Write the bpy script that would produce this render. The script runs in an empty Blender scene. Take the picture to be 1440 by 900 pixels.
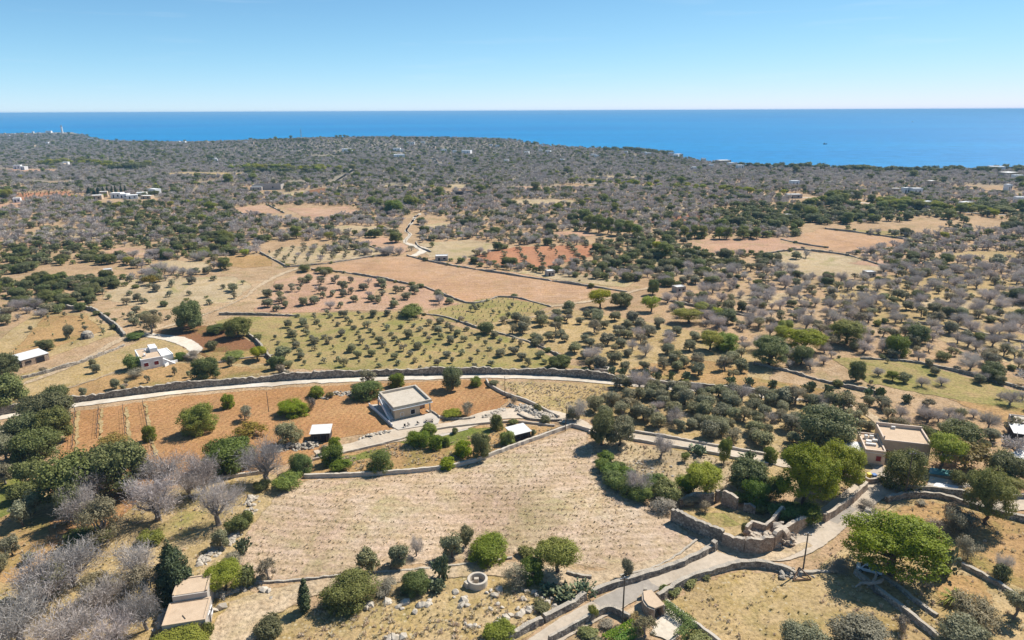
import bpy, math, random
import numpy as np
from mathutils import Vector, Euler

# ------------------------------------------------------------------ camera, world, sun, exposure
SC = bpy.context.scene
COL = SC.collection
F, TH, CAMH, ROLL = 960.0, math.radians(17.03), 80.0, math.radians(0.24)
cam_d = bpy.data.cameras.new('camera')
cam_d.sensor_width = 36.0
cam_d.lens = 36.0 * F / 1440.0
cam_d.clip_start = 1.0
cam_d.clip_end = 90000.0
cam = bpy.data.objects.new('camera', cam_d)
COL.objects.link(cam)
cam.location = (0, 0, CAMH)
cam.rotation_mode = 'XYZ'
_cm = Euler((math.pi / 2 - TH, 0, 0)).to_matrix() @ Euler((0, 0, -ROLL)).to_matrix()
cam.rotation_euler = _cm.to_euler()
SC.camera = cam

SUN_EL, SUN_AZ = math.radians(49), math.radians(54)       # azimuth clockwise from straight ahead
wd = bpy.data.worlds.new('World')
SC.world = wd
wd.use_nodes = True
nt = wd.node_tree
nt.nodes.clear()
sky = nt.nodes.new('ShaderNodeTexSky')
sky.sky_type = 'NISHITA'
sky.sun_disc = False
sky.sun_elevation = SUN_EL
sky.sun_rotation = SUN_AZ
sky.altitude = 100
sky.air_density = 0.5
sky.dust_density = 0.0
sky.ozone_density = 3.0
bg = nt.nodes.new('ShaderNodeBackground')
bg.inputs['Strength'].default_value = 0.11
out = nt.nodes.new('ShaderNodeOutputWorld')
# thin cirrus streaks, part of the sky itself (directions on the sky sphere)
tc = nt.nodes.new('ShaderNodeTexCoord')
mp = nt.nodes.new('ShaderNodeMapping')
mp.inputs['Scale'].default_value = (3.0, 3.0, 46.0)
mp.inputs['Rotation'].default_value = (0, math.radians(3), 0)
nz = nt.nodes.new('ShaderNodeTexNoise')
nz.inputs['Scale'].default_value = 1.6
nz.inputs['Detail'].default_value = 5
rp = nt.nodes.new('ShaderNodeValToRGB')
rp.color_ramp.elements[0].position = 0.60
rp.color_ramp.elements[1].position = 0.86
rp.color_ramp.elements[1].color = (0.16, 0.16, 0.16, 1)
mx = nt.nodes.new('ShaderNodeMixRGB')
mx.inputs['Color2'].default_value = (5.5, 6.0, 6.4, 1)
nt.links.new(tc.outputs['Generated'], mp.inputs['Vector'])
nt.links.new(mp.outputs['Vector'], nz.inputs['Vector'])
nt.links.new(nz.outputs['Fac'], rp.inputs['Fac'])
nt.links.new(rp.outputs['Color'], mx.inputs['Fac'])
# the camera's highlight shoulder: bright sky near the horizon is compressed a little
sp_ = nt.nodes.new('ShaderNodeSeparateColor'); cb_ = nt.nodes.new('ShaderNodeCombineColor')
nt.links.new(sky.outputs['Color'], sp_.inputs[0])
for i_, (tint, sh_) in enumerate(((.82, .44), (1.13, .66), (1.12, .46))):
    a_ = nt.nodes.new('ShaderNodeMath'); a_.operation = 'MULTIPLY'; a_.inputs[1].default_value = .11 * tint
    b_ = nt.nodes.new('ShaderNodeMath'); b_.operation = 'MULTIPLY'
    c_ = nt.nodes.new('ShaderNodeMath'); c_.operation = 'MULTIPLY_ADD'; c_.inputs[1].default_value = sh_; c_.inputs[2].default_value = 1.0
    d_ = nt.nodes.new('ShaderNodeMath'); d_.operation = 'DIVIDE'
    e_ = nt.nodes.new('ShaderNodeMath'); e_.operation = 'DIVIDE'; e_.inputs[1].default_value = .11
    nt.links.new(sp_.outputs[i_], a_.inputs[0]); nt.links.new(a_.outputs[0], b_.inputs[0]); nt.links.new(a_.outputs[0], b_.inputs[1])
    nt.links.new(b_.outputs[0], c_.inputs[0]); nt.links.new(a_.outputs[0], d_.inputs[0]); nt.links.new(c_.outputs[0], d_.inputs[1])
    nt.links.new(d_.outputs[0], e_.inputs[0]); nt.links.new(e_.outputs[0], cb_.inputs[i_])
nt.links.new(cb_.outputs[0], mx.inputs['Color1'])
nt.links.new(mx.outputs['Color'], bg.inputs['Color'])
nt.links.new(bg.outputs['Background'], out.inputs['Surface'])

sd = bpy.data.lights.new('sun', 'SUN')
sd.energy = 4.6
sd.angle = math.radians(0.53)
sd.color = (1.0, 0.95, 0.87)
sun = bpy.data.objects.new('sun', sd)
COL.objects.link(sun)
_s = Vector((math.sin(SUN_AZ) * math.cos(SUN_EL), math.cos(SUN_AZ) * math.cos(SUN_EL), math.sin(SUN_EL)))
sun.rotation_euler = (-_s).to_track_quat('-Z', 'Y').to_euler()
sun.location = (0, 0, 300)

SC.view_settings.view_transform = 'Standard'
SC.view_settings.look = 'None'
SC.view_settings.gamma = 1.0
SC.view_settings.exposure = 0.6
SC.view_settings.use_curve_mapping = False
SC.cycles.max_bounces = 6
SC.cycles.diffuse_bounces = 3
SC.cycles.transparent_max_bounces = 12
SC.cycles.volume_bounces = 0

rnd = random.Random(11)
rng = np.random.default_rng(5)

# ------------------------------------------------------------------ picture point -> ground point
CR, SR = math.cos(ROLL), math.sin(ROLL)
def ray(px, py):
    u, v = (px - 720.0) / F, (py - 450.0) / F
    u, v = u * CR - v * SR, u * SR + v * CR      # undo the slight roll
    return u, math.cos(TH) - v * math.sin(TH), -(math.sin(TH) + v * math.cos(TH))
def at(px, py, z=0.0):
    a, b, c = ray(px, py)
    t = (z - CAMH) / c
    return (a * t, b * t)
def dep(px, py, z=0.0):
    return (z - CAMH) / ray(px, py)[2]
def V(px, py, z=0.0):
    x, y = at(px, py, z)
    return Vector((x, y, z))
def to_px(x, y, z=0.0):
    dz = z - CAMH
    zc = y * math.cos(TH) - dz * math.sin(TH)
    yc = y * math.sin(TH) + dz * math.cos(TH)
    u, v = x / zc, -yc / zc
    u, v = u * CR + v * SR, -u * SR + v * CR
    return 720 + F * u, 450 + F * v
def met(px, py, w):                     # width in picture px at a ground point -> metres
    return w * dep(px, py) / F

# ------------------------------------------------------------------ object helpers
def tag(o, label=None, cat=None, group=None, kind=None):
    if label: o['label'] = label
    if cat: o['category'] = cat
    if group: o['group'] = group
    if kind: o['kind'] = kind
    return o
def link(o, parent=None):
    COL.objects.link(o)
    if parent is not None: o.parent = parent
    return o
def thing(name, label, cat, loc=(0, 0, 0), rz=0.0, group=None):
    o = bpy.data.objects.new(name, None)
    o.empty_display_size = 0.5
    COL.objects.link(o)
    o.location = loc
    o.rotation_euler = (0, 0, rz)
    return tag(o, label, cat, group)
class MB:
    def __init__(s): s.v = []; s.f = []
    def add(s, v, f):
        n = len(s.v); s.v += [tuple(p) for p in v]; s.f += [tuple(i + n for i in q) for q in f]; return s
    def box(s, c, d, rz=0.0, tilt=0.0):
        x, y, z = d[0] / 2, d[1] / 2, d[2] / 2
        m = Euler((tilt, 0, rz)).to_matrix()
        c = Vector(c)
        v = [c + m @ Vector((sx * x, sy * y, sz * z)) for sz in (-1, 1) for sy in (-1, 1) for sx in (-1, 1)]
        return s.add(v, [(0, 2, 3, 1), (4, 5, 7, 6), (0, 1, 5, 4), (2, 6, 7, 3), (0, 4, 6, 2), (1, 3, 7, 5)])
    def bx(s, x0, x1, y0, y1, z0, z1):
        return s.box(((x0 + x1) / 2, (y0 + y1) / 2, (z0 + z1) / 2), (x1 - x0, y1 - y0, z1 - z0))
    def tube(s, pts, rad, n=6, cap=True):
        pts = [Vector(p) for p in pts]
        if not hasattr(rad, '__len__'): rad = [rad] * len(pts)
        v = []; f = []
        for i, p in enumerate(pts):
            t = (pts[min(i + 1, len(pts) - 1)] - pts[max(i - 1, 0)])
            t = t.normalized() if t.length > 1e-6 else Vector((0, 0, 1))
            a = t.cross(Vector((0.31, 0.95, 0.07))).normalized(); b = t.cross(a)
            for k in range(n):
                w = 2 * math.pi * k / n
                v.append(p + (a * math.cos(w) + b * math.sin(w)) * rad[i])
        for i in range(len(pts) - 1):
            for k in range(n):
                k2 = (k + 1) % n
                f.append((i * n + k, i * n + k2, (i + 1) * n + k2, (i + 1) * n + k))
        if cap:
            f.append(tuple(range(n - 1, -1, -1))); f.append(tuple((len(pts) - 1) * n + k for k in range(n)))
        return s.add(v, f)
    def prism(s, poly, z0, z1):
        n = len(poly)
        a = sum(poly[i][0] * poly[(i + 1) % n][1] - poly[(i + 1) % n][0] * poly[i][1] for i in range(n))
        if a < 0: poly = poly[::-1]
        v = [(p[0], p[1], z0) for p in poly] + [(p[0], p[1], z1) for p in poly]
        f = [tuple(range(n - 1, -1, -1)), tuple(range(n, 2 * n))]
        f += [(i, (i + 1) % n, n + (i + 1) % n, n + i) for i in range(n)]
        return s.add(v, f)
    def lathe(s, prof, n=20, c=(0, 0, 0)):
        v = []; f = []
        for r, z in prof:
            for k in range(n):
                w = 2 * math.pi * k / n
                v.append((c[0] + r * math.cos(w), c[1] + r * math.sin(w), c[2] + z))
        for i in range(len(prof) - 1):
            for k in range(n):
                k2 = (k + 1) % n
                f.append((i * n + k, i * n + k2, (i + 1) * n + k2, (i + 1) * n + k))
        return s.add(v, f)
    def rock(s, c, r, seed=None):
        rr = random.Random(seed if seed is not None else rnd.random())
        ph = (1 + 5 ** .5) / 2
        vs = [(-1, ph, 0), (1, ph, 0), (-1, -ph, 0), (1, -ph, 0), (0, -1, ph), (0, 1, ph), (0, -1, -ph), (0, 1, -ph), (ph, 0, -1), (ph, 0, 1), (-ph, 0, -1), (-ph, 0, 1)]
        fs = [(0, 11, 5), (0, 5, 1), (0, 1, 7), (0, 7, 10), (0, 10, 11), (1, 5, 9), (5, 11, 4), (11, 10, 2), (10, 7, 6), (7, 1, 8), (3, 9, 4), (3, 4, 2), (3, 2, 6), (3, 6, 8), (3, 8, 9), (4, 9, 5), (2, 4, 11), (6, 2, 10), (8, 6, 7), (9, 8, 1)]
        sx, sy, sz = rr.uniform(.7, 1.4), rr.uniform(.7, 1.3), rr.uniform(.45, .9)
        m = Euler((rr.uniform(-.5, .5), rr.uniform(-.5, .5), rr.uniform(0, 6.3))).to_matrix()
        v = []
        for p in vs:
            q = Vector(p) * (r / 1.9 * rr.uniform(.75, 1.2))
            q = m @ Vector((q.x * sx, q.y * sy, q.z * sz))
            v.append((c[0] + q.x, c[1] + q.y, c[2] + q.z))
        return s.add(v, fs)
    def mesh(s, name, mats=None):
        me = bpy.data.meshes.new(name)
        me.from_pydata(s.v, [], s.f)
        if mats is not None:
            for m in (mats if isinstance(mats, (list, tuple)) else [mats]): me.materials.append(m)
        me.update()
        return me
    def build(s, name, m, parent=None, bevel=0.0):
        o = bpy.data.objects.new(name, s.mesh(name, m))
        link(o, parent)
        if bevel:
            b = o.modifiers.new('bevel', 'BEVEL'); b.width = bevel; b.segments = 1; b.limit_method = 'ANGLE'
        return o

# ------------------------------------------------------------------ materials
M = {}
class NT:
    def __init__(s, name):
        s.m = bpy.data.materials.new(name); s.m.use_nodes = True
        s.t = s.m.node_tree; s.t.nodes.clear()
        s.o = s.n('OutputMaterial')
    def n(s, typ, **kw):
        nd = s.t.nodes.new('ShaderNode' + typ)
        for k, v in kw.items():
            if k.startswith('i_'):
                key = k[2:].replace('_', ' ')
                nd.inputs[key].default_value = v
            else: setattr(nd, k, v)
        return nd
    def l(s, a, b): s.t.links.new(a, b)
    def noise(s, vec, scale, detail=4, rough=.6, dist=0.0):
        nd = s.n('TexNoise'); nd.inputs['Scale'].default_value = scale
        nd.inputs['Detail'].default_value = detail; nd.inputs['Roughness'].default_value = rough
        nd.inputs['Distortion'].default_value = dist
        if vec is not None: s.l(vec, nd.inputs['Vector'])
        return nd.outputs['Fac']
    def ramp(s, fac, stops):
        nd = s.n('ValToRGB'); cr = nd.color_ramp
        while len(cr.elements) < len(stops): cr.elements.new(.5)
        for e, (p, c) in zip(cr.elements, stops):
            e.position = p
            if not hasattr(c, '__len__'): c = (c, c, c)
            e.color = (c[0], c[1], c[2], 1)
        s.l(fac, nd.inputs['Fac'])
        return nd.outputs['Color']
    def mix(s, fac, a, b, mode='MIX'):
        nd = s.n('MixRGB', blend_type=mode)
        for k, x in (('Fac', fac), ('Color1', a), ('Color2', b)):
            if hasattr(x, 'links'): s.l(x, nd.inputs[k])
            elif k == 'Fac': nd.inputs[k].default_value = x
            else: nd.inputs[k].default_value = (x[0], x[1], x[2], 1)
        return nd.outputs['Color']
    def math(s, op, a, b=0.0, clamp=False):
        nd = s.n('Math', operation=op); nd.use_clamp = clamp
        for i, x in enumerate((a, b)):
            if hasattr(x, 'links'): s.l(x, nd.inputs[i])
            else: nd.inputs[i].default_value = x
        return nd.outputs[0]
    def bump(s, h, strength=.5, dist=.1):
        nd = s.n('Bump'); nd.inputs['Strength'].default_value = strength; nd.inputs['Distance'].default_value = dist
        s.l(h, nd.inputs['Height']); return nd.outputs['Normal']
    def surf(s, col, rough=.9, spec=.2, nor=None, metal=0.0):
        b = s.n('BsdfPrincipled'); b.inputs['Roughness'].default_value = rough
        b.inputs['Specular IOR Level'].default_value = spec; b.inputs['Metallic'].default_value = metal
        if hasattr(col, 'links'): s.l(col, b.inputs['Base Color'])
        else: b.inputs['Base Color'].default_value = (col[0], col[1], col[2], 1)
        if nor is not None: s.l(nor, b.inputs['Normal'])
        return b.outputs['BSDF']
    def done(s, sh): s.l(sh, s.o.inputs['Surface']); return s.m

def field_mat(name, c1, c2, c3, green=None, gpos=.55, rows=None, speck=None, edge=True, big=.02, heath=False, calm=False):
    """bare or grassy ground: large patches, tufts, optional furrows or row stripes (angle, spacing, strength)"""
    t = NT(name)
    g = t.n('NewGeometry').outputs['Position']
    a = t.noise(g, big, 5, .6)
    b = t.noise(g, .21, 5, .7, .4)
    c = t.noise(g, 1.25, 4, .75)
    col = t.mix(t.ramp(a, [(.36, 0), (.64, 1)]), c1, c2)
    col = t.mix(t.ramp(b, [(.42, 0), (.66, .9)]), col, c3)
    if green is not None:
        gm = t.noise(g, .065, 6, .7, .6)
        col = t.mix(t.ramp(gm, [(gpos - .06, 0), (gpos + .1, .85)]), col, green)
    if rows is not None:
        ang, sp, st = rows[:3]
        mpn = t.n('Mapping')
        if hasattr(ang, '__len__'):      # concentric tractor lines round a centre
            mpn.inputs['Location'].default_value = (-ang[0] * .5, -ang[1], 0); mpn.inputs['Scale'].default_value = (.5, 1, 0)
            wv = t.n('TexWave', wave_type='RINGS', rings_direction='Z')
        else:
            mpn.inputs['Rotation'].default_value = (0, 0, ang)
            wv = t.n('TexWave', bands_direction='X')
        t.l(g, mpn.inputs['Vector'])
        wv.inputs['Scale'].default_value = 2 * math.pi / (20 * sp)
        wv.inputs['Distortion'].default_value = rows[3] if len(rows) > 3 else 1.2
        wv.inputs['Detail'].default_value = 2; wv.inputs['Detail Scale'].default_value = rows[4] if len(rows) > 4 else 1.0
        t.l(mpn.outputs['Vector'], wv.inputs['Vector'])
        dk = tuple(x * .55 for x in c1) if len(rows) < 6 else rows[5]
        wf = t.math('MULTIPLY', wv.outputs['Fac'], t.math('MULTIPLY', t.ramp(b, [(.3, .2), (.6, 1)]), st))
        col = t.mix(wf, col, dk)
    hv = t.noise(g, .045, 5, .65, .8)      # tonal drift across a plot
    col = t.mix(1.0, col, t.ramp(hv, [(.30, (.80, .79, .78)), (.5, (1, 1, 1)), (.70, (1.13, 1.10, 1.06))]), 'MULTIPLY')
    if heath:                   # beyond the last fields the plain is covered by low heath
        sx = t.n('SeparateXYZ'); t.l(g, sx.inputs[0])
        hf = t.math('ADD', t.math('MULTIPLY', t.math('SUBTRACT', sx.outputs[1], 620.0), .0035), t.math('MULTIPLY', t.math('SUBTRACT', t.noise(g, .012, 5, .6), .5), 3.0))
        hc = t.mix(t.noise(g, .05, 4, .7), (.15, .155, .09), (.31, .255, .22))
        col = t.mix(t.ramp(hf, [(.35, 0), (.75, .88)]), col, hc)
    # clods and tufts: many fine light and dark specks
    col = t.mix(1.0, col, t.ramp(c, [(.30, .82), (.5, .98), (.72, 1.1)] if calm else [(.30, .48), (.5, .98), (.72, 1.32)]), 'MULTIPLY')
    if speck is not None:
        vo = t.n('TexVoronoi'); vo.inputs['Scale'].default_value = speck[1]; t.l(g, vo.inputs['Vector'])
        sm = t.math('MULTIPLY', t.ramp(vo.outputs['Distance'], [(.10, 1), (.30, 0)]), t.ramp(b, [(.40, 0), (.58, 1)]))
        col = t.mix(sm, col, speck[0])
    h = t.math('ADD', c, t.math('MULTIPLY', b, 1.2))
    sh = t.surf(col, .95, .05, t.bump(h, .25 if calm else .7, .05 if calm else .35))
    if edge:
        at_ = t.n('Attribute'); at_.attribute_name = 'edge'
        e = t.math('ADD', at_.outputs['Fac'], t.math('MULTIPLY', t.math('SUBTRACT', t.noise(g, .33, 4, .7), .5), 1.5))
        e = t.ramp(e, [(.34, 0), (.60, 1)])
        tr = t.n('BsdfTransparent'); ms = t.n('MixShader')
        t.l(e, ms.inputs['Fac']); t.l(tr.outputs[0], ms.inputs[1]); t.l(sh, ms.inputs[2])
        sh = ms.outputs[0]
    return t.done(sh)

def stone_mat(name, lo, mid, hi, scale=2.6, bump=.9, top=None):
    t = NT(name)
    g = t.n('NewGeometry')
    vo = t.n('TexVoronoi'); vo.inputs['Scale'].default_value = scale; t.l(g.outputs['Position'], vo.inputs['Vector'])
    vd = t.n('TexVoronoi', feature='DISTANCE_TO_EDGE'); vd.inputs['Scale'].default_value = scale; t.l(g.outputs['Position'], vd.inputs['Vector'])
    rgb = t.n('SeparateColor'); t.l(vo.outputs['Color'], rgb.inputs[0])
    col = t.ramp(rgb.outputs[0], [(0, lo), (.5, mid), (1, hi)])
    n1 = t.noise(g.outputs['Position'], .35, 5, .7)
    col = t.mix(1.0, col, t.ramp(n1, [(.3, .72), (.7, 1.18)]), 'MULTIPLY')
    joint = t.ramp(vd.outputs['Distance'], [(.0, .42), (.09, 1)])
    col = t.mix(1.0, col, joint, 'MULTIPLY')
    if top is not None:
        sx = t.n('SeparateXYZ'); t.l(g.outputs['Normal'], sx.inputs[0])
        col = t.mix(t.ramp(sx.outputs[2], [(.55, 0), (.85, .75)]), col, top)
    return t.done(t.surf(col, .95, .1, t.bump(vd.outputs['Distance'], bump, .12)))

def wall_mat(name, c, stain=(.5, .45, .4), amt=.5, rough=.9):
    t = NT(name)
    g = t.n('NewGeometry').outputs['Position']
    n1 = t.noise(g, .7, 6, .7, .5); n2 = t.noise(g, 6.0, 4, .7)
    col = t.mix(t.math('MULTIPLY', t.ramp(n1, [(.42, 0), (.75, 1)]), amt), c, tuple(a * b for a, b in zip(c, stain)))
    col = t.mix(1.0, col, t.ramp(n2, [(.3, .86), (.7, 1.08)]), 'MULTIPLY')
    return t.done(t.surf(col, rough, .15, t.bump(n2, .25, .03)))

def leaf_mat(name, dark, light, trans=.22, vary=.35, rough=.6):
    t = NT(name)
    oi = t.n('ObjectInfo')
    at_ = t.n('Attribute'); at_.attribute_name = 'tone'
    col = t.mix(at_.outputs['Fac'], dark, light)
    hsv = t.n('HueSaturation')
    r = oi.outputs['Random']
    t.l(t.math('ADD', .5 - .02, t.math('MULTIPLY', r, .04)), hsv.inputs['Hue'])
    t.l(t.math('ADD', 1 - vary / 2, t.math('MULTIPLY', t.math('FRACT', t.math('MULTIPLY', r, 7.31)), vary)), hsv.inputs['Value'])
    t.l(t.math('ADD', .82, t.math('MULTIPLY', t.math('FRACT', t.math('MULTIPLY', r, 3.77)), .3)), hsv.inputs['Saturation'])
    t.l(col, hsv.inputs['Color'])
    s1 = t.surf(hsv.outputs['Color'], rough, .25)
    tl = t.n('BsdfTranslucent'); t.l(hsv.outputs['Color'], tl.inputs['Color'])
    ms = t.n('MixShader'); ms.inputs['Fac'].default_value = trans
    t.l(s1, ms.inputs[1]); t.l(tl.outputs[0], ms.inputs[2])
    return t.done(ms.outputs[0])

# ------------------------------------------------------------------ ground materials
STRAW, STRAW2, PALE = (.40, .28, .135), (.46, .345, .195), (.47, .37, .235)
RED, RED2, ORANGE = (.37, .195, .08), (.42, .25, .115), (.42, .255, .12)
GRN, GRN2 = (.17, .165, .045), (.22, .20, .065)
M['ground'] = field_mat('dry_ground', (.40, .265, .155), (.46, .33, .205), (.36, .235, .125), (.24, .20, .085), .60, edge=False, big=.012,
                        speck=((.12, .10, .04), 1.1), heath=True)
M['straw'] = field_mat('dry_straw_grass', STRAW, STRAW2, (.33, .235, .09), (.25, .215, .08), .60, speck=((.47, .38, .24), .8))
M['stubble'] = field_mat('stubble_field', (.47, .325, .23), (.54, .425, .31), (.46, .335, .20), (.36, .30, .15), .55,
                         rows=((-8.0, 190.0), 2.3, .6, 1.6, .15, (.33, .235, .14)), speck=((.15, .12, .055), .8), big=.045)
M['red'] = field_mat('red_ploughed_soil', RED, RED2, (.42, .225, .105), (.36, .24, .10), .66, rows=(math.radians(16), 1.9, .42, 3.0, .35, (.29, .135, .06)), speck=((.24, .19, .07), 1.3), big=.05)
M['darkred'] = field_mat('dark_red_soil', (.20, .095, .05), (.27, .135, .065), (.24, .12, .06), (.19, .15, .05), .57)
M['orange'] = field_mat('orange_dry_soil', ORANGE, (.39, .25, .115), (.34, .215, .09), (.24, .20, .065), .57, speck=((.16, .13, .05), .9))
M['greenish'] = field_mat('green_orchard_grass', (.29, .24, .09), (.35, .265, .12), (.36, .25, .125), (.21, .205, .06), .54)
M['lushgrass'] = field_mat('fresh_grass', (.17, .18, .045), (.22, .20, .06), (.27, .21, .08), (.13, .165, .03), .5)
M['brown'] = field_mat('brown_ploughed_field', (.44, .262, .155), (.49, .335, .22), (.43, .27, .13), (.37, .265, .12), .62, rows=(math.radians(100), 3.4, .6, 2.0, .2, (.34, .19, .11)), big=.01)
M['pinkish'] = field_mat('pinkish_tilled_soil', (.44, .26, .175), (.48, .32, .22), (.41, .255, .145), (.29, .24, .10), .60)
M['pale'] = field_mat('pale_dry_clearing', (.42, .32, .195), (.47, .37, .24), (.38, .28, .15), (.28, .25, .10), .58)
M['brick'] = field_mat('red_orchard_soil', (.37, .16, .085), (.42, .215, .12), (.39, .185, .10), None)
M['track'] = field_mat('dirt_track', (.47, .355, .23), (.52, .41, .28), (.43, .31, .19), (.33, .255, .12), .62)
M['gravel'] = field_mat('white_gravel', (.60, .53, .43), (.66, .60, .51), (.55, .46, .35), None, calm=True)
M['asphalt'] = field_mat('old_pale_asphalt', (.47, .395, .305), (.51, .43, .34), (.44, .365, .28), None, calm=True)
M['patch'] = field_mat('darker_asphalt_patch', (.34, .30, .255), (.37, .325, .275), (.32, .285, .24), None, calm=True)
M['drive'] = field_mat('pale_driveway', (.53, .44, .335), (.58, .495, .39), (.50, .40, .29), None, calm=True)
M['concrete'] = wall_mat('terrace_concrete', (.52, .46, .385), amt=.3)

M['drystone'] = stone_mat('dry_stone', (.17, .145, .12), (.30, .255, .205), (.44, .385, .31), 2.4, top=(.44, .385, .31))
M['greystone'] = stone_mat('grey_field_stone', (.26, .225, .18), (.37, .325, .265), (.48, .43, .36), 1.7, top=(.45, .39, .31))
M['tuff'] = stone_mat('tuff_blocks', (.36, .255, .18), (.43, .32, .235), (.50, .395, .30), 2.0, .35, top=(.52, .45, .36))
M['plasterwall'] = wall_mat('rendered_wall', (.56, .49, .40))
M['beige'] = wall_mat('beige_plaster', (.56, .43, .30), amt=.25)
M['greyplaster'] = wall_mat('grey_plaster', (.46, .41, .36), amt=.4)
M['white'] = wall_mat('white_paint', (.80, .79, .77), (.8, .76, .7), .35)
M['roofgrey'] = wall_mat('weathered_roof', (.53, .465, .375), amt=.45)
M['roofcream'] = wall_mat('cream_roof', (.56, .42, .29), amt=.35)
M['roofpink'] = wall_mat('pinkish_house_wall', (.68, .55, .44), amt=.3)
M['tin'] = wall_mat('pale_sheet_roof', (.68, .67, .64), amt=.3, rough=.5)
M['darkwood'] = wall_mat('dark_planks', (.07, .06, .055), amt=.4)
M['wood'] = wall_mat('grey_pole_wood', (.14, .115, .09), amt=.5)
M['deadwood'] = wall_mat('bleached_dead_wood', (.42, .37, .31), amt=.5)
M['hole'] = wall_mat('dark_opening', (.035, .03, .03), amt=.2)
M['redshutter'] = wall_mat('red_shutter', (.26, .045, .035), amt=.3)
M['glass'] = NT('window_glass').m
_t = NT('window_pane'); M['glass'] = _t.done(_t.surf((.04, .05, .06), .12, .6))
_t = NT('black_cable'); M['cable'] = _t.done(_t.surf((.06, .06, .06), .6, .3))
_t = NT('steel'); M['steel'] = _t.done(_t.surf((.45, .46, .47), .45, .5, None, .6))
_t = NT('white_enamel'); M['enamel'] = _t.done(_t.surf((.78, .79, .8), .3, .5))
_t = NT('van_paint'); M['vanpaint'] = _t.done(_t.surf((.62, .68, .72), .25, .5))
_t = NT('green_tarp'); M['tarp'] = _t.done(_t.surf((.055, .13, .12), .7, .3))
_t = NT('tyre_rubber'); M['rubber'] = _t.done(_t.surf((.025, .025, .025), .8, .2))
_t = NT('yellow_bin'); M['yellow'] = _t.done(_t.surf((.65, .5, .03), .45, .4))
_t = NT('blue_bin'); M['blue'] = _t.done(_t.surf((.05, .14, .36), .45, .4))
_t = NT('pool_cover'); M['poolcover'] = _t.done(_t.surf((.05, .24, .24), .4, .4))
_t = NT('chalk_rubble'); _g = _t.n('NewGeometry').outputs['Position']
M['chalk'] = _t.done(_t.surf(_t.ramp(_t.noise(_g, 1.2, 4), [(.3, (.36, .31, .24)), (.7, (.55, .485, .40))]), .95, .1))
_t = NT('coast_rock'); _g = _t.n('NewGeometry').outputs['Position']
M['coastrock'] = _t.done(_t.surf(_t.ramp(_t.noise(_g, .1, 4), [(.3, (.42, .37, .30)), (.7, (.6, .55, .48))]), .95, .1))

# foliage and wood
M['l_olive'] = leaf_mat('olive_leaves', (.185, .178, .090), (.40, .375, .21), .34)
M['l_yolive'] = leaf_mat('sparse_olive_leaves', (.22, .195, .105), (.40, .345, .20), .34)
M['l_oak'] = leaf_mat('holm_oak_leaves', (.105, .120, .034), (.26, .265, .085), .32)
M['l_carob'] = leaf_mat('carob_leaves', (.078, .108, .022), (.19, .23, .055), .30)
M['l_dark'] = leaf_mat('dark_conifer_needles', (.036, .058, .022), (.115, .15, .05), .2)
M['l_pine'] = leaf_mat('pine_needles', (.15, .175, .014), (.33, .36, .04), .35)
M['l_pine2'] = leaf_mat('aleppo_pine_needles', (.14, .165, .028), (.34, .35, .07), .35)
M['l_fig'] = leaf_mat('bright_leaves', (.15, .185, .018), (.36, .39, .055), .38)
M['l_citrus'] = leaf_mat('citrus_leaves', (.10, .15, .026), (.28, .33, .055), .38)
M['l_yellow'] = leaf_mat('yellow_green_leaves', (.22, .235, .022), (.44, .43, .045), .38)
M['l_autumn'] = leaf_mat('autumn_leaves', (0.196, 0.127, 0.029), (0.323, 0.231, 0.046), .3)
M['l_scrub'] = leaf_mat('mastic_leaves', (.125, .135, .040), (.30, .30, .095), .34, .5)
M['l_dry'] = leaf_mat('dry_shrub_twigs', (0.234, 0.187, 0.133), (0.390, 0.328, 0.218), .1)
M['l_dead'] = leaf_mat('dead_grey_twigs', (.33, .285, .25), (.58, .515, .465), .22, .4)
M['l_cactus'] = leaf_mat('prickly_pear_pads', (.09, .125, .045), (.23, .27, .12), .05)
M['l_hedge'] = leaf_mat('hedge_leaves', (.09, .16, .02), (.26, .36, .05), .35)
M['bark'] = wall_mat('grey_brown_bark', (.15, .12, .09), amt=.6)
M['deadbark'] = wall_mat('dead_olive_bark', (.23, .20, .175), amt=.5)
M['pinebark'] = wall_mat('pine_bark', (.16, .10, .065), amt=.6)

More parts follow.
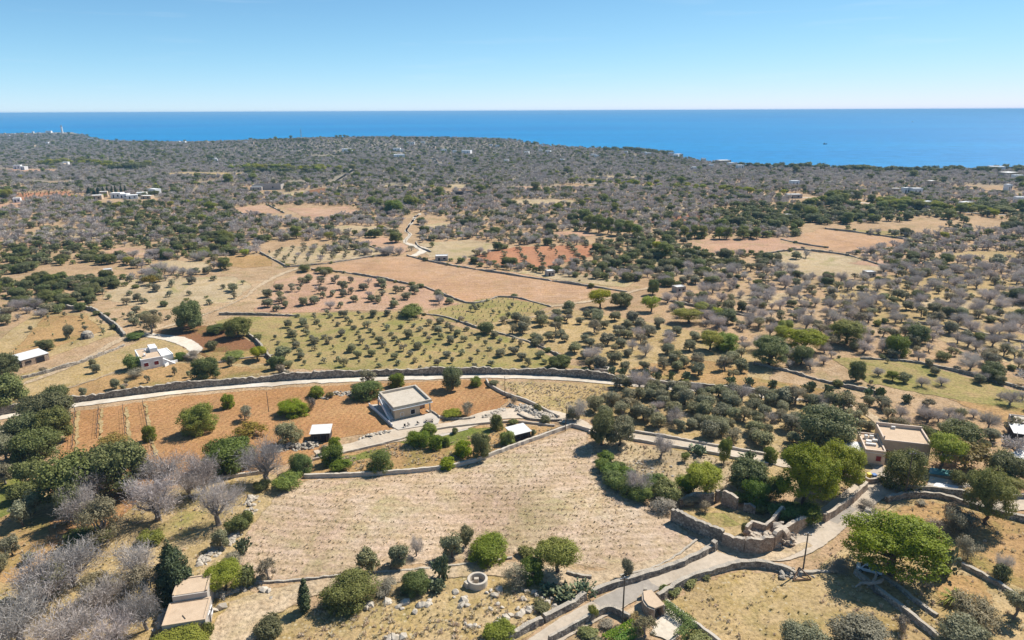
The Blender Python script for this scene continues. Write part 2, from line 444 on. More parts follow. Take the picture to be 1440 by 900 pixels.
# ------------------------------------------------------------------ plants: numpy leaf clouds
def quads_mesh(name, P, A, B, tone, mat, extra=None):
    """n quads centred at P with half-axes A and B; tone is per face; extra = MB geometry with its own material"""
    n = len(P)
    v = np.empty((n, 4, 3), np.float32)
    v[:, 0] = P - A - B; v[:, 1] = P + A - B * .6; v[:, 2] = P + A * .7 + B; v[:, 3] = P - A * .8 + B * .8
    v = v.reshape(-1, 3)
    me = bpy.data.meshes.new(name)
    ev = np.array(extra.v, np.float32).reshape(-1, 3) if extra else np.zeros((0, 3), np.float32)
    ef = extra.f if extra else []
    nv, nf = len(v), n
    me.vertices.add(nv + len(ev))
    me.vertices.foreach_set('co', np.concatenate([v, ev]).ravel())
    lt = [4] * n + [len(f) for f in ef]
    loops = np.concatenate([np.arange(nv), np.array([i + nv for f in ef for i in f], np.int64)]) if ef else np.arange(nv)
    me.loops.add(len(loops)); me.loops.foreach_set('vertex_index', loops.astype(np.int32))
    me.polygons.add(nf + len(ef))
    ls = np.concatenate([[0], np.cumsum(lt)[:-1]]).astype(np.int32)
    me.polygons.foreach_set('loop_start', ls)
    me.polygons.foreach_set('loop_total', np.array(lt, np.int32))
    mats = mat if isinstance(mat, (list, tuple)) else [mat]
    for m in mats: me.materials.append(m)
    if ef: me.polygons.foreach_set('material_index', np.array([0] * nf + [len(mats) - 1] * len(ef), np.int32))
    a = me.attributes.new('tone', 'FLOAT', 'FACE')
    a.data.foreach_set('value', np.concatenate([tone, np.full(len(ef), .5)]).astype(np.float32))
    me.update(calc_edges=True); me.validate()
    return me

def leaf_cloud(blobs, n, size, g, droop=.0, shell=.55, upright=.35, aspect=.8, flatdown=True):
    """leaf clumps filling ellipsoids (cx,cy,cz,rx,ry,rz), denser near their surface, with sprigs that stand out"""
    bl = np.array(blobs, float)
    w = (bl[:, 3] * bl[:, 4] * bl[:, 5]) ** .67; w /= w.sum()
    k = g.choice(len(bl), n, p=w)
    d = g.normal(size=(n, 3)); d /= np.linalg.norm(d, axis=1)[:, None]
    # clumpy: pull directions towards a set of tuft directions so gaps open between tufts
    tuft = g.normal(size=(len(bl), 26, 3)); tuft /= np.linalg.norm(tuft, axis=2)[:, :, None]
    tk = g.integers(0, 26, n)
    td = tuft[k, tk]
    d = d * .42 + td * .9; d /= np.linalg.norm(d, axis=1)[:, None]
    tr = g.random((len(bl), 26)) * .34 + .80
    r = (1 - (1 - shell) * g.random(n) ** 1.6) * tr[k, tk] * (1 + .09 * g.normal(size=n))
    P = bl[k, :3] + d * bl[k, 3:] * r[:, None]
    if flatdown:
        low = P[:, 2] < bl[k, 2] - bl[k, 5] * .75
        P[low, 2] = bl[k, 2][low] - bl[k, 5][low] * (.75 + .12 * g.random(low.sum()))
    P[:, 2] -= droop * g.random(n)
    nrm = d * 1.0 + g.normal(size=(n, 3)) * .55 + np.array([0, 0, upright])
    nrm /= np.linalg.norm(nrm, axis=1)[:, None]
    t = g.normal(size=(n, 3)); A = np.cross(nrm, t); A /= np.linalg.norm(A, axis=1)[:, None]
    B = np.cross(nrm, A)
    s = size * (.55 + .9 * g.random(n))
    ttone = g.random((len(bl), 26))
    tone = np.clip(.25 + .5 * ttone[k, tk] + .22 * g.normal(size=n), 0, 1)
    return P, A * (s * .5)[:, None], B * (s * .5 * aspect)[:, None], tone

def branch_pts(p0, p1, g, bend=.12, n=4):
    p0 = np.array(p0, float); p1 = np.array(p1, float); L = np.linalg.norm(p1 - p0)
    return [tuple(p0 + (p1 - p0) * i / n + (g.normal(size=3) * bend * L * math.sin(math.pi * i / n) if 0 < i < n else 0)) for i in range(n + 1)]

def limbs(g, base_r, fork_h, targets, lean=(0, 0), n=6, tip=.3):
    mb = MB()
    fk = (lean[0], lean[1], fork_h)
    mb.tube(branch_pts((0, 0, -.15), fk, g, .08, 4), [base_r * 1.35, base_r * 1.05, base_r * .95, base_r * .9, base_r * .85], n + 1)
    for tg in targets:
        mb.tube(branch_pts(fk, tg, g, .1, 3), [base_r * .62, base_r * .45, base_r * .32, base_r * .32 * tip], n)
    return mb

def dome(g, W, zc, rz, k, jitter=.25, br=.36, flat=1.0):
    """blobs arranged in an uneven dome of width W"""
    out = []
    for i in range(k):
        a = g.random() * 6.283; r = math.sqrt(g.random()) * W * .5 * (1 - br * .9)
        h = math.sqrt(max(0, 1 - (r / (W * .5)) ** 2))
        b = W * br * .5 * (.75 + .55 * g.random())
        out.append((r * math.cos(a), r * math.sin(a), zc + rz * h * (.45 + .3 * g.random()) * flat - rz * .25, b, b * (.8 + .4 * g.random()), b * (.62 + .3 * g.random())))
    return out

def plant(kind, seed, lod=0):
    """returns (crown mesh, trunk mesh or None); lod 1 = coarse one-mesh version for the far wood"""
    g = np.random.default_rng(seed * 77 + sum(map(ord, kind)))
    q = (1.0, .13)[lod]; sz = (1.0, 2.0)[lod]
    tr = None
    big = kind.endswith('_big')
    if big: kind = kind[:-4]
    bark = M['bark']
    def C(blobs, n, s, **kw):
        return leaf_cloud(blobs, max(12, int(n * (q if lod else (6.5 if big else 2.6)))), s * (sz if lod else (.40 if big else .66)), g, **kw)
    if kind == 'olive':
        bl = dome(g, 4.4, 2.1, 1.7, 9, br=.44) + [(g.normal() * .3, g.normal() * .3, 1.8, 1.5, 1.5, 1.1)] + [(1.3 * math.cos(a), 1.3 * math.sin(a), 1.15 + .3 * g.random(), .8, .8, .6) for a in g.random(5) * 6.28]
        cl = C(bl, 1900, .30, upright=.3); mat = M['l_olive']
        tr = limbs(g, .2, .8, [(b[0] * .8, b[1] * .8, b[2]) for b in bl[:6]], (g.normal() * .15, g.normal() * .15))
    elif kind == 'yolive':
        bl = dome(g, 4.2, 2.1, 1.8, 9, br=.40) + [(1.2 * math.cos(a), 1.2 * math.sin(a), 1.2, .7, .7, .5) for a in g.random(4) * 6.28]
        cl = C(bl, 1150, .26, upright=.3, shell=.3); mat = M['l_yolive']
        tr = limbs(g, .2, .9, [(b[0] * .8, b[1] * .8, b[2]) for b in bl[:7]], (g.normal() * .2, g.normal() * .2)); bark = M['deadbark']
    elif kind == 'young':
        bl = dome(g, 2.0, 1.2, 1.0, 4, br=.55) + [(0, 0, 1.0, .75, .75, .6)]
        cl = C(bl, 560, .21, upright=.3); mat = M['l_olive']
        tr = limbs(g, .08, .6, [(b[0] * .8, b[1] * .8, b[2]) for b in bl[:4]])
    elif kind == 'dead':
        n0 = (9, 5)[lod] + int(g.integers(-2, 3)) * (1 - lod)
        tips = []; el = g.uniform(.25, .6)
        for i in range(n0):
            a = 6.283 * i / n0 + g.normal() * .25; e = el + .85 * g.random()
            L = 1.6 + 1.1 * g.random()
            tips.append((L * math.cos(a) * math.cos(e) * 1.0, L * math.sin(a) * math.cos(e) * 1.0, 1.0 + L * math.sin(e) * .95))
        tr = limbs(g, .25, .9, [tuple(np.array(t_) * .92) for t_ in tips], (g.normal() * .2, g.normal() * .2), 5, .3); bark = M['deadbark']
        N = (4300, 320)[lod]
        tp = np.array(tips); k = g.integers(0, n0, N); f = .30 + .78 * np.sqrt(g.random(N))
        base = np.array([0, 0, .9]) + (tp[k] - np.array([0, 0, .9])) * f[:, None] + g.normal(size=(N, 3)) * .38
        od = base - np.array([0, 0, 1.1]); od /= np.linalg.norm(od, axis=1)[:, None] + 1e-6
        dr = od + g.normal(size=(N, 3)) * .85 + np.array([0, 0, .25]); dr /= np.linalg.norm(dr, axis=1)[:, None]
        L = (.19, .36)[lod] * (.5 + g.random(N))
        sd_ = np.cross(dr, g.normal(size=(N, 3))); sd_ /= np.linalg.norm(sd_, axis=1)[:, None]
        wd_ = (.0125, .085)[lod] * (.6 + .8 * g.random(N))
        tone = np.clip(.45 + .25 * g.normal(size=N), 0, 1)
        cl = (base + dr * L[:, None], dr * L[:, None], sd_ * wd_[:, None], tone); mat = M['l_dead']
    elif kind == 'oak':
        bl = dome(g, 7.0, 2.9, 2.6, 16, br=.36) + [(0, 0, 2.4, 2.6, 2.6, 1.7)] + [(2.3 * math.cos(a), 2.3 * math.sin(a), 1.5 + .4 * g.random(), 1.1, 1.1, .95) for a in g.random(8) * 6.28]
        cl = C(bl, 6720, 0.274); mat = M['l_oak']
        tr = limbs(g, .32, 1.3, [(b[0] * .8, b[1] * .8, b[2]) for b in bl[:8]])
    elif kind == 'carob':
        bl = [(0, 0, 2.1, 3.0, 3.0, 2.2)] + [(b[0], b[1], b[2] - .2, b[3], b[4], b[5]) for b in dome(g, 7.2, 2.3, 2.6, 16, br=.36)] + \
             [(2.5 * math.cos(a), 2.5 * math.sin(a), 1.1, 1.0, 1.0, 1.1) for a in np.arange(0, 6.28, .9)]
        cl = C(bl, 8320, 0.243, shell=.7); mat = M['l_carob']
        tr = limbs(g, .35, .9, [(b[0] * .8, b[1] * .8, b[2]) for b in bl[1:6]])
    elif kind == 'bush':
        bl = [(0, 0, .8, 1.2, 1.2, .9)] + [(b[0], b[1], max(.5, b[2]), b[3], b[4], b[5]) for b in dome(g, 3.2, .9, 1.2, 8, br=.45)]
        cl = C(bl, 1100, .27, shell=.6); mat = M['l_scrub']
    elif kind == 'hedgebush':
        bl = [(0, 0, .9, 1.3, 1.3, 1.0)] + [(b[0], b[1], max(.5, b[2]), b[3], b[4], b[5]) for b in dome(g, 3.2, 1.0, 1.4, 8, br=.45)]
        cl = C(bl, 1200, .27, shell=.65); mat = M['l_citrus']
    elif kind == 'fig':
        bl = [(0, 0, 1.6, 1.7, 1.7, 1.5)] + [(b[0], b[1], b[2], b[3], b[4], b[5]) for b in dome(g, 4.4, 1.9, 2.2, 12, br=.40)] + \
             [(1.5 * math.cos(a), 1.5 * math.sin(a), .8, .8, .8, .8) for a in np.arange(0, 6.28, 1.1)]
        cl = C(bl, 3610, 0.245, shell=.6); mat = M['l_fig']
        tr = limbs(g, .18, .5, [(b[0] * .8, b[1] * .8, b[2]) for b in bl[1:6]])
    elif kind == 'citrus':
        bl = [(0, 0, 1.5, 1.6, 1.6, 1.3)] + dome(g, 4.0, 1.7, 2.0, 10, br=.42) + [(1.3 * math.cos(a), 1.3 * math.sin(a), .75, .7, .7, .75) for a in np.arange(0, 6.28, 1.1)]
        cl = C(bl, 3200, 0.220, shell=.65); mat = M['l_citrus']
        tr = limbs(g, .16, .5, [(b[0] * .8, b[1] * .8, b[2]) for b in bl[1:5]])
    elif kind == 'yellow':
        bl = dome(g, 4.0, 2.2, 1.8, 10, br=.42) + [(0, 0, 2, 1.4, 1.4, 1.1)]
        cl = C(bl, 3060, 0.216, shell=.6); mat = M['l_yellow']
        tr = limbs(g, .17, .8, [(b[0] * .8, b[1] * .8, b[2]) for b in bl[:5]])
    elif kind == 'autumn':
        bl = dome(g, 4.2, 1.3, 1.5, 10, br=.40)
        cl = C(bl, 800, .27, shell=.35); mat = M['l_autumn']
        tr = limbs(g, .12, .4, [(b[0] * .9, b[1] * .9, b[2]) for b in bl[:8]])
    elif kind == 'pine':
        bl = dome(g, 9.6, 4.9, 5.6, 34, br=.28, flat=1.1) + [(0, 0, 5.4, 3.4, 3.4, 1.9)] + [(3.6 * math.cos(a), 3.6 * math.sin(a), 3.5 + .4 * g.random(), 1.3, 1.3, .9) for a in np.arange(0, 6.28, .55)]
        cl = C(bl, 16340, 0.240, aspect=.75, upright=.6, shell=.72); mat = M['l_pine']
        tr = limbs(g, .36, 2.6, [(b[0] * .85, b[1] * .85, b[2] - .2) for b in bl[:14]], (g.normal() * .3, g.normal() * .3)); bark = M['pinebark']
    elif kind == 'pine2':
        bl = dome(g, 8.0, 4.6, 5.2, 26, br=.33, flat=1.1) + [(0, 0, 4.4, 2.5, 2.5, 2.2)] + [(2.7 * math.cos(a), 2.7 * math.sin(a), 2.6, 1.2, 1.2, .9) for a in np.arange(0, 6.28, .7)]
        cl = C(bl, 10640, 0.250, aspect=.7, upright=.5, shell=.6); mat = M['l_pine2']
        tr = limbs(g, .33, 2.2, [(b[0] * .85, b[1] * .85, b[2] - .2) for b in bl[:12]], (g.normal() * .3, g.normal() * .3)); bark = M['pinebark']
    elif kind == 'lollipop':
        bl = dome(g, 4.0, 2.2, 2.1, 12, br=.42) + [(0, 0, 1.9, 1.55, 1.55, 1.5)]
        cl = C(bl, 6000, 0.173, shell=.75); mat = M['l_pine']
        tr = limbs(g, .16, .8, [(b[0] * .8, b[1] * .8, b[2]) for b in bl[:5]])
    elif kind == 'conifer':
        bl = [(0, 0, z, r, r, .9) for z, r in ((.9, 1.9), (1.8, 1.9), (2.8, 1.65), (3.7, 1.35), (4.6, 1.0), (5.4, .6), (6.0, .3))]
        bl += [(r * math.cos(a) * .8, r * math.sin(a) * .8, z, .75, .75, .6) for z, r in ((.8, 1.9), (1.7, 1.9), (2.7, 1.6), (3.7, 1.2), (4.6, .9)) for a in g.random(5) * 6.28]
        cl = C(bl, 6720, 0.228, shell=.6, droop=.2); mat = M['l_dark']
        tr = limbs(g, .2, 2.5, [(0, 0, 5.5)]); bark = M['pinebark']
    elif kind == 'cypress':
        bl = [(g.normal() * .06, g.normal() * .06, z, r, r, .6) for z, r in ((.5, .62), (1.1, .78), (1.8, .82), (2.5, .78), (3.2, .66), (3.9, .5), (4.5, .32), (4.9, .18))]
        cl = C(bl, 1500, .22, shell=.7); mat = M['l_dark']
        tr = limbs(g, .12, 2.0, [(0, 0, 4.3)])
    elif kind == 'oleander':
        bl = [(0, 0, 2.6, 2.9, 2.9, 2.4)] + dome(g, 7.0, 3.2, 3.4, 20, br=.36) + [(2.3 * math.cos(a), 2.3 * math.sin(a), 1.1, 1.0, 1.0, 1.1) for a in np.arange(0, 6.28, .8)]
        cl = C(bl, 8320, 0.228, shell=.62); mat = M['l_oak']
        tr = limbs(g, .2, .5, [(b[0] * .8, b[1] * .8, b[2]) for b in bl[1:6]])
    elif kind == 'dry':
        bl = [(0, 0, .9, 1.1, 1.1, .9)] + dome(g, 3.0, 1.0, 1.5, 6, br=.45)
        cl = C(bl, 800, .24, shell=.35, aspect=.4); mat = M['l_dry']
        tr = limbs(g, .07, .3, [(b[0] * .9, b[1] * .9, b[2]) for b in bl[:6]]); bark = M['deadbark']
    elif kind == 'palmlike':
        P = []; A = []; B = []
        for i in range(80):
            a = g.random() * 6.283; e = .1 + 1.1 * g.random(); L = 1.0 + .8 * g.random()
            for j in range(7):
                f = (j + .5) / 7
                ee = e - f * 1.0
                c = np.array([math.cos(a), math.sin(a), 0]) * L * f * math.cos(e) + np.array([0, 0, .5 + L * f * math.sin(e) - f * f * .7])
                P.append(c); A.append(np.array([math.cos(a) * math.cos(ee), math.sin(a) * math.cos(ee), math.sin(ee)]) * L / 12); B.append(np.array([-math.sin(a), math.cos(a), 0]) * .09 * (1.2 - f))
        cl = (np.array(P), np.array(A), np.array(B), g.random(len(P))); mat = M['l_fig']
        tr = limbs(g, .16, .4, [(0, 0, .6)])
    elif kind == 'cactus':
        mb = MB(); P = []; A = []; B = []; tn = []
        todo = [(np.array([g.normal() * .6, g.normal() * .4, 0.0]), np.array([g.normal() * .25, g.normal() * .25, 1.0]), 0) for _ in range(16)]
        while todo:
            p, d, lv = todo.pop()
            d = d / np.linalg.norm(d); r = .32 * (.8 + .4 * g.random())
            s_ = np.cross(d, g.normal(size=3)); s_ /= np.linalg.norm(s_); nr = np.cross(d, s_)
            c = p + d * r
            n0 = len(mb.v)
            ring = [c + d * r * math.cos(w) + s_ * r * .68 * math.sin(w) for w in np.arange(0, 6.28, 6.2832 / 8)]
            mb.add([tuple(x) for x in ring] + [tuple(c + nr * .06), tuple(c - nr * .06)],
                   [(i, (i + 1) % 8, 8) for i in range(8)] + [((i + 1) % 8, i, 9) for i in range(8)])
            if lv < 4:
                for _ in range(1 + (g.random() < .65)):
                    todo.append((c + d * r * .8 + s_ * r * .5 * g.normal(), d + g.normal(size=3) * .55 + np.array([0, 0, .2]), lv + 1))
        me = mb.mesh('pads', M['l_cactus'])
        a = me.attributes.new('tone', 'FLOAT', 'FACE')
        tv = np.repeat(g.random(len(me.polygons) // 16 + 1), 16)[:len(me.polygons)]
        a.data.foreach_set('value', tv.astype(np.float32))
        return me, None
    elif kind == 'shoots':        # sapling / weedy seedling in an orchard row
        bl = [(0, 0, .6, .35, .35, .5)]
        cl = C(bl, 60, .2, shell=.3); mat = M['l_olive']
    if lod:
        return quads_mesh('far_' + kind, *cl, [mat, bark] if tr else mat, tr), None
    return quads_mesh('crown', *cl, mat), (tr.mesh('trunk', bark) if tr else None)

# nominal crown width, height, name, part names, category
KIND = {
 'olive': (4.9, 4.0, 'olive_tree', 'tree'), 'yolive': (4.6, 4.0, 'sparse_olive_tree', 'tree'), 'young': (2.1, 2.5, 'young_olive_tree', 'tree'),
 'dead': (4.6, 3.6, 'dead_olive_tree', 'tree'), 'oak': (7.4, 5.3, 'holm_oak_tree', 'tree'), 'carob': (7.6, 4.9, 'carob_tree', 'tree'),
 'bush': (3.5, 2.0, 'green_shrub', 'shrub'), 'hedgebush': (3.5, 2.3, 'leafy_shrub', 'shrub'), 'fig': (4.8, 3.7, 'fig_tree', 'tree'),
 'citrus': (4.4, 3.4, 'citrus_tree', 'tree'), 'yellow': (4.3, 3.8, 'yellow_green_tree', 'tree'), 'autumn': (4.4, 2.7, 'autumn_shrub', 'shrub'),
 'pine': (9.6, 8.9, 'umbrella_pine', 'tree'), 'pine2': (8.4, 8.8, 'pine_tree', 'tree'), 'lollipop': (4.4, 4.1, 'round_pine', 'tree'),
 'conifer': (4.2, 6.3, 'conifer_tree', 'tree'), 'cypress': (1.75, 5.1, 'cypress_tree', 'tree'), 'oleander': (7.2, 6.0, 'dense_leafy_tree', 'tree'),
 'dry': (3.2, 2.3, 'dry_shrub', 'shrub'), 'palmlike': (3.0, 2.0, 'palm_shrub', 'shrub'), 'cactus': (3.4, 2.4, 'prickly_pear', 'cactus'),
 'shoots': (.8, 1.1, 'orchard_sapling', 'sapling'),
}
NVAR = {'olive': 6, 'dead': 9, 'bush': 4, 'young': 3, 'yolive': 3, 'oak': 3, 'fig': 3, 'citrus': 3, 'dry': 2, 'cactus': 3, 'pine': 2, 'pine2': 3, 'carob': 2, 'hedgebush': 3}
_pl = {}
def dims(me):
    """measured crown width and height of a plant mesh"""
    a = np.empty(len(me.vertices) * 3, np.float32); me.vertices.foreach_get('co', a); a = a.reshape(-1, 3)
    return 2 * float(np.percentile(np.hypot(a[:, 0], a[:, 1]), 95)), float(np.percentile(a[:, 2], 99))
def plant_mesh(kind, var):
    k = (kind, var % NVAR.get(kind.replace('_big', ''), 1))
    if k not in _pl:
        c_, t_ = plant(kind, k[1] + 1)
        _pl[k] = (c_, t_, *dims(c_))
    return _pl[k]
TREES = []            # (x, y, radius) of everything planted, so that scatters keep their distance
def put(kind, x, y, W, H=None, label=None, group=None, var=None, rz=None, z=0.0, parts=True):
    nw, nh, name, cat = KIND[kind]
    v = rnd.randrange(99) if var is None else var
    cr, tk, mw, mh = plant_mesh(kind, v)
    if W / mw > 1.45 and kind in ('olive', 'yolive', 'bush', 'fig', 'hedgebush', 'lollipop', 'citrus', 'yellow', 'dry'): cr, tk, mw, mh = plant_mesh(kind + '_big', v)
    s = W / mw; sz = (H / mh) if H else s
    rz = rnd.uniform(0, 6.283) if rz is None else rz
    sq = rnd.uniform(.88, 1.14); tl = (rnd.gauss(0, .05), rnd.gauss(0, .05), rz)
    if tk is None:
        o = link(bpy.data.objects.new(name, cr)); o.location = (x, y, z); o.rotation_euler = (0, 0, rz); o.scale = (s * sq, s / sq, sz)
        tag(o, label, cat, group)
    else:
        o = thing(name, label, cat, (x, y, z), rz, group); o.scale = (s * sq, s / sq, sz); o.rotation_euler = tl
        link(bpy.data.objects.new('crown', cr), o)
        link(bpy.data.objects.new('trunk', tk), o)
    TREES.append((x, y, W * .5))
    return o
def putpx(kind, px, py, wpx, label, hpx=None, group=None, var=None, z=0.0):
    """plant standing at a ground point of the picture, its crown wpx wide and its top hpx above the base"""
    x, y = at(px, py); d = dep(px, py)
    W = wpx * d / F
    if kind in LOW: y += .3 * W
    H = None
    if hpx:
        # the real height of a crown (an ellipsoid on its base) whose picture reaches hpx above the ground point
        sn = CAMH / math.hypot(x, y, CAMH); cs = math.sqrt(1 - sn * sn)
        want = hpx * d / F - (.3 * W * sn if kind in LOW else 0)
        lo, hi = .32 * W, 30.0
        for _ in range(30):
            m = (lo + hi) / 2
            if .55 * m * cs + math.hypot(.46 * W * sn, .45 * m * cs) < want: lo = m
            else: hi = m
        H = lo
    return put(kind, x, y, W, H, label, group, var, z=z)
LOW = {'bush', 'hedgebush', 'citrus', 'fig', 'carob', 'oleander', 'cactus', 'dry', 'autumn', 'palmlike', 'lollipop'}

# ------------------------------------------------------------------ land, sea
def G(pts): return [at(*p) for p in pts]
COAST_PX = [(-260, 184.5), (-80, 184.5), (60, 184.5), (105, 187), (125, 193), (150, 198), (250, 200.5), (385, 200.5), (480, 199), (640, 198.5), (700, 200.5), (760, 206),
            (870, 210.5), (930, 214.5), (960, 222), (1000, 228.5), (1080, 234.5), (1150, 235), (1200, 237), (1280, 239), (1440, 236.5), (1600, 234), (1760, 232)]
COAST = np.array(G(COAST_PX))
COAST_AZ = np.arctan2(COAST[:, 0], COAST[:, 1]); COAST_R = np.hypot(COAST[:, 0], COAST[:, 1])
def coast_r(az):
    r = np.interp(az, COAST_AZ, COAST_R)
    return r + 9 * np.sin(az * 210) + 5 * np.sin(az * 511 + 1)
HILLS = [(*at(40, 191.5), 150, 420, 9.0), (*at(470, 203.5), 330, 190, 13.0), (*at(660, 204), 300, 170, 9.0), (*at(860, 216), 170, 110, 4.0)]
def height(x, y):
    x = np.asarray(x, float); y = np.asarray(y, float)
    az = np.arctan2(x, y); r = np.hypot(x, y)
    h = np.zeros_like(r)
    for hx, hy, sx, sy, hh in HILLS:
        h = h + hh * np.exp(-((x - hx) / sx) ** 2 - ((y - hy) / sy) ** 2)
    d = coast_r(az) - r
    k = np.clip((d + 6) / 30.0, 0, 1)
    return (h + 9.0) * k * k * (3 - 2 * k) - 9.0
SEA_Z = -5.0
def land():
    na = 260
    az = np.linspace(-1.15, 1.15, na)
    rr = np.concatenate([[2], np.geomspace(30, 700, 40), np.arange(720, 3600, 18)])
    A, R = np.meshgrid(az, rr)
    X, Y = R * np.sin(A), R * np.cos(A)
    Z = height(X, Y)
    # the ground goes on behind the camera
    v = np.stack([X, Y, Z], -1).reshape(-1, 3)
    f = []
    nr = len(rr)
    for i in range(nr - 1):
        for j in range(na - 1):
            a = i * na + j
            if max(Z[i, j], Z[i + 1, j], Z[i, j + 1], Z[i + 1, j + 1]) < -8.9: continue
            f.append((a, a + 1, a + na + 1, a + na))
    n = len(v)
    e0, e1 = v[(nr - 1) * na], v[nr * na - 1]
    L = 800.0
    a0, a1 = v[30 * na], v[30 * na + na - 1]
    back = [(-L, a0[1], 0), (-L, -L, 0), (L, -L, 0), (L, a1[1], 0)]
    v = np.concatenate([v, np.array(back)])
    me = bpy.data.meshes.new('ground')
    # side / rear ground as one polygon bordering the fan up to ring 30
    left = [i * na for i in range(0, 31)]; right = [i * na + na - 1 for i in range(0, 31)]
    front = [j for j in range(1, na - 1)]
    poly = left[::-1] + front + right + [n + 3, n + 2, n + 1, n]
    f.append(tuple(poly[::-1]))
    me.from_pydata([tuple(p) for p in v], [], f)
    me.materials.append(M['ground'])
    for p in me.polygons: p.use_smooth = True
    o = link(bpy.data.objects.new('ground', me)); tag(o, kind='structure')
land()

_t = NT('sea_water')
_g = _t.n('NewGeometry').outputs['Position']
_mp = _t.n('Mapping'); _mp.inputs['Scale'].default_value = (.25, 1, 1); _t.l(_g, _mp.inputs['Vector'])
_n1 = _t.noise(_mp.outputs['Vector'], .0016, 5, .62, .5)
_n2 = _t.noise(_g, .03, 4, .7)
_c = _t.mix(_t.ramp(_n1, [(.38, 0), (.62, 1)]), (.0, .16, .40), (.0, .215, .46))
_c = _t.mix(1.0, _c, _t.ramp(_n2, [(.3, .78), (.7, 1.18)]), 'MULTIPLY')
M['sea'] = _t.done(_t.surf(_c, .42, .16, _t.bump(_n2, .35, 6.0)))
_m = MB().lathe([(40, 0), (700, 0), (3000, 0), (38000, 0)], 200)
_m.f = [q for q in _m.f]
sea = _m.build('sea', M['sea']); sea.location = (0, 0, SEA_Z); tag(sea, kind='structure')

# ------------------------------------------------------------------ fields (soft-edged sheets, each a little above the one below)
_lay = [0.012]
FIELDS = []
def sheet(name, gpts, mat, fade=None, step=None, z=None, jit=.18):
    P = [Vector((p[0], p[1])) for p in gpts]
    n = len(P)
    if sum(P[i].x * P[(i + 1) % n].y - P[(i + 1) % n].x * P[i].y for i in range(n)) < 0: P = P[::-1]
    cy = sum(p.y for p in P) / n
    step = step or max(1.5, cy * .012)
    D = []
    for i in range(n):
        a, b = P[i], P[(i + 1) % n]
        k = max(1, int((b - a).length / step))
        for j in range(k):
            p = a.lerp(b, j / k)
            D.append(p + Vector((rnd.gauss(0, 1), rnd.gauss(0, 1))) * step * jit * (0 if j == 0 else 1))
    n = len(D)
    fade = fade or max(.9, cy * .006)
    N = []
    for i in range(n):
        t = (D[(i + 2) % n] - D[i - 2]); t.normalize()
        N.append(Vector((-t.y, t.x)))
    if z is None:
        z = _lay[0]; _lay[0] += .0018
    v = [(p.x, p.y, z) for p in D] + [((p + q * fade).x, (p + q * fade).y, z) for p, q in zip(D, N)]
    from mathutils.geometry import tessellate_polygon
    inner = [Vector(q) for q in v[n:]]
    f = [(i, (i + 1) % n, n + (i + 1) % n, n + i) for i in range(n)]
    for tri in tessellate_polygon([inner]):
        a, b, c = (v[n + k] for k in tri)
        ar = (b[0] - a[0]) * (c[1] - a[1]) - (c[0] - a[0]) * (b[1] - a[1])
        f.append(tuple(n + k for k in (tri if ar > 0 else tri[::-1])))
    me = bpy.data.meshes.new(name); me.from_pydata(v, [], f)
    at_ = me.attributes.new('edge', 'FLOAT', 'POINT')
    at_.data.foreach_set('value', np.array([0.0] * n + [1.0] * n, np.float32))
    me.materials.append(mat); me.update()
    o = link(bpy.data.objects.new(name, me)); tag(o, kind='structure')
    return o
def field(mat, px, name='field', **kw):
    g = G(px); FIELDS.append(g)
    return sheet(name, g, M[mat], **kw)
# broad grounds first, then the plots on them
field('straw', [(-120, 960), (-120, 690), (60, 660), (200, 700), (330, 660), (420, 672), (350, 760), (330, 820), (420, 850), (700, 905), (700, 960)])
field('straw', [(960, 640), (850, 600), (700, 535), (900, 540), (1120, 560), (1300, 600), (1260, 650), (1180, 690), (1060, 690)])
field('straw', [(380, 960), (470, 850), (560, 815), (740, 800), (830, 830), (780, 870), (700, 920), (690, 960)])
field('straw', [(1005, 1000), (935, 855), (960, 825), (1040, 800), (1130, 812), (1190, 760), (1200, 730), (1240, 700), (1330, 700), (1460, 740), (1560, 800), (1560, 1000)])
field('pale', [(840, 600), (900, 625), (1000, 640), (1080, 665), (1040, 700), (920, 700), (860, 660)])
field('orange', [(-100, 830), (-100, 700), (40, 690), (110, 720), (70, 790), (30, 820)])
field('lushgrass', [(-60, 690), (20, 660), (60, 700), (0, 730)])
field('greenish', [(190, 760), (250, 720), (330, 715), (300, 740), (240, 765)])
field('orange', [(1235, 725), (1300, 702), (1400, 725), (1470, 745), (1500, 850), (1400, 815), (1345, 790), (1290, 745)])
field('orange', [(1290, 800), (1380, 810), (1400, 850), (1330, 860)])
field('stubble', [(432, 674), (520, 671), (640, 658), (720, 631), (802, 603), (824, 606), (850, 660), (880, 695), (930, 718), (985, 757), (972, 778), (900, 804), (830, 800), (740, 782), (640, 790), (500, 806), (360, 818), (325, 800), (350, 740), (395, 690)], fade=1.2)
field('red', [(62, 690), (78, 650), (97, 580), (250, 557), (430, 543), (690, 533), (716, 560), (705, 580), (640, 588), (545, 606), (470, 618), (435, 645), (400, 655), (330, 668), (210, 682), (150, 720), (90, 740)])
field('red', [(150, 690), (230, 680), (130, 760), (60, 770), (70, 730)])
field('orange', [(431, 668), (440, 646), (560, 621), (640, 600), (790, 599), (718, 630), (640, 655), (520, 667)])
field('lushgrass', [(560, 622), (640, 602), (700, 600), (690, 612), (620, 630)])
field('lushgrass', [(450, 650), (520, 632), (560, 628), (520, 645), (470, 658)])
field('straw', [(694, 535), (885, 545), (850, 590), (806, 592), (742, 565)], fade=1)
field('straw', [(-60, 580), (-60, 545), (140, 500), (230, 468), (400, 515), (398, 524), (100, 566)])
field('orange', [(40, 560), (140, 530), (260, 510), (390, 518), (370, 524), (150, 558)])
field('darkred', [(216, 468), (262, 455), (332, 462), (366, 488), (358, 508), (285, 503)])
field('orange', [(285, 495), (355, 492), (385, 512), (300, 515)])
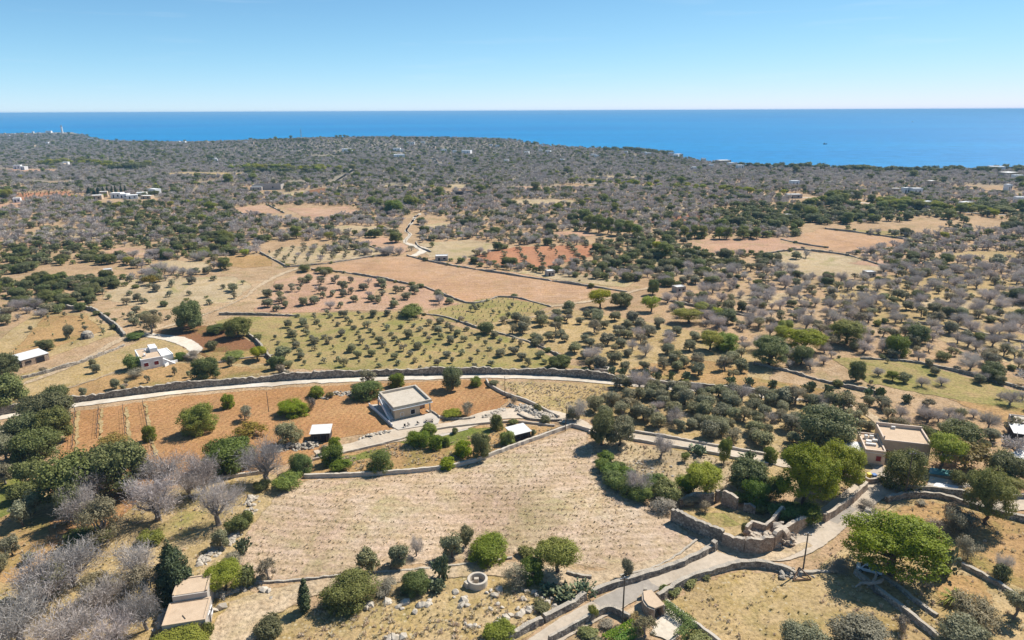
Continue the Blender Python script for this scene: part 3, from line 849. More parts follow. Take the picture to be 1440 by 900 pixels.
field('straw', [(-60, 520), (5, 470), (50, 439), (130, 440), (168, 468), (20, 522)])
field('orange', [(10, 500), (60, 445), (125, 443), (150, 465), (60, 495)])
field('greenish', [(300, 452), (325, 445), (420, 446), (400, 480), (385, 500), (350, 478), (320, 466)])
field('greenish', [(384, 520), (372, 490), (410, 440), (560, 438), (640, 458), (730, 478), (800, 512), (850, 520), (700, 521), (560, 523)])
field('straw', [(660, 460), (790, 432), (900, 450), (1000, 470), (1100, 500), (1080, 540), (880, 528), (760, 490)])
field('orange', [(880, 520), (960, 500), (1060, 520), (1030, 545), (950, 538)])
field('pinkish', [(355, 440), (385, 395), (440, 382), (535, 393), (600, 405), (650, 428), (590, 436), (420, 440)])
field('brown', [(440, 377), (520, 362), (585, 361), (690, 377), (870, 408), (858, 416), (790, 428), (700, 421), (655, 426), (600, 404), (520, 389)], fade=1.5)
field('greenish', [(600, 437), (650, 427), (700, 416), (775, 430), (740, 447), (670, 458), (615, 452)])
field('pale', [(140, 420), (172, 392), (330, 388), (356, 402), (330, 425), (210, 438)])
field('orange', [(306, 372), (322, 360), (385, 358), (386, 374), (340, 378)])
field('pale', [(368, 358), (400, 347), (500, 343), (560, 352), (500, 364), (410, 374)])
field('pinkish', [(496, 338), (540, 332), (575, 345), (568, 358), (530, 350)])
field('pale', [(588, 342), (660, 337), (720, 345), (650, 366), (600, 362)])
field('brick', [(655, 366), (672, 358), (722, 347), (834, 344), (838, 360), (760, 378), (690, 372)])
field('pale', [(690, 378), (760, 380), (900, 395), (880, 405), (780, 394)])
field('pale', [(870, 330), (960, 345), (1060, 375), (1000, 395), (900, 380)])
field('pinkish', [(962, 341), (1000, 335), (1120, 334), (1145, 345), (1090, 356), (990, 357)], fade=1.5)
field('brown', [(1110, 336), (1150, 322), (1292, 339), (1270, 348), (1190, 356), (1130, 346)], fade=1.5)
field('greenish', [(1150, 320), (1250, 325), (1330, 338), (1290, 338)])
field('pale', [(1055, 358), (1115, 352), (1205, 361), (1255, 376), (1215, 391), (1130, 388), (1080, 370)])
field('straw', [(1150, 400), (1300, 380), (1440, 390), (1440, 450), (1300, 470), (1180, 440)])
field('straw', [(1250, 445), (1400, 465), (1500, 480), (1440, 520), (1310, 475)])
field('greenish', [(1168, 505), (1210, 502), (1290, 510), (1380, 535), (1500, 570), (1480, 600), (1340, 562), (1220, 540)])
field('orange', [(1040, 528), (1150, 545), (1200, 560), (1100, 556), (1000, 535)])
field('orange', [(1330, 560), (1480, 580), (1470, 620), (1380, 585)])
field('pinkish', [(322, 293), (372, 288), (398, 299), (342, 303)])
field('pinkish', [(398, 293), (490, 290), (516, 300), (440, 311)])
field('darkred', [(430, 268), (458, 264), (462, 270), (436, 274)])
field('pale', [(395, 271), (430, 268), (436, 275), (398, 277)])
field('brick', [(18, 272), (98, 269), (118, 276), (30, 283)])
field('pinkish', [(-40, 292), (30, 284), (30, 292), (-40, 302)])
field('brick', [(905, 309), (940, 300), (1000, 299), (1004, 311), (930, 318)])
field('pale', [(870, 300), (950, 286), (1010, 289), (1000, 298), (900, 312)])
field('pale', [(55, 199), (95, 196), (100, 199), (60, 202)])
for a, b, w, h_ in ((100, 330, 70, 9), (180, 355, 40, 7), (60, 345, 50, 7), (250, 375, 50, 9), (620, 292, 60, 5), (760, 285, 60, 5), (690, 300, 50, 5), (30, 240, 60, 3), (150, 240, 60, 3), (280, 245, 80, 3),
                    (640, 262, 70, 3), (560, 262, 40, 3), (1250, 370, 60, 8), (1380, 360, 60, 7), (240, 300, 60, 5), (860, 250, 60, 2.5), (1000, 262, 50, 2.5), (740, 265, 40, 3), (1300, 300, 50, 4), (500, 322, 60, 5), (630, 318, 40, 5), (800, 330, 40, 5), (1080, 420, 60, 9), (1320, 430, 60, 10)):
    field(rnd.choice(['pale', 'pinkish', 'straw', 'pale']), [(a - w, b), (a - w * .3, b - h_), (a + w * .8, b - h_ * .7), (a + w, b + h_ * .4), (a, b + h_)])

# ------------------------------------------------------------------ roads and tracks
ROADS = []
def smooth(P, k=6):
    P = [Vector(p) for p in P]
    if len(P) < 3: return P
    out = []
    for i in range(len(P) - 1):
        p0, p1, p2, p3 = P[max(i - 1, 0)], P[i], P[i + 1], P[min(i + 2, len(P) - 1)]
        for j in range(k):
            t = j / k
            out.append(.5 * ((2 * p1) + (p2 - p0) * t + (2 * p0 - 5 * p1 + 4 * p2 - p3) * t * t + (3 * p1 - p0 - 3 * p2 + p3) * t ** 3))
    out.append(P[-1])
    return out
def ribbon(C, w):
    n = len(C); L = []; R = []
    ws = w if hasattr(w, '__len__') else [w, w]
    for i in range(n):
        t = (C[min(i + 1, n - 1)] - C[max(i - 1, 0)]).normalized(); nn = Vector((-t.y, t.x))
        f = i / (n - 1) * (len(ws) - 1); k = min(int(f), len(ws) - 2); ww = ws[k] + (ws[k + 1] - ws[k]) * (f - k)
        L.append(C[i] + nn * ww / 2); R.append(C[i] - nn * ww / 2)
    return L + R[::-1]
def road(name, mat, px, w, **kw):
    C = smooth(G(px), 5)
    ROADS.append((np.array([(p.x, p.y) for p in C]), (max(w) if hasattr(w, '__len__') else w) / 2))
    return sheet(name, [(p.x, p.y) for p in ribbon(C, w)], M[mat], **kw)
_lay[0] += .006
road('dirt_track', 'track', [(330, 905), (345, 860), (430, 830), (520, 815), (600, 806), (690, 800), (760, 806), (830, 817), (900, 806), (960, 788), (1000, 768), (1020, 752)], [9, 8, 5, 4.5, 4.5, 5, 5.5, 6, 6, 6, 6, 5], fade=.9)
sheet('dirt_track', G([(300, 915), (304, 870), (318, 846), (350, 836), (400, 826), (432, 828), (436, 838), (420, 852), (385, 872), (360, 915)]), M['track'], fade=1.6)
ROADS.append((np.array(G([(320, 905), (340, 860), (420, 838)])), 4.5))
road('gravel_lane', 'gravel', [(-60, 602), (0, 588), (100, 571.5), (250, 552), (400, 539), (560, 532.5), (700, 529.5), (800, 533.5), (880, 541), (960, 548), (1060, 556), (1200, 570)], [3.6, 3.6, 3.6, 3.6, 3.6, 3.0, 2.6, 2.4], fade=.5)
road('dirt_track', 'track', [(1180, 572), (1215, 580), (1245, 605), (1230, 640), (1240, 668)], 3.5, fade=.6)
road('driveway', 'drive', [(442, 640), (500, 628), (560, 612), (640, 600), (700, 583), (770, 584), (812, 595), (830, 603), (900, 616), (1000, 632), (1090, 650), (1200, 672)], [4.5, 5, 8, 6, 7, 7, 5, 4, 4, 4, 4, 4], fade=.5)
road('path', 'track', [(0, 552), (80, 523), (130, 500), (175, 476), (240, 458), (300, 438), (345, 418), (360, 405), (400, 384), (440, 372)], [3, 4, 4, 5, 4, 3, 3, 4, 5, 4])
road('path', 'track', [(20, 565), (100, 545), (180, 518), (230, 508)], 2.2)
road('path', 'gravel', [(196, 470), (250, 478), (275, 492), (262, 502)], [5, 7, 6, 4])
road('path', 'gravel', [(580, 361), (596, 351), (570, 341), (577, 330), (572, 322), (590, 300)], [6, 9, 5, 5, 4, 4])
road('path', 'track', [(770, 432), (800, 428), (860, 419), (890, 410), (915, 405)], 4)
road('path', 'track', [(700, 452), (760, 444), (800, 430)], 3.0)
road('path', 'gravel', [(470, 256), (486, 246), (498, 238)], [8, 7, 6])
road('path', 'gravel', [(608, 222), (618, 232), (640, 233)], [6, 8, 5])
road('coast_road', 'gravel', [(800, 256.5), (880, 261), (960, 266), (1040, 272), (1120, 277), (1220, 286), (1320, 296), (1440, 303.5), (1600, 311)], 8)
road('path', 'gravel', [(160, 240), (200, 236), (240, 236)], 6)
road('road', 'asphalt', [(735, 925), (790, 886), (850, 853), (925, 815), (985, 792), (1040, 777), (1090, 772), (1130, 757), (1170, 730), (1212, 698), (1236, 680), (1250, 660)], [4.4, 4.4, 4.6, 4.6, 4.8, 6.0, 8.0, 8.0, 7, 7, 8, 5], fade=.5)
road('road', 'track', [(1000, 762), (1040, 775), (1085, 782), (1140, 765)], [5, 6, 4, 2], fade=1)
road('road', 'patch', [(842, 856), (880, 838), (920, 819)], 3.9, fade=.3)
road('road', 'asphalt', [(1225, 690), (1262, 690), (1320, 694), (1380, 712), (1440, 709), (1560, 700)], [6, 3, 3, 4, 5, 5], fade=.5)
road('road', 'patch', [(1166, 733), (1184, 720), (1196, 711)], 3.6, fade=.3)
road('path', 'track', [(885, 870), (905, 858), (912, 845), (925, 850)], [3, 4, 4, 3], fade=.6)
road('path', 'gravel', [(930, 900), (945, 872), (950, 856)], [4, 4, 3], fade=.3)

# pale strips between the vine rows of the red field
for a in ([(110, 578), (107, 636)], [(143.5, 575), (141, 618)], [(178, 573), (184, 640)], [(204, 568), (219, 642)]):
    sheet('grass_strip', [(p.x, p.y) for p in ribbon([Vector(q) for q in G([a[0], ((a[0][0] + a[1][0]) / 2, (a[0][1] + a[1][1]) / 2), a[1]])], 1.1)], M['straw'], fade=.35, step=1.2)

# ------------------------------------------------------------------ walls
WALLS = []
def wall(name, mat, px, h, th, label, rough=.18, group=None, step=None, cat='wall', hs=None, wob=.12):
    C = smooth(G(px), 4)
    if mat == 'greystone' and C[0].y > 190: h *= .8; th *= .75; rough += .1
    step = step or max(.8, C[0].y * .004)
    D = [C[0]]
    for a, b in zip(C[:-1], C[1:]):
        k = max(1, int((b - a).length / step))
        D += [a.lerp(b, (j + 1) / k) for j in range(k)]
    n = len(D); v = []; f = []; ph = [rnd.uniform(0, 6.28) for _ in range(3)]
    for i, p in enumerate(D):
        t = (D[min(i + 1, n - 1)] - D[max(i - 1, 0)]).normalized(); nn = Vector((-t.y, t.x))
        fr = i / max(1, n - 1)
        hh = h if hs is None else float(np.interp(fr, np.linspace(0, 1, len(hs)), hs))
        s_ = i * step
        hh = hh * (1 + rnd.gauss(0, rough * .5) + rough * .8 * (math.sin(s_ * .16 + ph[0]) + .7 * math.sin(s_ * .43 + ph[1]) - .4)); w = th / 2 * (1 + rough * .5 * math.sin(s_ * .3 + ph[2]))
        o = rnd.gauss(0, wob * th * .5)
        for q, z in ((-w * 1.15 + o, -.1), (-w * .95 + o * 1.2 + rnd.gauss(0, .03), hh * .55), (-w * .8 + o + rnd.gauss(0, .03), hh * (1 + rnd.gauss(0, .03))),
                     (w * .8 + o + rnd.gauss(0, .03), hh * (1 + rnd.gauss(0, .04))), (w * .95 + o, hh * .55), (w * 1.15 + o, -.1)):
            c = p + nn * q; v.append((c.x, c.y, z))
    for i in range(n - 1):
        for k in range(5):
            f.append((i * 6 + k, i * 6 + k + 1, (i + 1) * 6 + k + 1, (i + 1) * 6 + k))
    f.append(tuple(range(5, -1, -1))); f.append(tuple((n - 1) * 6 + k for k in range(6)))
    m = MB().add(v, f)
    o = m.build(name, M[mat]); tag(o, label, cat, group)
    WALLS.append((np.array([(p.x, p.y) for p in D]), th / 2 + .3))
    return o
DW = 'dry_stone_wall'
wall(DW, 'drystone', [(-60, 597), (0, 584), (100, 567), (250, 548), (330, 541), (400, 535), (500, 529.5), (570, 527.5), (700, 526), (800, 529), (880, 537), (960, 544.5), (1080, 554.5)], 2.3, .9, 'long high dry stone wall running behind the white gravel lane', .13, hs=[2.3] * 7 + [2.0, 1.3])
wall('boundary_wall', 'plasterwall', [(428, 671.5), (520, 668.5), (640, 656.5), (720, 630), (804, 600)], .95, .7, 'low pale wall along the top of the big stubble field', .03)
wall('boundary_wall', 'plasterwall', [(804, 600), (816, 603), (832, 608)], .95, .5, 'short pale wall closing the upper corner of the stubble field', .03)
wall('boundary_wall', 'plasterwall', [(228, 682), (330, 671), (378, 664)], .8, .6, 'low pale wall below the red field by the dark carob', .05)
wall(DW, 'greystone', [(350, 820), (400, 818), (520, 807), (640, 796), (720, 785)], .4, .5, 'ankle-high stone kerb wall between stubble field and dirt track', .3)
wall(DW, 'greystone', [(797, 806), (812, 811), (832, 813)], .6, .6, 'short curved stub of wall at the yellow-green bush beside the track', .2)
wall(DW, 'greystone', [(872, 810), (910, 802), (950, 783), (980, 760)], .35, .5, 'low stone edging along the curved end of the stubble field', .3)
wall('roadside_wall', 'drystone', [(690, 912), (762, 876)], 1.4, 1.0, 'brownish dry stone wall by the road at the lower edge', .1)
wall('roadside_wall', 'drystone', [(765, 874), (800, 856), (822, 842)], 1.4, 1.0, 'thick dry stone road wall below the cactus clump', .08)
wall('roadside_wall', 'drystone', [(833, 836), (860, 827), (905, 814), (960, 795), (1002, 774)], 1.3, 1.0, 'long curving wall between dirt track and asphalt road', .08)
wall('gate_pillar', 'drystone', [(1001, 775), (1005, 772)], 2.0, 1.1, 'squat stone pillar at the end of the curving road wall', .05, cat='pillar')
wall('garden_wall', 'drystone', [(772, 905), (830, 873), (855, 861), (872, 866), (885, 874)], 1.4, .6, 'grey garden wall bordering the road left of the pole', .05)
wall(DW, 'drystone', [(925, 846), (955, 826), (985, 812), (1040, 797), (1080, 798), (1112, 807)], 1.3, 1.0, 'dry stone wall between the asphalt road and the straw paddock', .12)
wall(DW, 'greystone', [(1118, 808), (1150, 805), (1185, 803)], .5, .7, 'tumbled low wall between the pole brace and the shady pine', .35)
wall('garden_wall', 'plasterwall', [(936, 848), (964, 870), (1013, 906)], .8, .6, 'pale straight wall along the clipped garden hedge', .03)
wall('enclosure_wall', 'tuff', [(1176, 669), (1205, 679), (1217, 686)], 1.3, .8, 'stone wall closing the pine yard towards the farmhouse', .05)
wall('enclosure_wall', 'tuff', [(1217, 688), (1200, 705), (1176, 723), (1158, 735)], 2.0, .8, 'tall stone wall beside the asphalt road below the pines', .05)
wall('yard_wall', 'tuff', [(1160, 660), (1200, 668), (1222, 680), (1240, 676)], 1.2, .6, 'low tan yard wall behind the yellow and blue bins', .04)
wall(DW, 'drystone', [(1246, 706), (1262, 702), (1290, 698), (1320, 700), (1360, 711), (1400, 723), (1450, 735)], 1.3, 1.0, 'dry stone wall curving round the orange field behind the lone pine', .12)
wall(DW, 'drystone', [(1262, 695), (1300, 695), (1340, 699), (1372, 706)], 2.0, .8, 'higher grey stone wall in front of the farmhouse garden', .06)
wall(DW, 'drystone', [(1405, 702), (1440, 701), (1500, 697)], 1.2, .8, 'stone wall beyond the road at the right edge', .1)
wall(DW, 'greystone', [(1352, 796), (1380, 811), (1410, 828), (1440, 848), (1470, 870)], .9, .8, 'dry stone wall running down right from the big cactus', .15)
wall(DW, 'greystone', [(1202, 806), (1230, 829), (1270, 860), (1330, 908)], .9, .8, 'straight stone wall with a bleached log across it', .12)
wall(DW, 'greystone', [(1232, 803), (1262, 826), (1290, 848), (1318, 868)], .6, .7, 'broken wall in the shade of the big umbrella pine', .3)
wall(DW, 'greystone', [(1207, 735), (1215, 728), (1222, 722)], 1.0, 1.4, 'ruined wall stub beside the road left of the big pine', .3)
wall('boundary_wall', 'plasterwall', [(684, 536), (690, 544), (712, 556), (742, 566), (770, 580), (786, 588)], .9, .6, 'curved low wall right of the red field behind the house', .05)
wall(DW, 'drystone', [(728, 583), (745, 590), (770, 592), (790, 592)], .6, .6, 'low wall below the stone heap beside the driveway', .1)
wall(DW, 'greystone', [(600, 578), (622, 588), (650, 590), (668, 588)], .6, .7, 'rough wall below the red field right of the house', .25)
wall('boundary_wall', 'plasterwall', [(440, 648), (500, 634), (560, 620), (600, 608), (650, 600), (720, 594), (780, 600)], .6, .4, 'low wall between driveway and kitchen garden', .05)
wall('boundary_wall', 'plasterwall', [(828, 609), (900, 621), (990, 636), (1080, 655)], .7, .6, 'pale wall on the near side of the grove driveway', .1)
wall('boundary_wall', 'plasterwall', [(862, 604), (920, 612), (1000, 627), (1085, 642)], .7, .6, 'pale wall on the far side of the grove driveway', .1)
wall(DW, 'greystone', [(52, 437), (80, 435), (128, 436), (150, 449), (168, 464), (176, 474)], 1.8, 1.2, 'dark stone wall around the sapling plot on the left', .1)
wall(DW, 'drystone', [(30, 533), (80, 521), (135, 503), (175, 486)], 1.0, .8, 'pale rough wall along the lane by the stone barn', .3)
wall(DW, 'greystone', [(308, 443), (350, 443), (422, 445)], 1.3, .8, 'short dark wall above the grass strip in the olive groves', .1)
wall(DW, 'drystone', [(348, 471), (362, 482), (384, 510), (405, 528)], 1.3, .8, 'straight wall on the right of the white house plot', .1)
wall(DW, 'greystone', [(300, 512), (340, 505), (385, 500)], .6, .6, 'low wall below the dark soil plot of the white house', .2)
wall(DW, 'greystone', [(438, 380), (480, 383), (530, 391), (600, 405)], 1.2, 1.0, 'dark wall along the near edge of the large brown field', .15)
wall(DW, 'greystone', [(600, 405), (640, 421), (668, 427), (700, 418)], 1.0, .8, 'wall between the brown field and the small sapling plot', .15)
wall(DW, 'greystone', [(700, 418), (730, 420), (775, 432)], .9, .7, 'low wall arching over the small sapling plot', .15)
wall(DW, 'greystone', [(572, 360), (620, 371), (700, 384), (800, 399), (882, 411)], 1.2, 1.0, 'long wall along the far edge of the large brown field', .15)
wall(DW, 'greystone', [(366, 356), (390, 368), (404, 376)], 1.2, .9, 'wall left of the pale almond orchard', .12)
wall(DW, 'greystone', [(400, 376), (450, 372), (520, 362), (550, 358)], 1.0, .8, 'wall below the pale almond orchard', .12)
wall(DW, 'greystone', [(500, 340), (530, 350), (556, 357)], 1.0, .8, 'wall between the almond orchard and the tilled strip', .12)
wall(DW, 'greystone', [(585, 341), (590, 348), (606, 355)], 1.2, .9, 'curved wall beside the white bend of the path', .12)
wall(DW, 'greystone', [(594, 338), (660, 332), (740, 331)], 1.2, .9, 'wall along the top of the clearing beyond the white bend', .12)
wall(DW, 'greystone', [(560, 440), (620, 445), (670, 461), (740, 480), (800, 508)], .9, .8, 'overgrown wall on the right of the green orchard', .2)
wall(DW, 'greystone', [(1160, 322), (1220, 329), (1300, 341), (1360, 348)], 1.3, 1.0, 'dark wall above the brown field on the right', .12)
wall(DW, 'greystone', [(1060, 359), (1120, 352), (1140, 353)], 1.2, .9, 'wall between the pinkish field and the pale clearing', .12)
wall(DW, 'greystone', [(1140, 353), (1190, 359), (1240, 374), (1260, 379)], 1.2, .9, 'wall on the right of the pale clearing', .12)
wall(DW, 'greystone', [(1098, 337), (1130, 344), (1165, 349)], 1.1, .9, 'wall between the pinkish and the brown field on the right', .12)
wall(DW, 'greystone', [(1190, 357), (1240, 352), (1290, 341)], 1.1, .9, 'wall below the brown field on the right', .12)
wall(DW, 'greystone', [(1210, 505), (1290, 511), (1400, 537), (1500, 566)], 1.1, .9, 'wall along the far side of the green clearing on the right', .15)
wall(DW, 'greystone', [(1060, 512), (1110, 523), (1150, 535), (1240, 556)], 1.2, .9, 'wall crossing the dead olive grove above the gravel lane', .15)
wall(DW, 'greystone', [(920, 419), (980, 432), (1040, 443), (1090, 452)], 1.1, .9, 'wall with shrubs running right from the tan path', .15)
wall(DW, 'greystone', [(1290, 455), (1350, 463), (1420, 478), (1480, 490)], 1.0, .9, 'wall among the dead olives at the right edge', .15)
wall(DW, 'greystone', [(1270, 330), (1440, 345)], 1.1, .9, 'far straight wall by the right edge below the pine wood', .12)
wall(DW, 'greystone', [(325, 292), (345, 303)], 1.2, .9, 'far wall left of the pale twin fields', .12)
wall(DW, 'greystone', [(374, 287), (400, 300)], 1.2, .9, 'far wall between the pale twin fields', .12)

# ------------------------------------------------------------------ buildings
KEEP = []        # (x, y, r) places where nothing may be planted
def keep(px, py, r): KEEP.append((*at(px, py), r))
def base(A, B, C=None, depth=None, z=0.0):
    """local frame on the ground: front edge A->B in the picture, depth away from the camera (or to the point C)"""
    a, b = Vector(at(*A, z)), Vector(at(*B, z))
    x = (b - a); w = x.length; x.normalize(); y = Vector((-x.y, x.x))
    if C is not None: depth = abs((Vector(at(*C, z)) - a).dot(y))
    return (a.x, a.y, z), math.atan2(x.y, x.x), w, depth
def window(par, x, y, z, w, h, ax='x', pane='glass', frame='white', name='window', out=-1):
    """window or door on a wall plane facing out (-1: towards smaller y or x)"""
    m = MB(); t = .07; d = .10
    def bb(x0, x1, z0, z1, o0, o1):
        if ax == 'x': m_.bx(x + x0, x + x1, y + out * o1 if out < 0 else y + o0, y + out * o0 if out < 0 else y + o1, z + z0, z + z1)
        else: m_.bx(x + out * o1 if out < 0 else x + o0, x + out * o0 if out < 0 else x + o1, y + x0, y + x1, z + z0, z + z1)
    m_ = m
    bb(-w / 2 - t, w / 2 + t, h, h + t, .004, d); bb(-w / 2 - t, -w / 2, 0, h, .004, d); bb(w / 2, w / 2 + t, 0, h, .004, d)
    if name == 'window': bb(-w / 2 - t - .06, w / 2 + t + .06, -t, 0, .004, d + .08)
    o = m.build(name, M[frame], par)
    m_ = MB(); bb(-w / 2 + .003, w / 2 - .003, .003, h - .003, .006, .04)
    m_.build('pane' if pane == 'glass' else ('panel' if name == 'door' else 'shutter'), M[pane], o)
    return o
def flat_house(name, label, fr, h, wm, rm, par=.45, cat='house', over=0.0, body=None, th=.28, pm=None, roofz=None):
    loc, rz, w, d = fr
    t = thing(name, label, cat, loc, rz)
    MB().prism(body or [(0, 0), (w, 0), (w, d), (0, d)], -.1, h).build('wall', M[wm], t)
    o = over
    MB().bx(-o + th, w + o - th, -o + th, d + o - th, h + .004, h + .12).build('roof', M[rm], t)
    m = MB()
    m.bx(-o - .02, w + o + .02, -o - .02, -o + th, h + .002, h + par); m.bx(-o - .02, w + o + .02, d + o - th, d + o + .02, h + .002, h + par)
    m.bx(-o - .02, -o + th, -o + th, d + o - th, h + .002, h + par); m.bx(w + o - th, w + o + .02, -o + th, d + o - th, h + .002, h + par)
    m.build('parapet', M[pm or wm], t)
    cx, cy = w / 2, d / 2
    c, s = math.cos(rz), math.sin(rz)
    KEEP.append((loc[0] + c * cx - s * cy, loc[1] + s * cx + c * cy, .62 * max(w, d)))
    return t

# central house with terrace and outside stair
fr = base((555.6, 592.2), (605.6, 581.1), (532.5, 571.5)); W_, D_ = fr[2], fr[3]
xs = W_ * .70
house = flat_house('flat_roofed_house', 'beige single storey house with flat grey roof, porch and outside stair amid red soil', fr, 3.45, 'beige', 'roofgrey', .8, over=.35, th=.5, pm='roofgrey',
                   body=[(0, 0), (xs, 0), (xs, D_ * .38), (W_ - .1, D_ * .38), (W_ - .1, D_), (0, D_)])
MB().bx(-.55, W_ + .55, -.55, D_ + .55, 3.30, 3.449).build('cornice', M['white'], house)
for x, y in ((W_ - .2, -.1), (W_ - .2, D_ * .36)): MB().bx(x - .16, x + .16, y - .16, y + .16, 0, 3.29).build('post', M['plasterwall'], house)
MB().bx(-1.72, -1.42, D_ * .78, D_ * .78 + .3, 0, 3.29).build('post', M['plasterwall'], house)
window(house, W_ * .5, 0, 1.0, 1.2, 1.3, pane='hole')
window(house, W_ * .2, 0, 1.0, .9, 1.1, pane='roofcream')
window(house, W_ * .80, D_ * .38, .05, 1.0, 2.2, pane='redshutter', name='door')
window(house, W_ * .92, D_ * .38, 1.0, .9, 1.2, pane='hole')
window(house, 0, D_ * .3, 1.0, 1.1, 1.3, ax='y', pane='hole')
window(house, 0, D_ * .62, 1.0, 1.1, 1.3, ax='y', pane='hole')
m = MB(); N_ = 16
for i in range(N_):
    y0 = D_ * .02 + i * (D_ * .76) / N_
    m.bx(-1.35, -.06, y0, y0 + D_ * .76 / N_, 0 if i < 3 else (i - 2.4) * 3.3 / N_, (i + 1) * 3.3 / N_)
m.build('stair', M['white'], house)
m = MB()
v = [(x, y, z) for x in (-1.52, -1.36) for y, z in ((D_ * .0, 0), (D_ * .0, 1.0), (D_ * .78, 4.2), (D_ * .78, 3.0))]
m.add(v, [(0, 1, 2, 3), (7, 6, 5, 4), (0, 4, 5, 1), (1, 5, 6, 2), (2, 6, 7, 3), (3, 7, 4, 0)])
m.build('stair_rail', M['white'], house)
def slab(name, mat, px, h, z0=0, label=None):
    return MB().prism([at(*p) for p in px], z0, h).build(name, M[mat])
s_ = slab('terrace', 'concrete', [(519, 571), (533, 569.5), (556, 592.5), (606, 582), (620, 586), (616, 597), (560, 606), (549, 600)], .35); tag(s_, kind='structure')
s_ = slab('terrace', 'concrete', [(610, 609), (652, 599.5), (659, 604), (622, 614)], .12); tag(s_, kind='structure')
wall('terrace_wall', 'white', [(519, 571), (535, 585), (552, 601)], .95, .22, 'white terrace parapet left of the beige house', .01, wob=0)
wall('terrace_wall', 'plasterwall', [(606, 580), (614, 585), (619, 590)], .8, .2, 'short terrace parapet right of the porch', .01, wob=0)
KEEP.append((*at(590, 600), 5)); KEEP.append((*at(540, 585), 4))
def bench_table(px, py, rz, label):
    t = thing('picnic_table', label, 'table', (*at(px, py, .35), .35), rz)
    MB().bx(-1.1, 1.1, -.4, .4, .70, .76).build('tabletop', M['deadwood'], t)
    for s in (-1, 1):
        MB().bx(-1.1, 1.1, s * .75 - .14, s * .75 + .14, .42, .47).build('bench', M['deadwood'], t)
        MB().bx(s * .8 - .05, s * .8 + .05, -.7, .7, .0, .42).bx(s * .8 - .05, s * .8 + .05, -.2, .2, .42, .7).build('leg', M['wood'], t)
bench_table(604, 592.5, .3, 'grey picnic table with two benches on the house terrace')
for i, (px, py, l) in enumerate(((569, 601, 'dark garden chair at the left of the terrace'), (575, 598.5, 'dark garden chair beside the terrace corner'), (588, 596.5, 'dark garden chair near the picnic table'))):
    t = thing('garden_chair', l, 'chair', (*at(px, py, .35), .35), i * 1.3, 'dark garden chairs on the terrace')
    MB().bx(-.25, .25, -.25, .25, .42, .47).build('seat', M['darkwood'], t); MB().bx(-.25, .25, .22, .27, .47, .95).build('backrest', M['darkwood'], t)
    for sx in (-.22, .22):
        for sy in (-.22, .22): MB().bx(sx - .025, sx + .025, sy - .025, sy + .025, 0, .42).build('leg', M['darkwood'], t)

for i, (a, b) in enumerate((((106, 580), (102, 634)), ((139, 577), (136, 616)), ((173, 575), (178, 632)), ((201, 569), (213, 634)))):
    A_, B_ = Vector(at(*a)), Vector(at(*b)); d_ = (B_ - A_); L_ = d_.length
    t = thing('vine_trellis', ('leftmost', 'second', 'third', 'rightmost')[i] + ' of the four vine trellis rows on the red field', 'trellis', (A_.x, A_.y, 0), math.atan2(d_.y, d_.x), 'vine trellis rows on the red field')
    n = int(L_ / 3.2)
    for k in range(n + 1): MB().bx(k * L_ / n - .07, k * L_ / n + .07, -.07, .07, 0, 1.5).build('post', M['wood'], t)
    for z in (.7, 1.4): MB().tube([(0, 0, z), (L_, 0, z)], .035, 4).build('wire', M['wood'], t)
def shed(fr, h, label, rm='tin', wm='darkwood', slope=.35, over=.3, post=False, name='garden_shed'):
    loc, rz, w, d = fr
    t = thing(name, label, 'shed', loc, rz)
    MB().bx(0, w, 0, d, -.05, h - .02).build('wall', M[wm], t)
    v = []
    for z in (0, .09):
        v += [(-over, -over, h + z), (w + over, -over, h + z), (w + over, d + over, h + slope + z), (-over, d + over, h + slope + z)]
    MB().add(v, [(3, 2, 1, 0), (4, 5, 6, 7), (0, 1, 5, 4), (1, 2, 6, 5), (2, 3, 7, 6), (3, 0, 4, 7)]).build('roof', M[rm], t)
    window(t, w * .68, 0, .05, w * .28, h * .78, pane='hole', frame='wood', name='door')
    window(t, w * .25, 0, h * .4, w * .2, h * .3, pane='hole', frame='wood')
    KEEP.append((loc[0], loc[1] + d * .5, w * .7))
    return t
shed(base((438, 622.5), (464, 621), depth=4.2), 2.4, 'dark shed with pale tin roof beside the stone heap on red soil')
shed(base((723, 622), (746, 616), depth=4.0), 2.0, 'dark shed with pale roof by the low wall of the stubble field')

# white house on the left
fr = base((200, 521), (231, 515), (183, 507.5)); W_, D_ = fr[2], fr[3]
wh = flat_house('white_house', 'white single storey house with terracotta flat roof in the dry field on the left', fr, 3.2, 'white', 'roofcream', .35)
window(wh, W_ * .22, 0, 1.0, 1.3, 1.3, pane='redshutter'); window(wh, W_ * .68, 0, 1.0, 1.3, 1.3, pane='redshutter')
window(wh, 0, D_ * .5, 1.0, 1.1, 1.2, ax='y', pane='hole')
MB().bx(W_ * .6, W_ * .95, D_ * .55, D_ * .95, 3.33, 4.7).build('stair_tower', M['white'], wh)
for i in range(3): MB().lathe([(.0, 0), (.34, .0), (.38, .3), (.34, .75), (0, .85)], 10, (W_ * .42 + i * .9, D_ * .75, 3.33)).build('water_tank', M['white'], wh)
MB().bx(W_ * .25, W_ * .32, D_ * .3, D_ * .4, 3.33, 4.0).build('chimney', M['white'], wh)
m = MB(); v = [(W_ + .01, .3, 0), (W_ + 3.6, .3, 0), (W_ + .01, .3, 2.6), (W_ + .01, 1.5, 0), (W_ + 3.6, 1.5, 0), (W_ + .01, 1.5, 2.6)]
m.add(v, [(0, 1, 2), (5, 4, 3), (0, 3, 4, 1), (1, 4, 5, 2), (2, 5, 3, 0)]).build('stair', M['white'], wh)
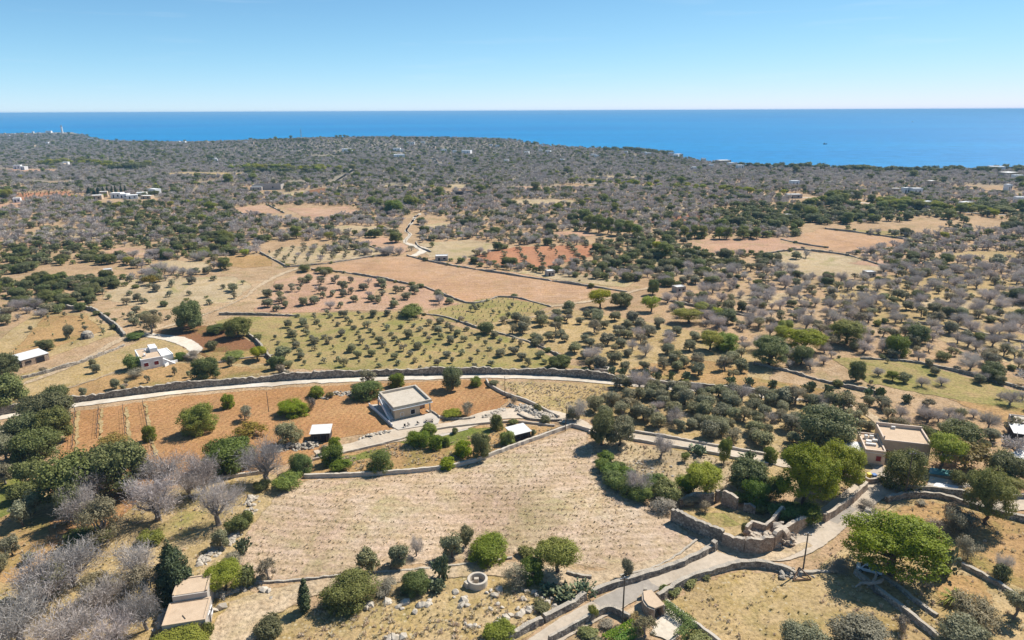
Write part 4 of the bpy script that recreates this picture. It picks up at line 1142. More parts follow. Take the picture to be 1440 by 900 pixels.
ax_ = flat_house('white_annex', 'low white annex with terrace behind the white house', base((231, 510), (245, 507), depth=8), 2.2, 'white', 'white', .3, cat='annex')
wall('terrace_wall', 'white', [(232, 516), (240, 512), (250, 509)], 1.0, .3, 'low white terrace wall right of the white house', .02, wob=0)

# stone barn far left
fr = base((31, 517), (70, 506), depth=6.5)
t = shed(fr, 2.4, 'long low stone barn with pale metal roof at the left', 'tin', 'tuff', .5, .15, name='stone_barn')
shed(base((18, 520), (32, 517), depth=4), 1.9, 'dark lean-to shed at the left end of the stone barn', 'darkwood', 'darkwood', .3, .1)

# bottom left house, two stepped blocks
P_, Q_ = Vector(at(292, 894)), Vector(at(299, 866)); _y = (Q_ - P_).normalized(); _x = Vector((_y.y, -_y.x)); W_, D_ = 6.3, 5.4
A_ = P_ - _x * W_; fr = ((A_.x, A_.y, 0), math.atan2(_x.y, _x.x), W_, D_)
bl = flat_house('farm_cottage', 'small cream flat-roofed cottage of two stepped blocks at the lower left', fr, 3.0, 'greyplaster', 'roofcream', .25, pm='roofcream')
fr2 = (fr[0][0] + .4, fr[0][1] + D_ + .01, 0), fr[1], W_ * .94, 5.2
MB().bx(.5, W_ * .92, D_ + .03, D_ + 4.6, -.1, 4.2).build('wall', M['greyplaster'], bl)
MB().bx(.75, W_ * .92 - .25, D_ + .3, D_ + 4.35, 4.204, 4.28).build('roof', M['roofcream'], bl)
m = MB(); m.bx(.48, .75, D_ + .28, D_ + 4.62, 4.202, 4.45); m.bx(W_ * .92 - .25, W_ * .92 + .02, D_ + .28, D_ + 4.62, 4.202, 4.5); m.bx(.75, W_ * .92 - .25, D_ + 4.35, D_ + 4.62, 4.202, 4.45); m.build('parapet', M['roofcream'], bl)
MB().tube([(W_ * .42, D_ * .34, 3.2), (W_ * .52, D_ * .16, 3.2)], .06).build('pipe', M['wood'], bl)
window(bl, W_, D_ * .5, .05, 1.0, 2.1, ax='y', pane='hole', name='door', out=1)
window(bl, W_, D_ * .8, 1.0, .9, 1.0, ax='y', pane='hole', out=1)
window(bl, W_ * .5, 0, 1.1, .9, 1.1, pane='hole', frame='greyplaster')
KEEP.append((fr[0][0] + 3, fr[0][1] + 9, 5))

# farmhouse on the right: low block with red window, taller block behind
frA = base((1214, 652), (1243, 655.5), depth=9.5); W_, D_ = frA[2], frA[3]
fa = flat_house('farmhouse', 'pinkish stone farmhouse with red shutters and flat roofs beside the road', frA, 3.3, 'roofpink', 'roofcream', .5, pm='roofpink')
window(fa, W_ * .68, 0, 1.1, 1.1, 1.3, pane='redshutter', frame='roofpink')
MB().bx(-.03, W_ + .03, -.05, -.021, 3.05, 3.2).build('cornice', M['white'], fa)
for x, y, w, d, h in ((W_ * .35, D_ * .5, 1.2, .9, .55), (W_ * .4, D_ * .35, 2.2, .7, .45), (W_ * .3, D_ * .72, .7, .7, .9), (W_ * .6, D_ * .78, .9, .6, .7), (W_ * .7, D_ * .6, 1.1, .7, .5)):
    MB().bx(x - w / 2, x + w / 2, y - d / 2, y + d / 2, 3.44, 3.44 + h).build('roof_unit', M['tin'], fa)
x0, x1, y0, y1, hb = W_ + .03, W_ + 10.2, D_ * .42, D_ * .42 + 8.5, 4.7
MB().bx(x0, x1, y0, y1, -.1, hb).build('wall', M['beige'], fa)
MB().bx(x0 + .3, x1 - .3, y0 + .3, y1 - .3, hb + .004, hb + .1).build('roof', M['roofcream'], fa)
m = MB(); m.bx(x0 - .02, x1 + .02, y0 - .02, y0 + .3, hb + .002, hb + .3); m.bx(x0 - .02, x1 + .02, y1 - .3, y1 + .02, hb + .002, hb + 1.0)
m.bx(x0 - .02, x0 + .3, y0 + .3, y1 - .3, hb + .002, hb + .6); m.bx(x1 - .3, x1 + .02, y0 + .3, y1 - .3, hb + .002, hb + .6); m.build('parapet', M['roofpink'], fa)
for x, y, s in ((x0 - .0, y0 + .15, .3), (x1 - .3, y0, .3)): MB().bx(x, x + s, y - .05, y + .25, hb + .3, hb + 1.2).build('chimney', M['roofpink'], fa)
MB().bx(x0 + 3.2, x0 + 4.1, y1 - 1.4, y1 - .9, hb + .1, hb + .7).build('roof_unit', M['tin'], fa)
window(fa, x0 + 1.6, y0, .05, 1.4, 2.3, pane='redshutter', frame='tuff', name='door'); window(fa, x0 + 4.2, y0, 1.2, .9, 1.4, pane='hole', frame='tuff')
m = MB(); m.bx(-6.5, -.02, 1.0, D_ * .62, 2.62, 2.72); m.build('canopy', M['tin'], fa)
for x in (-6.2, -3.2):
    MB().bx(x - .08, x + .08, 1.1, 1.26, 0, 2.62).build('post', M['wood'], fa)
KEEP.append((*at(1265, 640), 12)); KEEP.append((*at(1215, 655), 7)); KEEP.append((*at(1240, 670), 5))
# greenhouse-like covered pool and pale slabs in the farm garden
s_ = slab('pool', 'poolcover', [(1306, 666), (1338, 670), (1340, 662), (1308, 658)], .1); tag(s_, 'teal covered pool in the farmhouse garden', 'pool')
s_ = slab('patio', 'concrete', [(1304, 682), (1345, 688), (1362, 680), (1308, 670)], .08); tag(s_, kind='structure')
s_ = slab('patio', 'white', [(1312, 684), (1345, 689), (1348, 684), (1316, 679)], .14); tag(s_, kind='structure')
def bin_(px, py, mat, label):
    t = thing('rubbish_bin', label, 'bin', (*at(px, py), 0), .2)
    v = [(-.32, -.3, .1), (.32, -.3, .1), (.32, .3, .1), (-.32, .3, .1), (-.42, -.42, 1.1), (.42, -.42, 1.1), (.42, .42, 1.1), (-.42, .42, 1.1)]
    MB().add(v, [(3, 2, 1, 0), (4, 5, 6, 7), (0, 1, 5, 4), (1, 2, 6, 5), (2, 3, 7, 6), (3, 0, 4, 7)]).build('body', M[mat], t)
    MB().box((0, 0, 1.17), (.92, .94, .12), 0, .06).build('lid', M[mat], t)
    for s in (-.3, .3): MB().tube([(s - .05, .3, .12), (s + .05, .3, .12)], .12, 8).build('wheel', M['rubber'], t)
bin_(1221.5, 672.5, 'yellow', 'yellow rubbish bin in front of the farmhouse yard wall'); bin_(1228.5, 673.5, 'blue', 'blue rubbish bin in front of the farmhouse yard wall')

# buildings at the right edge
shed(base((1424, 622), (1452, 626), depth=5), 2.6, 'dark shed with bluish roof at the right edge', 'tin', 'darkwood', .4, name='farm_shed')
flat_house('pale_outbuilding', 'pale flat-roofed outbuilding behind shrubs at the right edge', base((1424, 606), (1455, 610), depth=5), 2.4, 'greyplaster', 'roofgrey', .3)
shed(base((1416, 652), (1437, 660), depth=5), 2.0, 'low shelter with pale roof behind the garden shrubs on the right', 'tin', 'greyplaster', .4, .2, name='shelter')
shed(base((1350, 640), (1368, 642), depth=4), 2.0, 'small pale-roofed shelter right of the yellow pine', 'tin', 'greyplaster', .3, .2, name='shelter')

# curved gatehouse by the road
R_ = [at(*p, 2.3) for p in ((904.5, 831.5), (916, 829.5), (934.5, 850.5), (921, 855.5), (911.5, 851.5), (905.5, 843))]
gx, gy = R_[0]
gh = thing('curved_shelter', 'small curved stone shelter with pale flat roof at the garden gate', 'shelter', (gx, gy, 0))
loc_ = [(x - gx, y - gy) for x, y in R_]
MB().prism(loc_, 2.12, 2.36).build('roof', M['roofcream'], gh)
C_ = smooth([loc_[0], loc_[5], loc_[4], loc_[3]], 5)
MB().prism([(p.x, p.y) for p in ribbon(C_, .45)], -.1, 2.118).build('wall', M['tuff'], gh)
MB().prism([(p.x, p.y) for p in ribbon([Vector(loc_[1]), Vector(loc_[2])], .35)], -.1, 2.118).build('wall', M['tuff'], gh)
MB().bx(loc_[4][0] + .4, loc_[4][0] + 1.6, loc_[4][1] + .8, loc_[4][1] + 1.4, 0, .9).build('oven_bench', M['tuff'], gh)
x, y = at(921, 842)
KEEP.append((*at(918, 855), 4))
tag(MB().prism([at(*p) for p in ((904, 838), (909, 838), (909, 842), (904, 842))], -.1, 1.9).build('gate_pillar', M['drystone']), 'rough stone pillar behind the curved shelter', 'pillar')
s_ = slab('patio', 'roofpink', [(915, 880), (927, 866), (958, 892), (942, 904)], .06); tag(s_, kind='structure')
keep(936, 885, 4.5)

# ------------------------------------------------------------------ ruined farm
def rwall(par, px, th, hs, mat='tuff', step=.5, name='wall'):
    C = G(px); D = []
    for i in range(len(C) - 1):
        a, b = Vector(C[i]), Vector(C[i + 1]); k = max(1, int((b - a).length / step))
        D += [a.lerp(b, j / k) for j in range(k)]
    D.append(Vector(C[-1])); n = len(D)
    P = ribbon(D, th); L, R = P[:n], P[n:][::-1]
    v = []; f = []
    for i in range(n):
        h = float(np.interp(i / (n - 1), np.linspace(0, 1, len(hs)), hs)) + rnd.gauss(0, .10)
        for q, z in ((L[i], -.1), (L[i], h), (R[i], h + rnd.gauss(0, .05)), (R[i], -.1)): v.append((q.x - par.location.x, q.y - par.location.y, z))
    for i in range(n - 1):
        for k in range(3): f.append((i * 4 + k, i * 4 + k + 1, (i + 1) * 4 + k + 1, (i + 1) * 4 + k))
    f += [(3, 2, 1, 0), tuple((n - 1) * 4 + k for k in range(4))]
    return MB().add(v, f).build(name, M[mat], par)
ox, oy = at(1020, 750)
ru = thing('ruined_farmhouse', 'roofless ruined stone farmhouse overgrown with ivy beside the road', 'ruin', (ox, oy, 0))
rwall(ru, [(944, 732), (975, 746), (1016, 765)], .8, [2.8, 3.0, 2.7, 3.1, 2.9], 'drystone')
rwall(ru, [(1016.5, 765.5), (1030, 772), (1046, 776)], .8, [2.6, 2.7, 2.9], 'tuff')
rwall(ru, [(1046, 776.5), (1066, 778.5), (1085, 774)], .8, [3.0, 3.3, 3.4, 3.2], 'tuff')
rwall(ru, [(1086, 773), (1096, 765.5)], .8, [3.6, 3.9, 3.6], 'tuff')
rwall(ru, [(1100, 763), (1116, 752), (1132, 742)], .8, [3.6, 3.3, 3.2, 2.6], 'tuff')
rwall(ru, [(955, 712), (975, 706), (1003, 707)], .7, [1.8, 2.2, 2.4], 'drystone')
rwall(ru, [(1006, 706), (1010, 705)], .7, [2.8, 2.8], 'tuff')
rwall(ru, [(1015, 708), (1030, 714), (1036, 717)], .7, [3.2, 3.4, 2.6], 'tuff')
rwall(ru, [(1045, 718), (1062, 722)], .7, [1.6, 2.0, 1.4], 'drystone')
rwall(ru, [(1048, 757), (1056, 750), (1074, 754)], .6, [2.6, 2.9, 2.7], 'tuff')
rwall(ru, [(1074, 754.5), (1084, 748), (1098, 733)], .6, [2.6, 3.2, 3.6], 'tuff')
rwall(ru, [(1098, 733), (1112, 740), (1130, 740)], .6, [3.4, 2.4, 2.4], 'tuff')
rwall(ru, [(1084, 749), (1100, 752)], .5, [2.2, 2.8], 'tuff')
# arch over the doorway towards the road and stubs of vaults
def barrel(par, A, B, r, th, z0, a0, a1, mat, name):
    a, b = Vector(at(*A)), Vector(at(*B)); ax = (b - a); L = ax.length; ax.normalize(); sd = Vector((-ax.y, ax.x))
    v = []; f = []; n = 9
    for i in range(n + 1):
        w = a0 + (a1 - a0) * i / n
        for rr in (r, r + th):
            for l in (0, L):
                p = a + ax * l + sd * rr * math.cos(w); v.append((p.x - par.location.x, p.y - par.location.y, z0 + rr * math.sin(w)))
    for i in range(n):
        o, q = i * 4, i * 4 + 4
        f += [(o, o + 1, q + 1, q), (o + 2, q + 2, q + 3, o + 3), (o, q, q + 2, o + 2), (o + 1, o + 3, q + 3, q + 1)]
    f += [(0, 2, 3, 1), (n * 4, n * 4 + 1, n * 4 + 3, n * 4 + 2)]
    return MB().add(v, f).build(name, M[mat], par)
barrel(ru, (1086, 752), (1098, 755), 1.6, .35, 1.5, 1.9, 3.1, 'tuff', 'vault')
barrel(ru, (1094, 766), (1099, 762), 1.2, .5, 2.0, 0, 3.14, 'tuff', 'arch')
m = MB()
for i in range(170):
    a, b = at(1064 + rnd.uniform(-14, 50), 759 + rnd.gauss(0, 6)); m.rock((a - ox, b - oy, rnd.uniform(.2, 1.3)), rnd.uniform(.25, .9))
tag(m.build('rubble', M['tuff'], ru), kind='stuff')
field('straw', [(955, 715), (1000, 712), (1050, 725), (1080, 745), (1050, 760), (1020, 758), (960, 728)], z=.24)
field('greenish', [(975, 722), (1020, 722), (1045, 740), (1010, 748)], z=.245)

# ------------------------------------------------------------------ stones
def heap(px, n, r, label, mat='greystone', zs=1.0, big=.35):
    m = MB(); ox, oy = at(*px[0])
    C = smooth(G(px), 6) if len(px) > 2 else [Vector(p) for p in G(px)]
    for i in range(n):
        k = rnd.random() * (len(C) - 1); p = C[int(k)].lerp(C[min(int(k) + 1, len(C) - 1)], k % 1)
        q = (rnd.gauss(0, r * .5), rnd.gauss(0, r * .5)); h = max(0, 1 - math.hypot(*q) / r) * zs
        m.rock((p.x - ox + q[0], p.y - oy + q[1], rnd.uniform(0, h)), big * rnd.uniform(.5, 1.5))
    o = m.build('stone_heap', M[mat]); o.location = (ox, oy, 0)
    return tag(o, label, 'stone heap', kind='stuff' if zs <= .8 else None)
heap([(355, 700), (345, 730), (330, 755), (300, 775), (285, 790)], 260, 1.3, 'line of collapsed pale rubble at the left end of the stubble field', 'chalk', .5, .42)
heap([(388, 633), (405, 628), (425, 630), (440, 626)], 240, 1.6, 'long heap of grey stones left of the pale-roofed shed', zs=1.4, big=.45)
heap([(735, 573), (755, 582), (775, 588)], 300, 1.8, 'heap of pale field stones beside the driveway', 'chalk', 1.0, .5)
heap([(680, 587), (695, 582), (707, 576)], 90, 1.0, 'row of pale stones along the red field edge', 'chalk', .6, .4)
heap([(455, 560), (480, 553), (500, 556)], 90, 1.4, 'scattered stone heap left of the dark fig', 'greystone', .6, .5)
heap([(510, 616), (530, 611), (545, 608)], 70, 1.0, 'pale stones piled along the driveway edge', 'chalk', .6, .4)
heap([(1095, 812), (1110, 808), (1128, 806)], 60, 1.0, 'rubble around the foot of the brace by the road', 'greystone', .6, .4)
heap([(1210, 735), (1224, 728), (1230, 722)], 90, 1.2, 'rubble heap by the ruined wall stub at the roadside', 'greystone', .8, .45)
heap([(240, 860), (232, 870), (226, 880)], 60, 1.4, 'rubble strewn left of the cream cottage', 'chalk', .5, .4)
heap([(300, 838), (318, 836), (345, 826)], 70, 1.0, 'rubble between the cottage and the round pine', 'greystone', .5, .4)
heap([(715, 570), (725, 574), (730, 580)], 60, 1.0, 'stones at the upper end of the driveway wall', 'greystone', .7, .4)
heap([(1368, 682), (1355, 684)], 30, .8, 'few pale stones on the farmhouse patio edge', 'chalk', .4, .35)
heap([(870, 655), (905, 658), (955, 690)], 60, 4, 'loose stones in the rough grass north of the ruin', 'chalk', .2, .35)
spots = [(640, 833, 1.0), (652, 845, 1.4), (648, 851, 1.2), (657, 852, 1.0), (655, 840, .8), (695, 838, 1.2), (702, 830, 1.0), (690, 831, .9), (735, 861, 1.4), (742, 858, 1.6), (729, 866, 1.3), (747, 856, 1.0),
         (712, 870, 1.4), (704, 876, 1.4), (698, 880, 1.2), (719, 866, 1.0), (660, 881, 1.0), (668, 881, .8), (593, 852, 1.5), (600, 851, 1.2), (590, 853, 1.0), (604, 846, 1.2), (560, 854, 1.0), (570, 848, 1.2), (545, 848, 1.3), (520, 852, 1.4), (515, 855, 1.2),
         (710, 893, 1.8), (722, 890, 1.5), (700, 850, .8), (690, 857, .8), (755, 838, 1.2), (762, 843, 1.3), (770, 848, 1.0), (780, 853, 1.0), (372, 830, 1.4), (378, 832, 1.0), (310, 855, 1.6), (566, 897, 1.4), (556, 898, 1.6), (545, 900, 1.2), (750, 833, 1.1), (741, 832, 1.0), (735, 842, 1.2), (760, 858, 1.1), (768, 862, 1.0), (788, 862, .9)]
spots += [(px + rnd.gauss(0, 7), py + rnd.gauss(0, 4), r * rnd.uniform(.4, .75)) for px, py, r in spots]
for i, (px, py, r) in enumerate(spots):
    x, y = at(px, py); m = MB().rock((0, 0, .05), r * .62, i)
    o = m.build('white_rock', M['chalk']); o.location = (x, y, .05); o.rotation_euler = (0, 0, i * 1.7)
    near = 'by the round well' if 630 < px < 705 and py < 858 else ('beside the cactus clump above the road wall' if px >= 729 else ('below the dark bush left of the well' if 500 < px < 630 and py < 870 else ('near the cottage yard' if px < 400 else 'on the straw slope at the lower edge')))
    tag(o, 'white limestone rock ' + near + ', one of several lying there', 'rock', 'white rocks ' + near)

# ------------------------------------------------------------------ well
x, y = at(671, 828)
t = thing('stone_well', 'round roofless pale stone cistern ring in the straw field', 'well', (x, y + 1.2, 0))
MB().lathe([(1.35, .02), (1.35, 1.22), (1.42, 1.30), (1.75, 1.30), (1.82, 1.22), (1.80, 0)], 26).build('ring_wall', M['plasterwall'], t)
MB().lathe([(0.01, .12), (1.34, .12)], 20).build('floor', M['greyplaster'], t)
MB().bx(-.6, .2, .2, .8, .13, .9).build('trough', M['chalk'], t)
MB().box((-1.75, -.75, .55), (.8, 1.0, 1.1), .7).build('step_block', M['chalk'], t)
keep(671, 825, 3)

# ------------------------------------------------------------------ poles and wires
def pole(px, py, ptop, label, r=.14, arm=True):
    x, y = at(px, py)
    lo, hi = 2, 20
    for _ in range(30):
        m_ = (lo + hi) / 2
        if py - to_px(x, y, m_)[1] < py - ptop: lo = m_
        else: hi = m_
    t = thing('utility_pole', label, 'pole', (x, y, 0))
    MB().tube([(0, 0, -.2), (0, 0, lo * .5), (0, 0, lo)], [r, r * .85, r * .7], 8).build('shaft', M['wood'], t)
    if arm:
        MB().bx(-.7, .7, -.06, .06, lo - .45, lo - .33).build('crossarm', M['wood'], t)
        for s in (-.6, 0, .6): MB().lathe([(.03, 0), (.07, .05), (.05, .12), (.07, .16), (0, .2)], 8, (s, 0, lo - .33 if s else lo)).build('insulator', M['enamel'], t)
    return (x, y, lo)
pA = pole(875, 879, 812, 'dark wooden utility pole standing in the garden by the road', .15)
pB = pole(1129, 803, 750, 'wooden pole with brace at the roadside beyond the ruin', .15)
pC = pole(1272, 700, 636, 'pale pole rising from the dense leafy tree by the farmhouse', .13)
pD = pole(378, 579, 551, 'thin wooden pole standing in the red ploughed field', .1, False)
pE = pole(867, 560, 531, 'thin wooden pole at the edge of the straw field behind the grove', .12)
pF = pole(710, 556, 529, 'thin pole by the curved wall beyond the red field', .1, False)
pG = pole(796, 597, 570, 'thin pole at the driveway gate', .09, False)
pH = pole(795, 606, 590, 'short gate post where driveway meets the stubble field', .12, False)
def wire(a, b, sag, label, r=.025):
    pts = []
    for i in range(15):
        f = i / 14; p = [a[k] + (b[k] - a[k]) * f for k in range(3)]; p[2] -= sag * 4 * f * (1 - f); pts.append(p)
    o = MB().tube(pts, r, 4).build('power_cable', M['cable']); tag(o, label, 'cable')
wire((pB[0], pB[1], pB[2] - .2), (*at(1048, 772), 3.3), .5, 'cable from the roadside pole to the ruin wall')
wire((pC[0], pC[1], pC[2] - .2), (*at(1480, 690), 9), .6, 'pale cable running right from the pole by the farmhouse', .035)
wire((pC[0], pC[1], pC[2] - .3), (*at(1252, 650), 4.4), .3, 'cable from the pole to the farmhouse roof')
# timber brace on the ground
x, y = at(1125, 812)
t = thing('timber_brace', 'brown triangular timber frame lying at the foot of the roadside pole', 'frame', (x, y, 0))
T_ = [(-1.6, -1.0, .25), (1.7, -.7, .2), (.2, 1.2, 1.2)]
for i in range(3): MB().tube([T_[i], T_[(i + 1) % 3]], .13, 5).build('beam', M['pinebark'], t)
# bleached log over the wall
x, y = at(1236, 829)
t = thing('dead_log', 'bleached forked dead tree trunk lying across the straight wall', 'log', (x, y, .3))
MB().tube([(-4.4, -.3, .5), (-3.0, .4, .8), (-1.2, .3, .75), (.3, .6, .9), (1.0, 1.1, 1.0)], [.12, .22, .3, .38, .25], 7).build('trunk', M['deadwood'], t)
MB().tube([(-1.2, .3, .8), (-.2, 1.2, 1.3), (.2, 1.9, 1.7)], [.26, .24, .2], 6).build('branch', M['deadwood'], t)
MB().tube([(-1.0, .2, .6), (-1.6, -1.2, .2), (-.6, -2.4, .1), (.8, -2.9, .1)], [.2, .16, .14, .1], 6).build('branch', M['wood'], t)

# ------------------------------------------------------------------ van under the pine
x, y = at(1221, 804)
van = thing('parked_van', 'white and green pickup van parked in the shade under the umbrella pine', 'van', (x, y, 0), math.radians(155))
v = [(-2.1, -.85, .45), (2.0, -.85, .45), (2.0, .85, .45), (-2.1, .85, .45), (-2.1, -.85, 1.0), (2.0, -.8, .95), (2.0, .8, .95), (-2.1, .85, 1.0)]
MB().add(v, [(3, 2, 1, 0), (4, 5, 6, 7), (0, 1, 5, 4), (1, 2, 6, 5), (2, 3, 7, 6), (3, 0, 4, 7)]).build('body', M['vanpaint'], van, .06)
v = [(-.1, -.8, .98), (1.35, -.78, .98), (1.35, .78, .98), (-.1, .8, .98), (.0, -.68, 1.72), (.75, -.66, 1.72), (.75, .66, 1.72), (.0, .68, 1.72)]
cab = MB().add(v, [(3, 2, 1, 0), (4, 5, 6, 7), (0, 1, 5, 4), (1, 2, 6, 5), (2, 3, 7, 6), (3, 0, 4, 7)]).build('cab', M['vanpaint'], van, .05)
def gq(pts, o): MB().add(pts, [(0, 1, 2, 3)]).build('window', M['glass'], cab)
v = [(1.33, -.66, 1.06), (1.33, .66, 1.06), (.81, .56, 1.66), (.81, -.56, 1.66)]
MB().add([(a + .035, b, c + .015) for a, b, c in v], [(0, 1, 2, 3)]).build('windscreen', M['glass'], cab)
for s in (-1, 1):
    MB().add([(.08, s * .80, 1.08), (1.1, s * .79, 1.08), (.74, s * .70, 1.62), (.1, s * .71, 1.62)], [(0, 1, 2, 3) if s < 0 else (3, 2, 1, 0)]).build('window', M['glass'], cab)
    MB().lathe([(.0, 0), (.13, .0), (.13, .05), (0, .06)], 10).build('headlight', M['enamel'], van).matrix_local = __import__('mathutils').Matrix.Translation((2.0, s * .58, .75)) @ Euler((0, math.pi / 2, 0)).to_matrix().to_4x4()
    for wx in (-1.35, 1.3):
        w_ = MB().tube([(wx, s * .70, .34), (wx, s * .89, .34)], .34, 14).build('wheel', M['rubber'], van)
        MB().tube([(wx, s * .88, .34), (wx, s * .905, .34)], .19, 10).build('rim', M['steel'], w_)
m = MB(); n = 8
for xx in (-2.05, -1.4, -.75, -.15):
    for i in range(n + 1):
        a = math.pi * i / n; m.v.append((xx + rnd.gauss(0, .02), .84 * math.cos(a) * (1 if i in (0, n) else 1.0), 1.0 + .78 * math.sin(a) ** .6 + rnd.gauss(0, .015)))
for k in range(3):
    for i in range(n): m.f.append((k * (n + 1) + i, k * (n + 1) + i + 1, (k + 1) * (n + 1) + i + 1, (k + 1) * (n + 1) + i))
m.f += [tuple(range(n + 1))[::-1], tuple(3 * (n + 1) + i for i in range(n + 1))]
m.build('cover', M['tarp'], van)
MB().bx(2.0, 2.1, -.8, .8, .42, .6).build('bumper', M['rubber'], van)
keep(1221, 800, 3.5)

# ------------------------------------------------------------------ small huts in the groves and far houses
def hut(px, py, w, d, h, label, wm='greyplaster', rm='tin', rz=None, name='field_hut', cat='hut', win=True):
    x, y = at(px, py); z = float(height(x, y))
    if z > .3:                                # on the hills: slide along the line of sight until it stands on the slope
        a, b, c = ray(px, py)
        for t in np.arange(300, 4000, 4.0):
            if CAMH + c * t <= float(height(a * t, b * t)): break
        x, y = a * t, b * t; z = float(height(x, y))
    rz = rnd.uniform(-.5, .5) if rz is None else rz
    c, s = math.cos(rz), math.sin(rz)
    t = flat_house(name, label, ((x - c * w / 2, y - s * w / 2, z - .05), rz, w, d), h, wm, rm, .3, cat=cat)
    if win:
        window(t, w * .3, 0, h * .05, min(1.1, w * .2), h * .65, pane='hole', frame=wm, name='door')
        window(t, w * .72, 0, h * .35, min(1.4, w * .2), h * .35, pane='hole', frame=wm)
    return t
for a in ((775, 388.5, 4, 4, 2.6, 'small pale stone hut at the wall above the large brown field'), (621, 367, 7, 5, 2.6, 'low hut with white roof beside the far wall of the brown field'), (958, 411, 5, 4, 2.4, 'pale hut with white roof among trees right of the tan path'),
          (1225, 390, 5, 4, 2.6, 'small white-roofed hut below the pale clearing on the right'), (152, 387, 4, 4, 2.8, 'small bluish hut at the edge of the green thicket on the left'), (1110, 308, 8, 6, 3, 'far grey hut left of the pine wood')):
    hut(*a)
x, y = at(846, 523)
t = thing('stone_cistern', 'small open pale stone cistern in the olive grove behind the long wall', 'cistern', (x, y, 0), -.3)
m = MB()
for q in ((-2.2, 2.2, -1.4, -1.1), (-2.2, 2.2, 1.1, 1.4), (-2.2, -1.9, -1.1, 1.1), (1.9, 2.2, -1.1, 1.1)): m.bx(*q, 0, 1.5)
m.build('wall', M['plasterwall'], t); MB().bx(-1.89, 1.89, -1.09, 1.09, .02, .4).build('floor', M['greyplaster'], t)
x, y = at(123, 475)
t = thing('stone_hut', 'round dry stone hut with dark doorway in the sapling plot', 'hut', (x, y, 0))
MB().lathe([(2.3, -.1), (2.1, 1.2), (1.7, 2.1), (1.0, 2.6), (0.02, 2.75)], 14).build('dome', M['drystone'], t)
MB().bx(-.4, .4, -2.32, -1.7, 0, 1.4).build('doorway', M['hole'], t)
keep(123, 473, 4)
# white residential complex on the left, halfway to the sea
for i, (px, py, w, d, h, wm, l) in enumerate(((136, 281, 9, 8, 4, 'beige', 'beige house at the left end of the white complex'), (146, 277, 7, 6, 5, 'beige', 'taller beige house beside the cypresses of the white complex'), (163, 279, 10, 8, 5, 'white', 'bright white house right of the cypresses'),
        (174, 279, 8, 8, 4, 'white', 'white house in the middle of the white complex'), (186, 280, 10, 8, 3.6, 'white', 'wide white house in the right half of the complex'), (199, 276, 9, 7, 3.5, 'white', 'low white house behind the right end of the complex'), (214, 273, 10, 7, 5, 'white', 'white house at the far right of the complex'), (205, 280, 10, 7, 3, 'beige', 'cream annex at the right front of the complex'))):
    hut(px, py, w, d, h, l, wm, 'white', name='white_villa', cat='house')
hut(24, 285, 6, 5, 4, 'small white house by the yellow tree at the left edge', 'white', 'white', name='white_villa', cat='house')
hut(375, 267, 30, 16, 5, 'large dark grey farm building with flat roof in the middle distance', 'greyplaster', 'darkwood', .1, name='farm_building', cat='building')
hut(360, 268, 12, 9, 3.5, 'pale annex left of the dark grey farm building', 'greyplaster', 'tin', .1, name='farm_building', cat='building')
hut(652, 274, 22, 8, 3, 'long dark low shed in the far scrub at the centre', 'darkwood', 'darkwood', .05, name='farm_building', cat='building')
hut(1118, 279, 14, 8, 3.5, 'grey house by the coast road', 'greyplaster', 'tin', .05, name='farm_building', cat='building')
FAR = [(6, 189), (12, 192), (20, 190), (30, 188.5), (36, 191), (46, 187.5), (54, 188), (68, 187, 'big'), (66, 203), (46, 208), (128, 197, 'low'), (135, 200), (148, 200), (168, 201), (250, 201.5), (258, 202), (290, 202), (345, 202), (355, 203),
       (24, 238), (32, 239), (92, 233), (86, 234), (303, 228), (300, 227), (430, 199, 'big'), (420, 199), (487, 214, 'big'), (492, 215), (470, 217), (520, 206), (558, 213, 'big'), (566, 214), (574, 203), (580, 204), (595, 203), (500, 193), (460, 195.5), (562, 223, 'big'), (625, 214), (640, 216), (655, 217, 'big'),
       (668, 215), (715, 222), (712, 229), (740, 217), (760, 214), (770, 216), (790, 228), (785, 221), (836, 221), (840, 223), (855, 226), (880, 217), (905, 218), (912, 219), (918, 219), (936, 217), (944, 219), (956, 222, 'big'), (950, 222), (990, 228), (1020, 231, 'big'), (1030, 234), (1042, 238), (1000, 236), (977, 240),
       (1118, 262), (1260, 272), (1275, 273), (1290, 274), (1312, 262), (1402, 242, 'big'), (1425, 250, 'big'), (1432, 254), (1420, 268), (1436, 285), (1362, 294), (1306, 293), (566, 228), (690, 206), (700, 208), (610, 209)]
rw = random.Random(4)
ORD = ['', 'first', 'second', 'third', 'fourth', 'fifth', 'sixth', 'seventh', 'eighth', 'ninth', 'tenth', 'eleventh', 'twelfth', 'thirteenth', 'fourteenth', 'fifteenth', 'sixteenth', 'seventeenth', 'eighteenth', 'nineteenth', 'twentieth']
def nth(k): return ORD[k] if k < len(ORD) else '%d%s' % (k, {1: 'st', 2: 'nd', 3: 'rd'}.get(k % 10 if k % 100 not in (11, 12, 13) else 0, 'th'))
FAR.sort(); far_n = {}
for i, q in enumerate(FAR):
    big = len(q) > 2; w = rw.uniform(14, 20) if big else rw.uniform(6, 10)
    where = 'on the left headland' if q[0] < 140 and q[1] < 215 else ('near the left shore' if q[0] < 400 else ('on the central hill' if q[0] < 700 else ('near the shore right of centre' if q[0] < 1060 else 'in the far right woods')))
    key = ('large ' if big else 'small ') + ('white' if i % 4 else 'cream') + ' house ' + where
    far_n[key] = far_n.get(key, 0) + 1
    hut(q[0], q[1], w, w * .7, rw.uniform(6, 7.5) if big else rw.uniform(4.6, 6.2), key + ', ' + nth(far_n[key]) + ' from the left', 'white' if i % 4 else 'beige', 'white', name='far_house', cat='house')
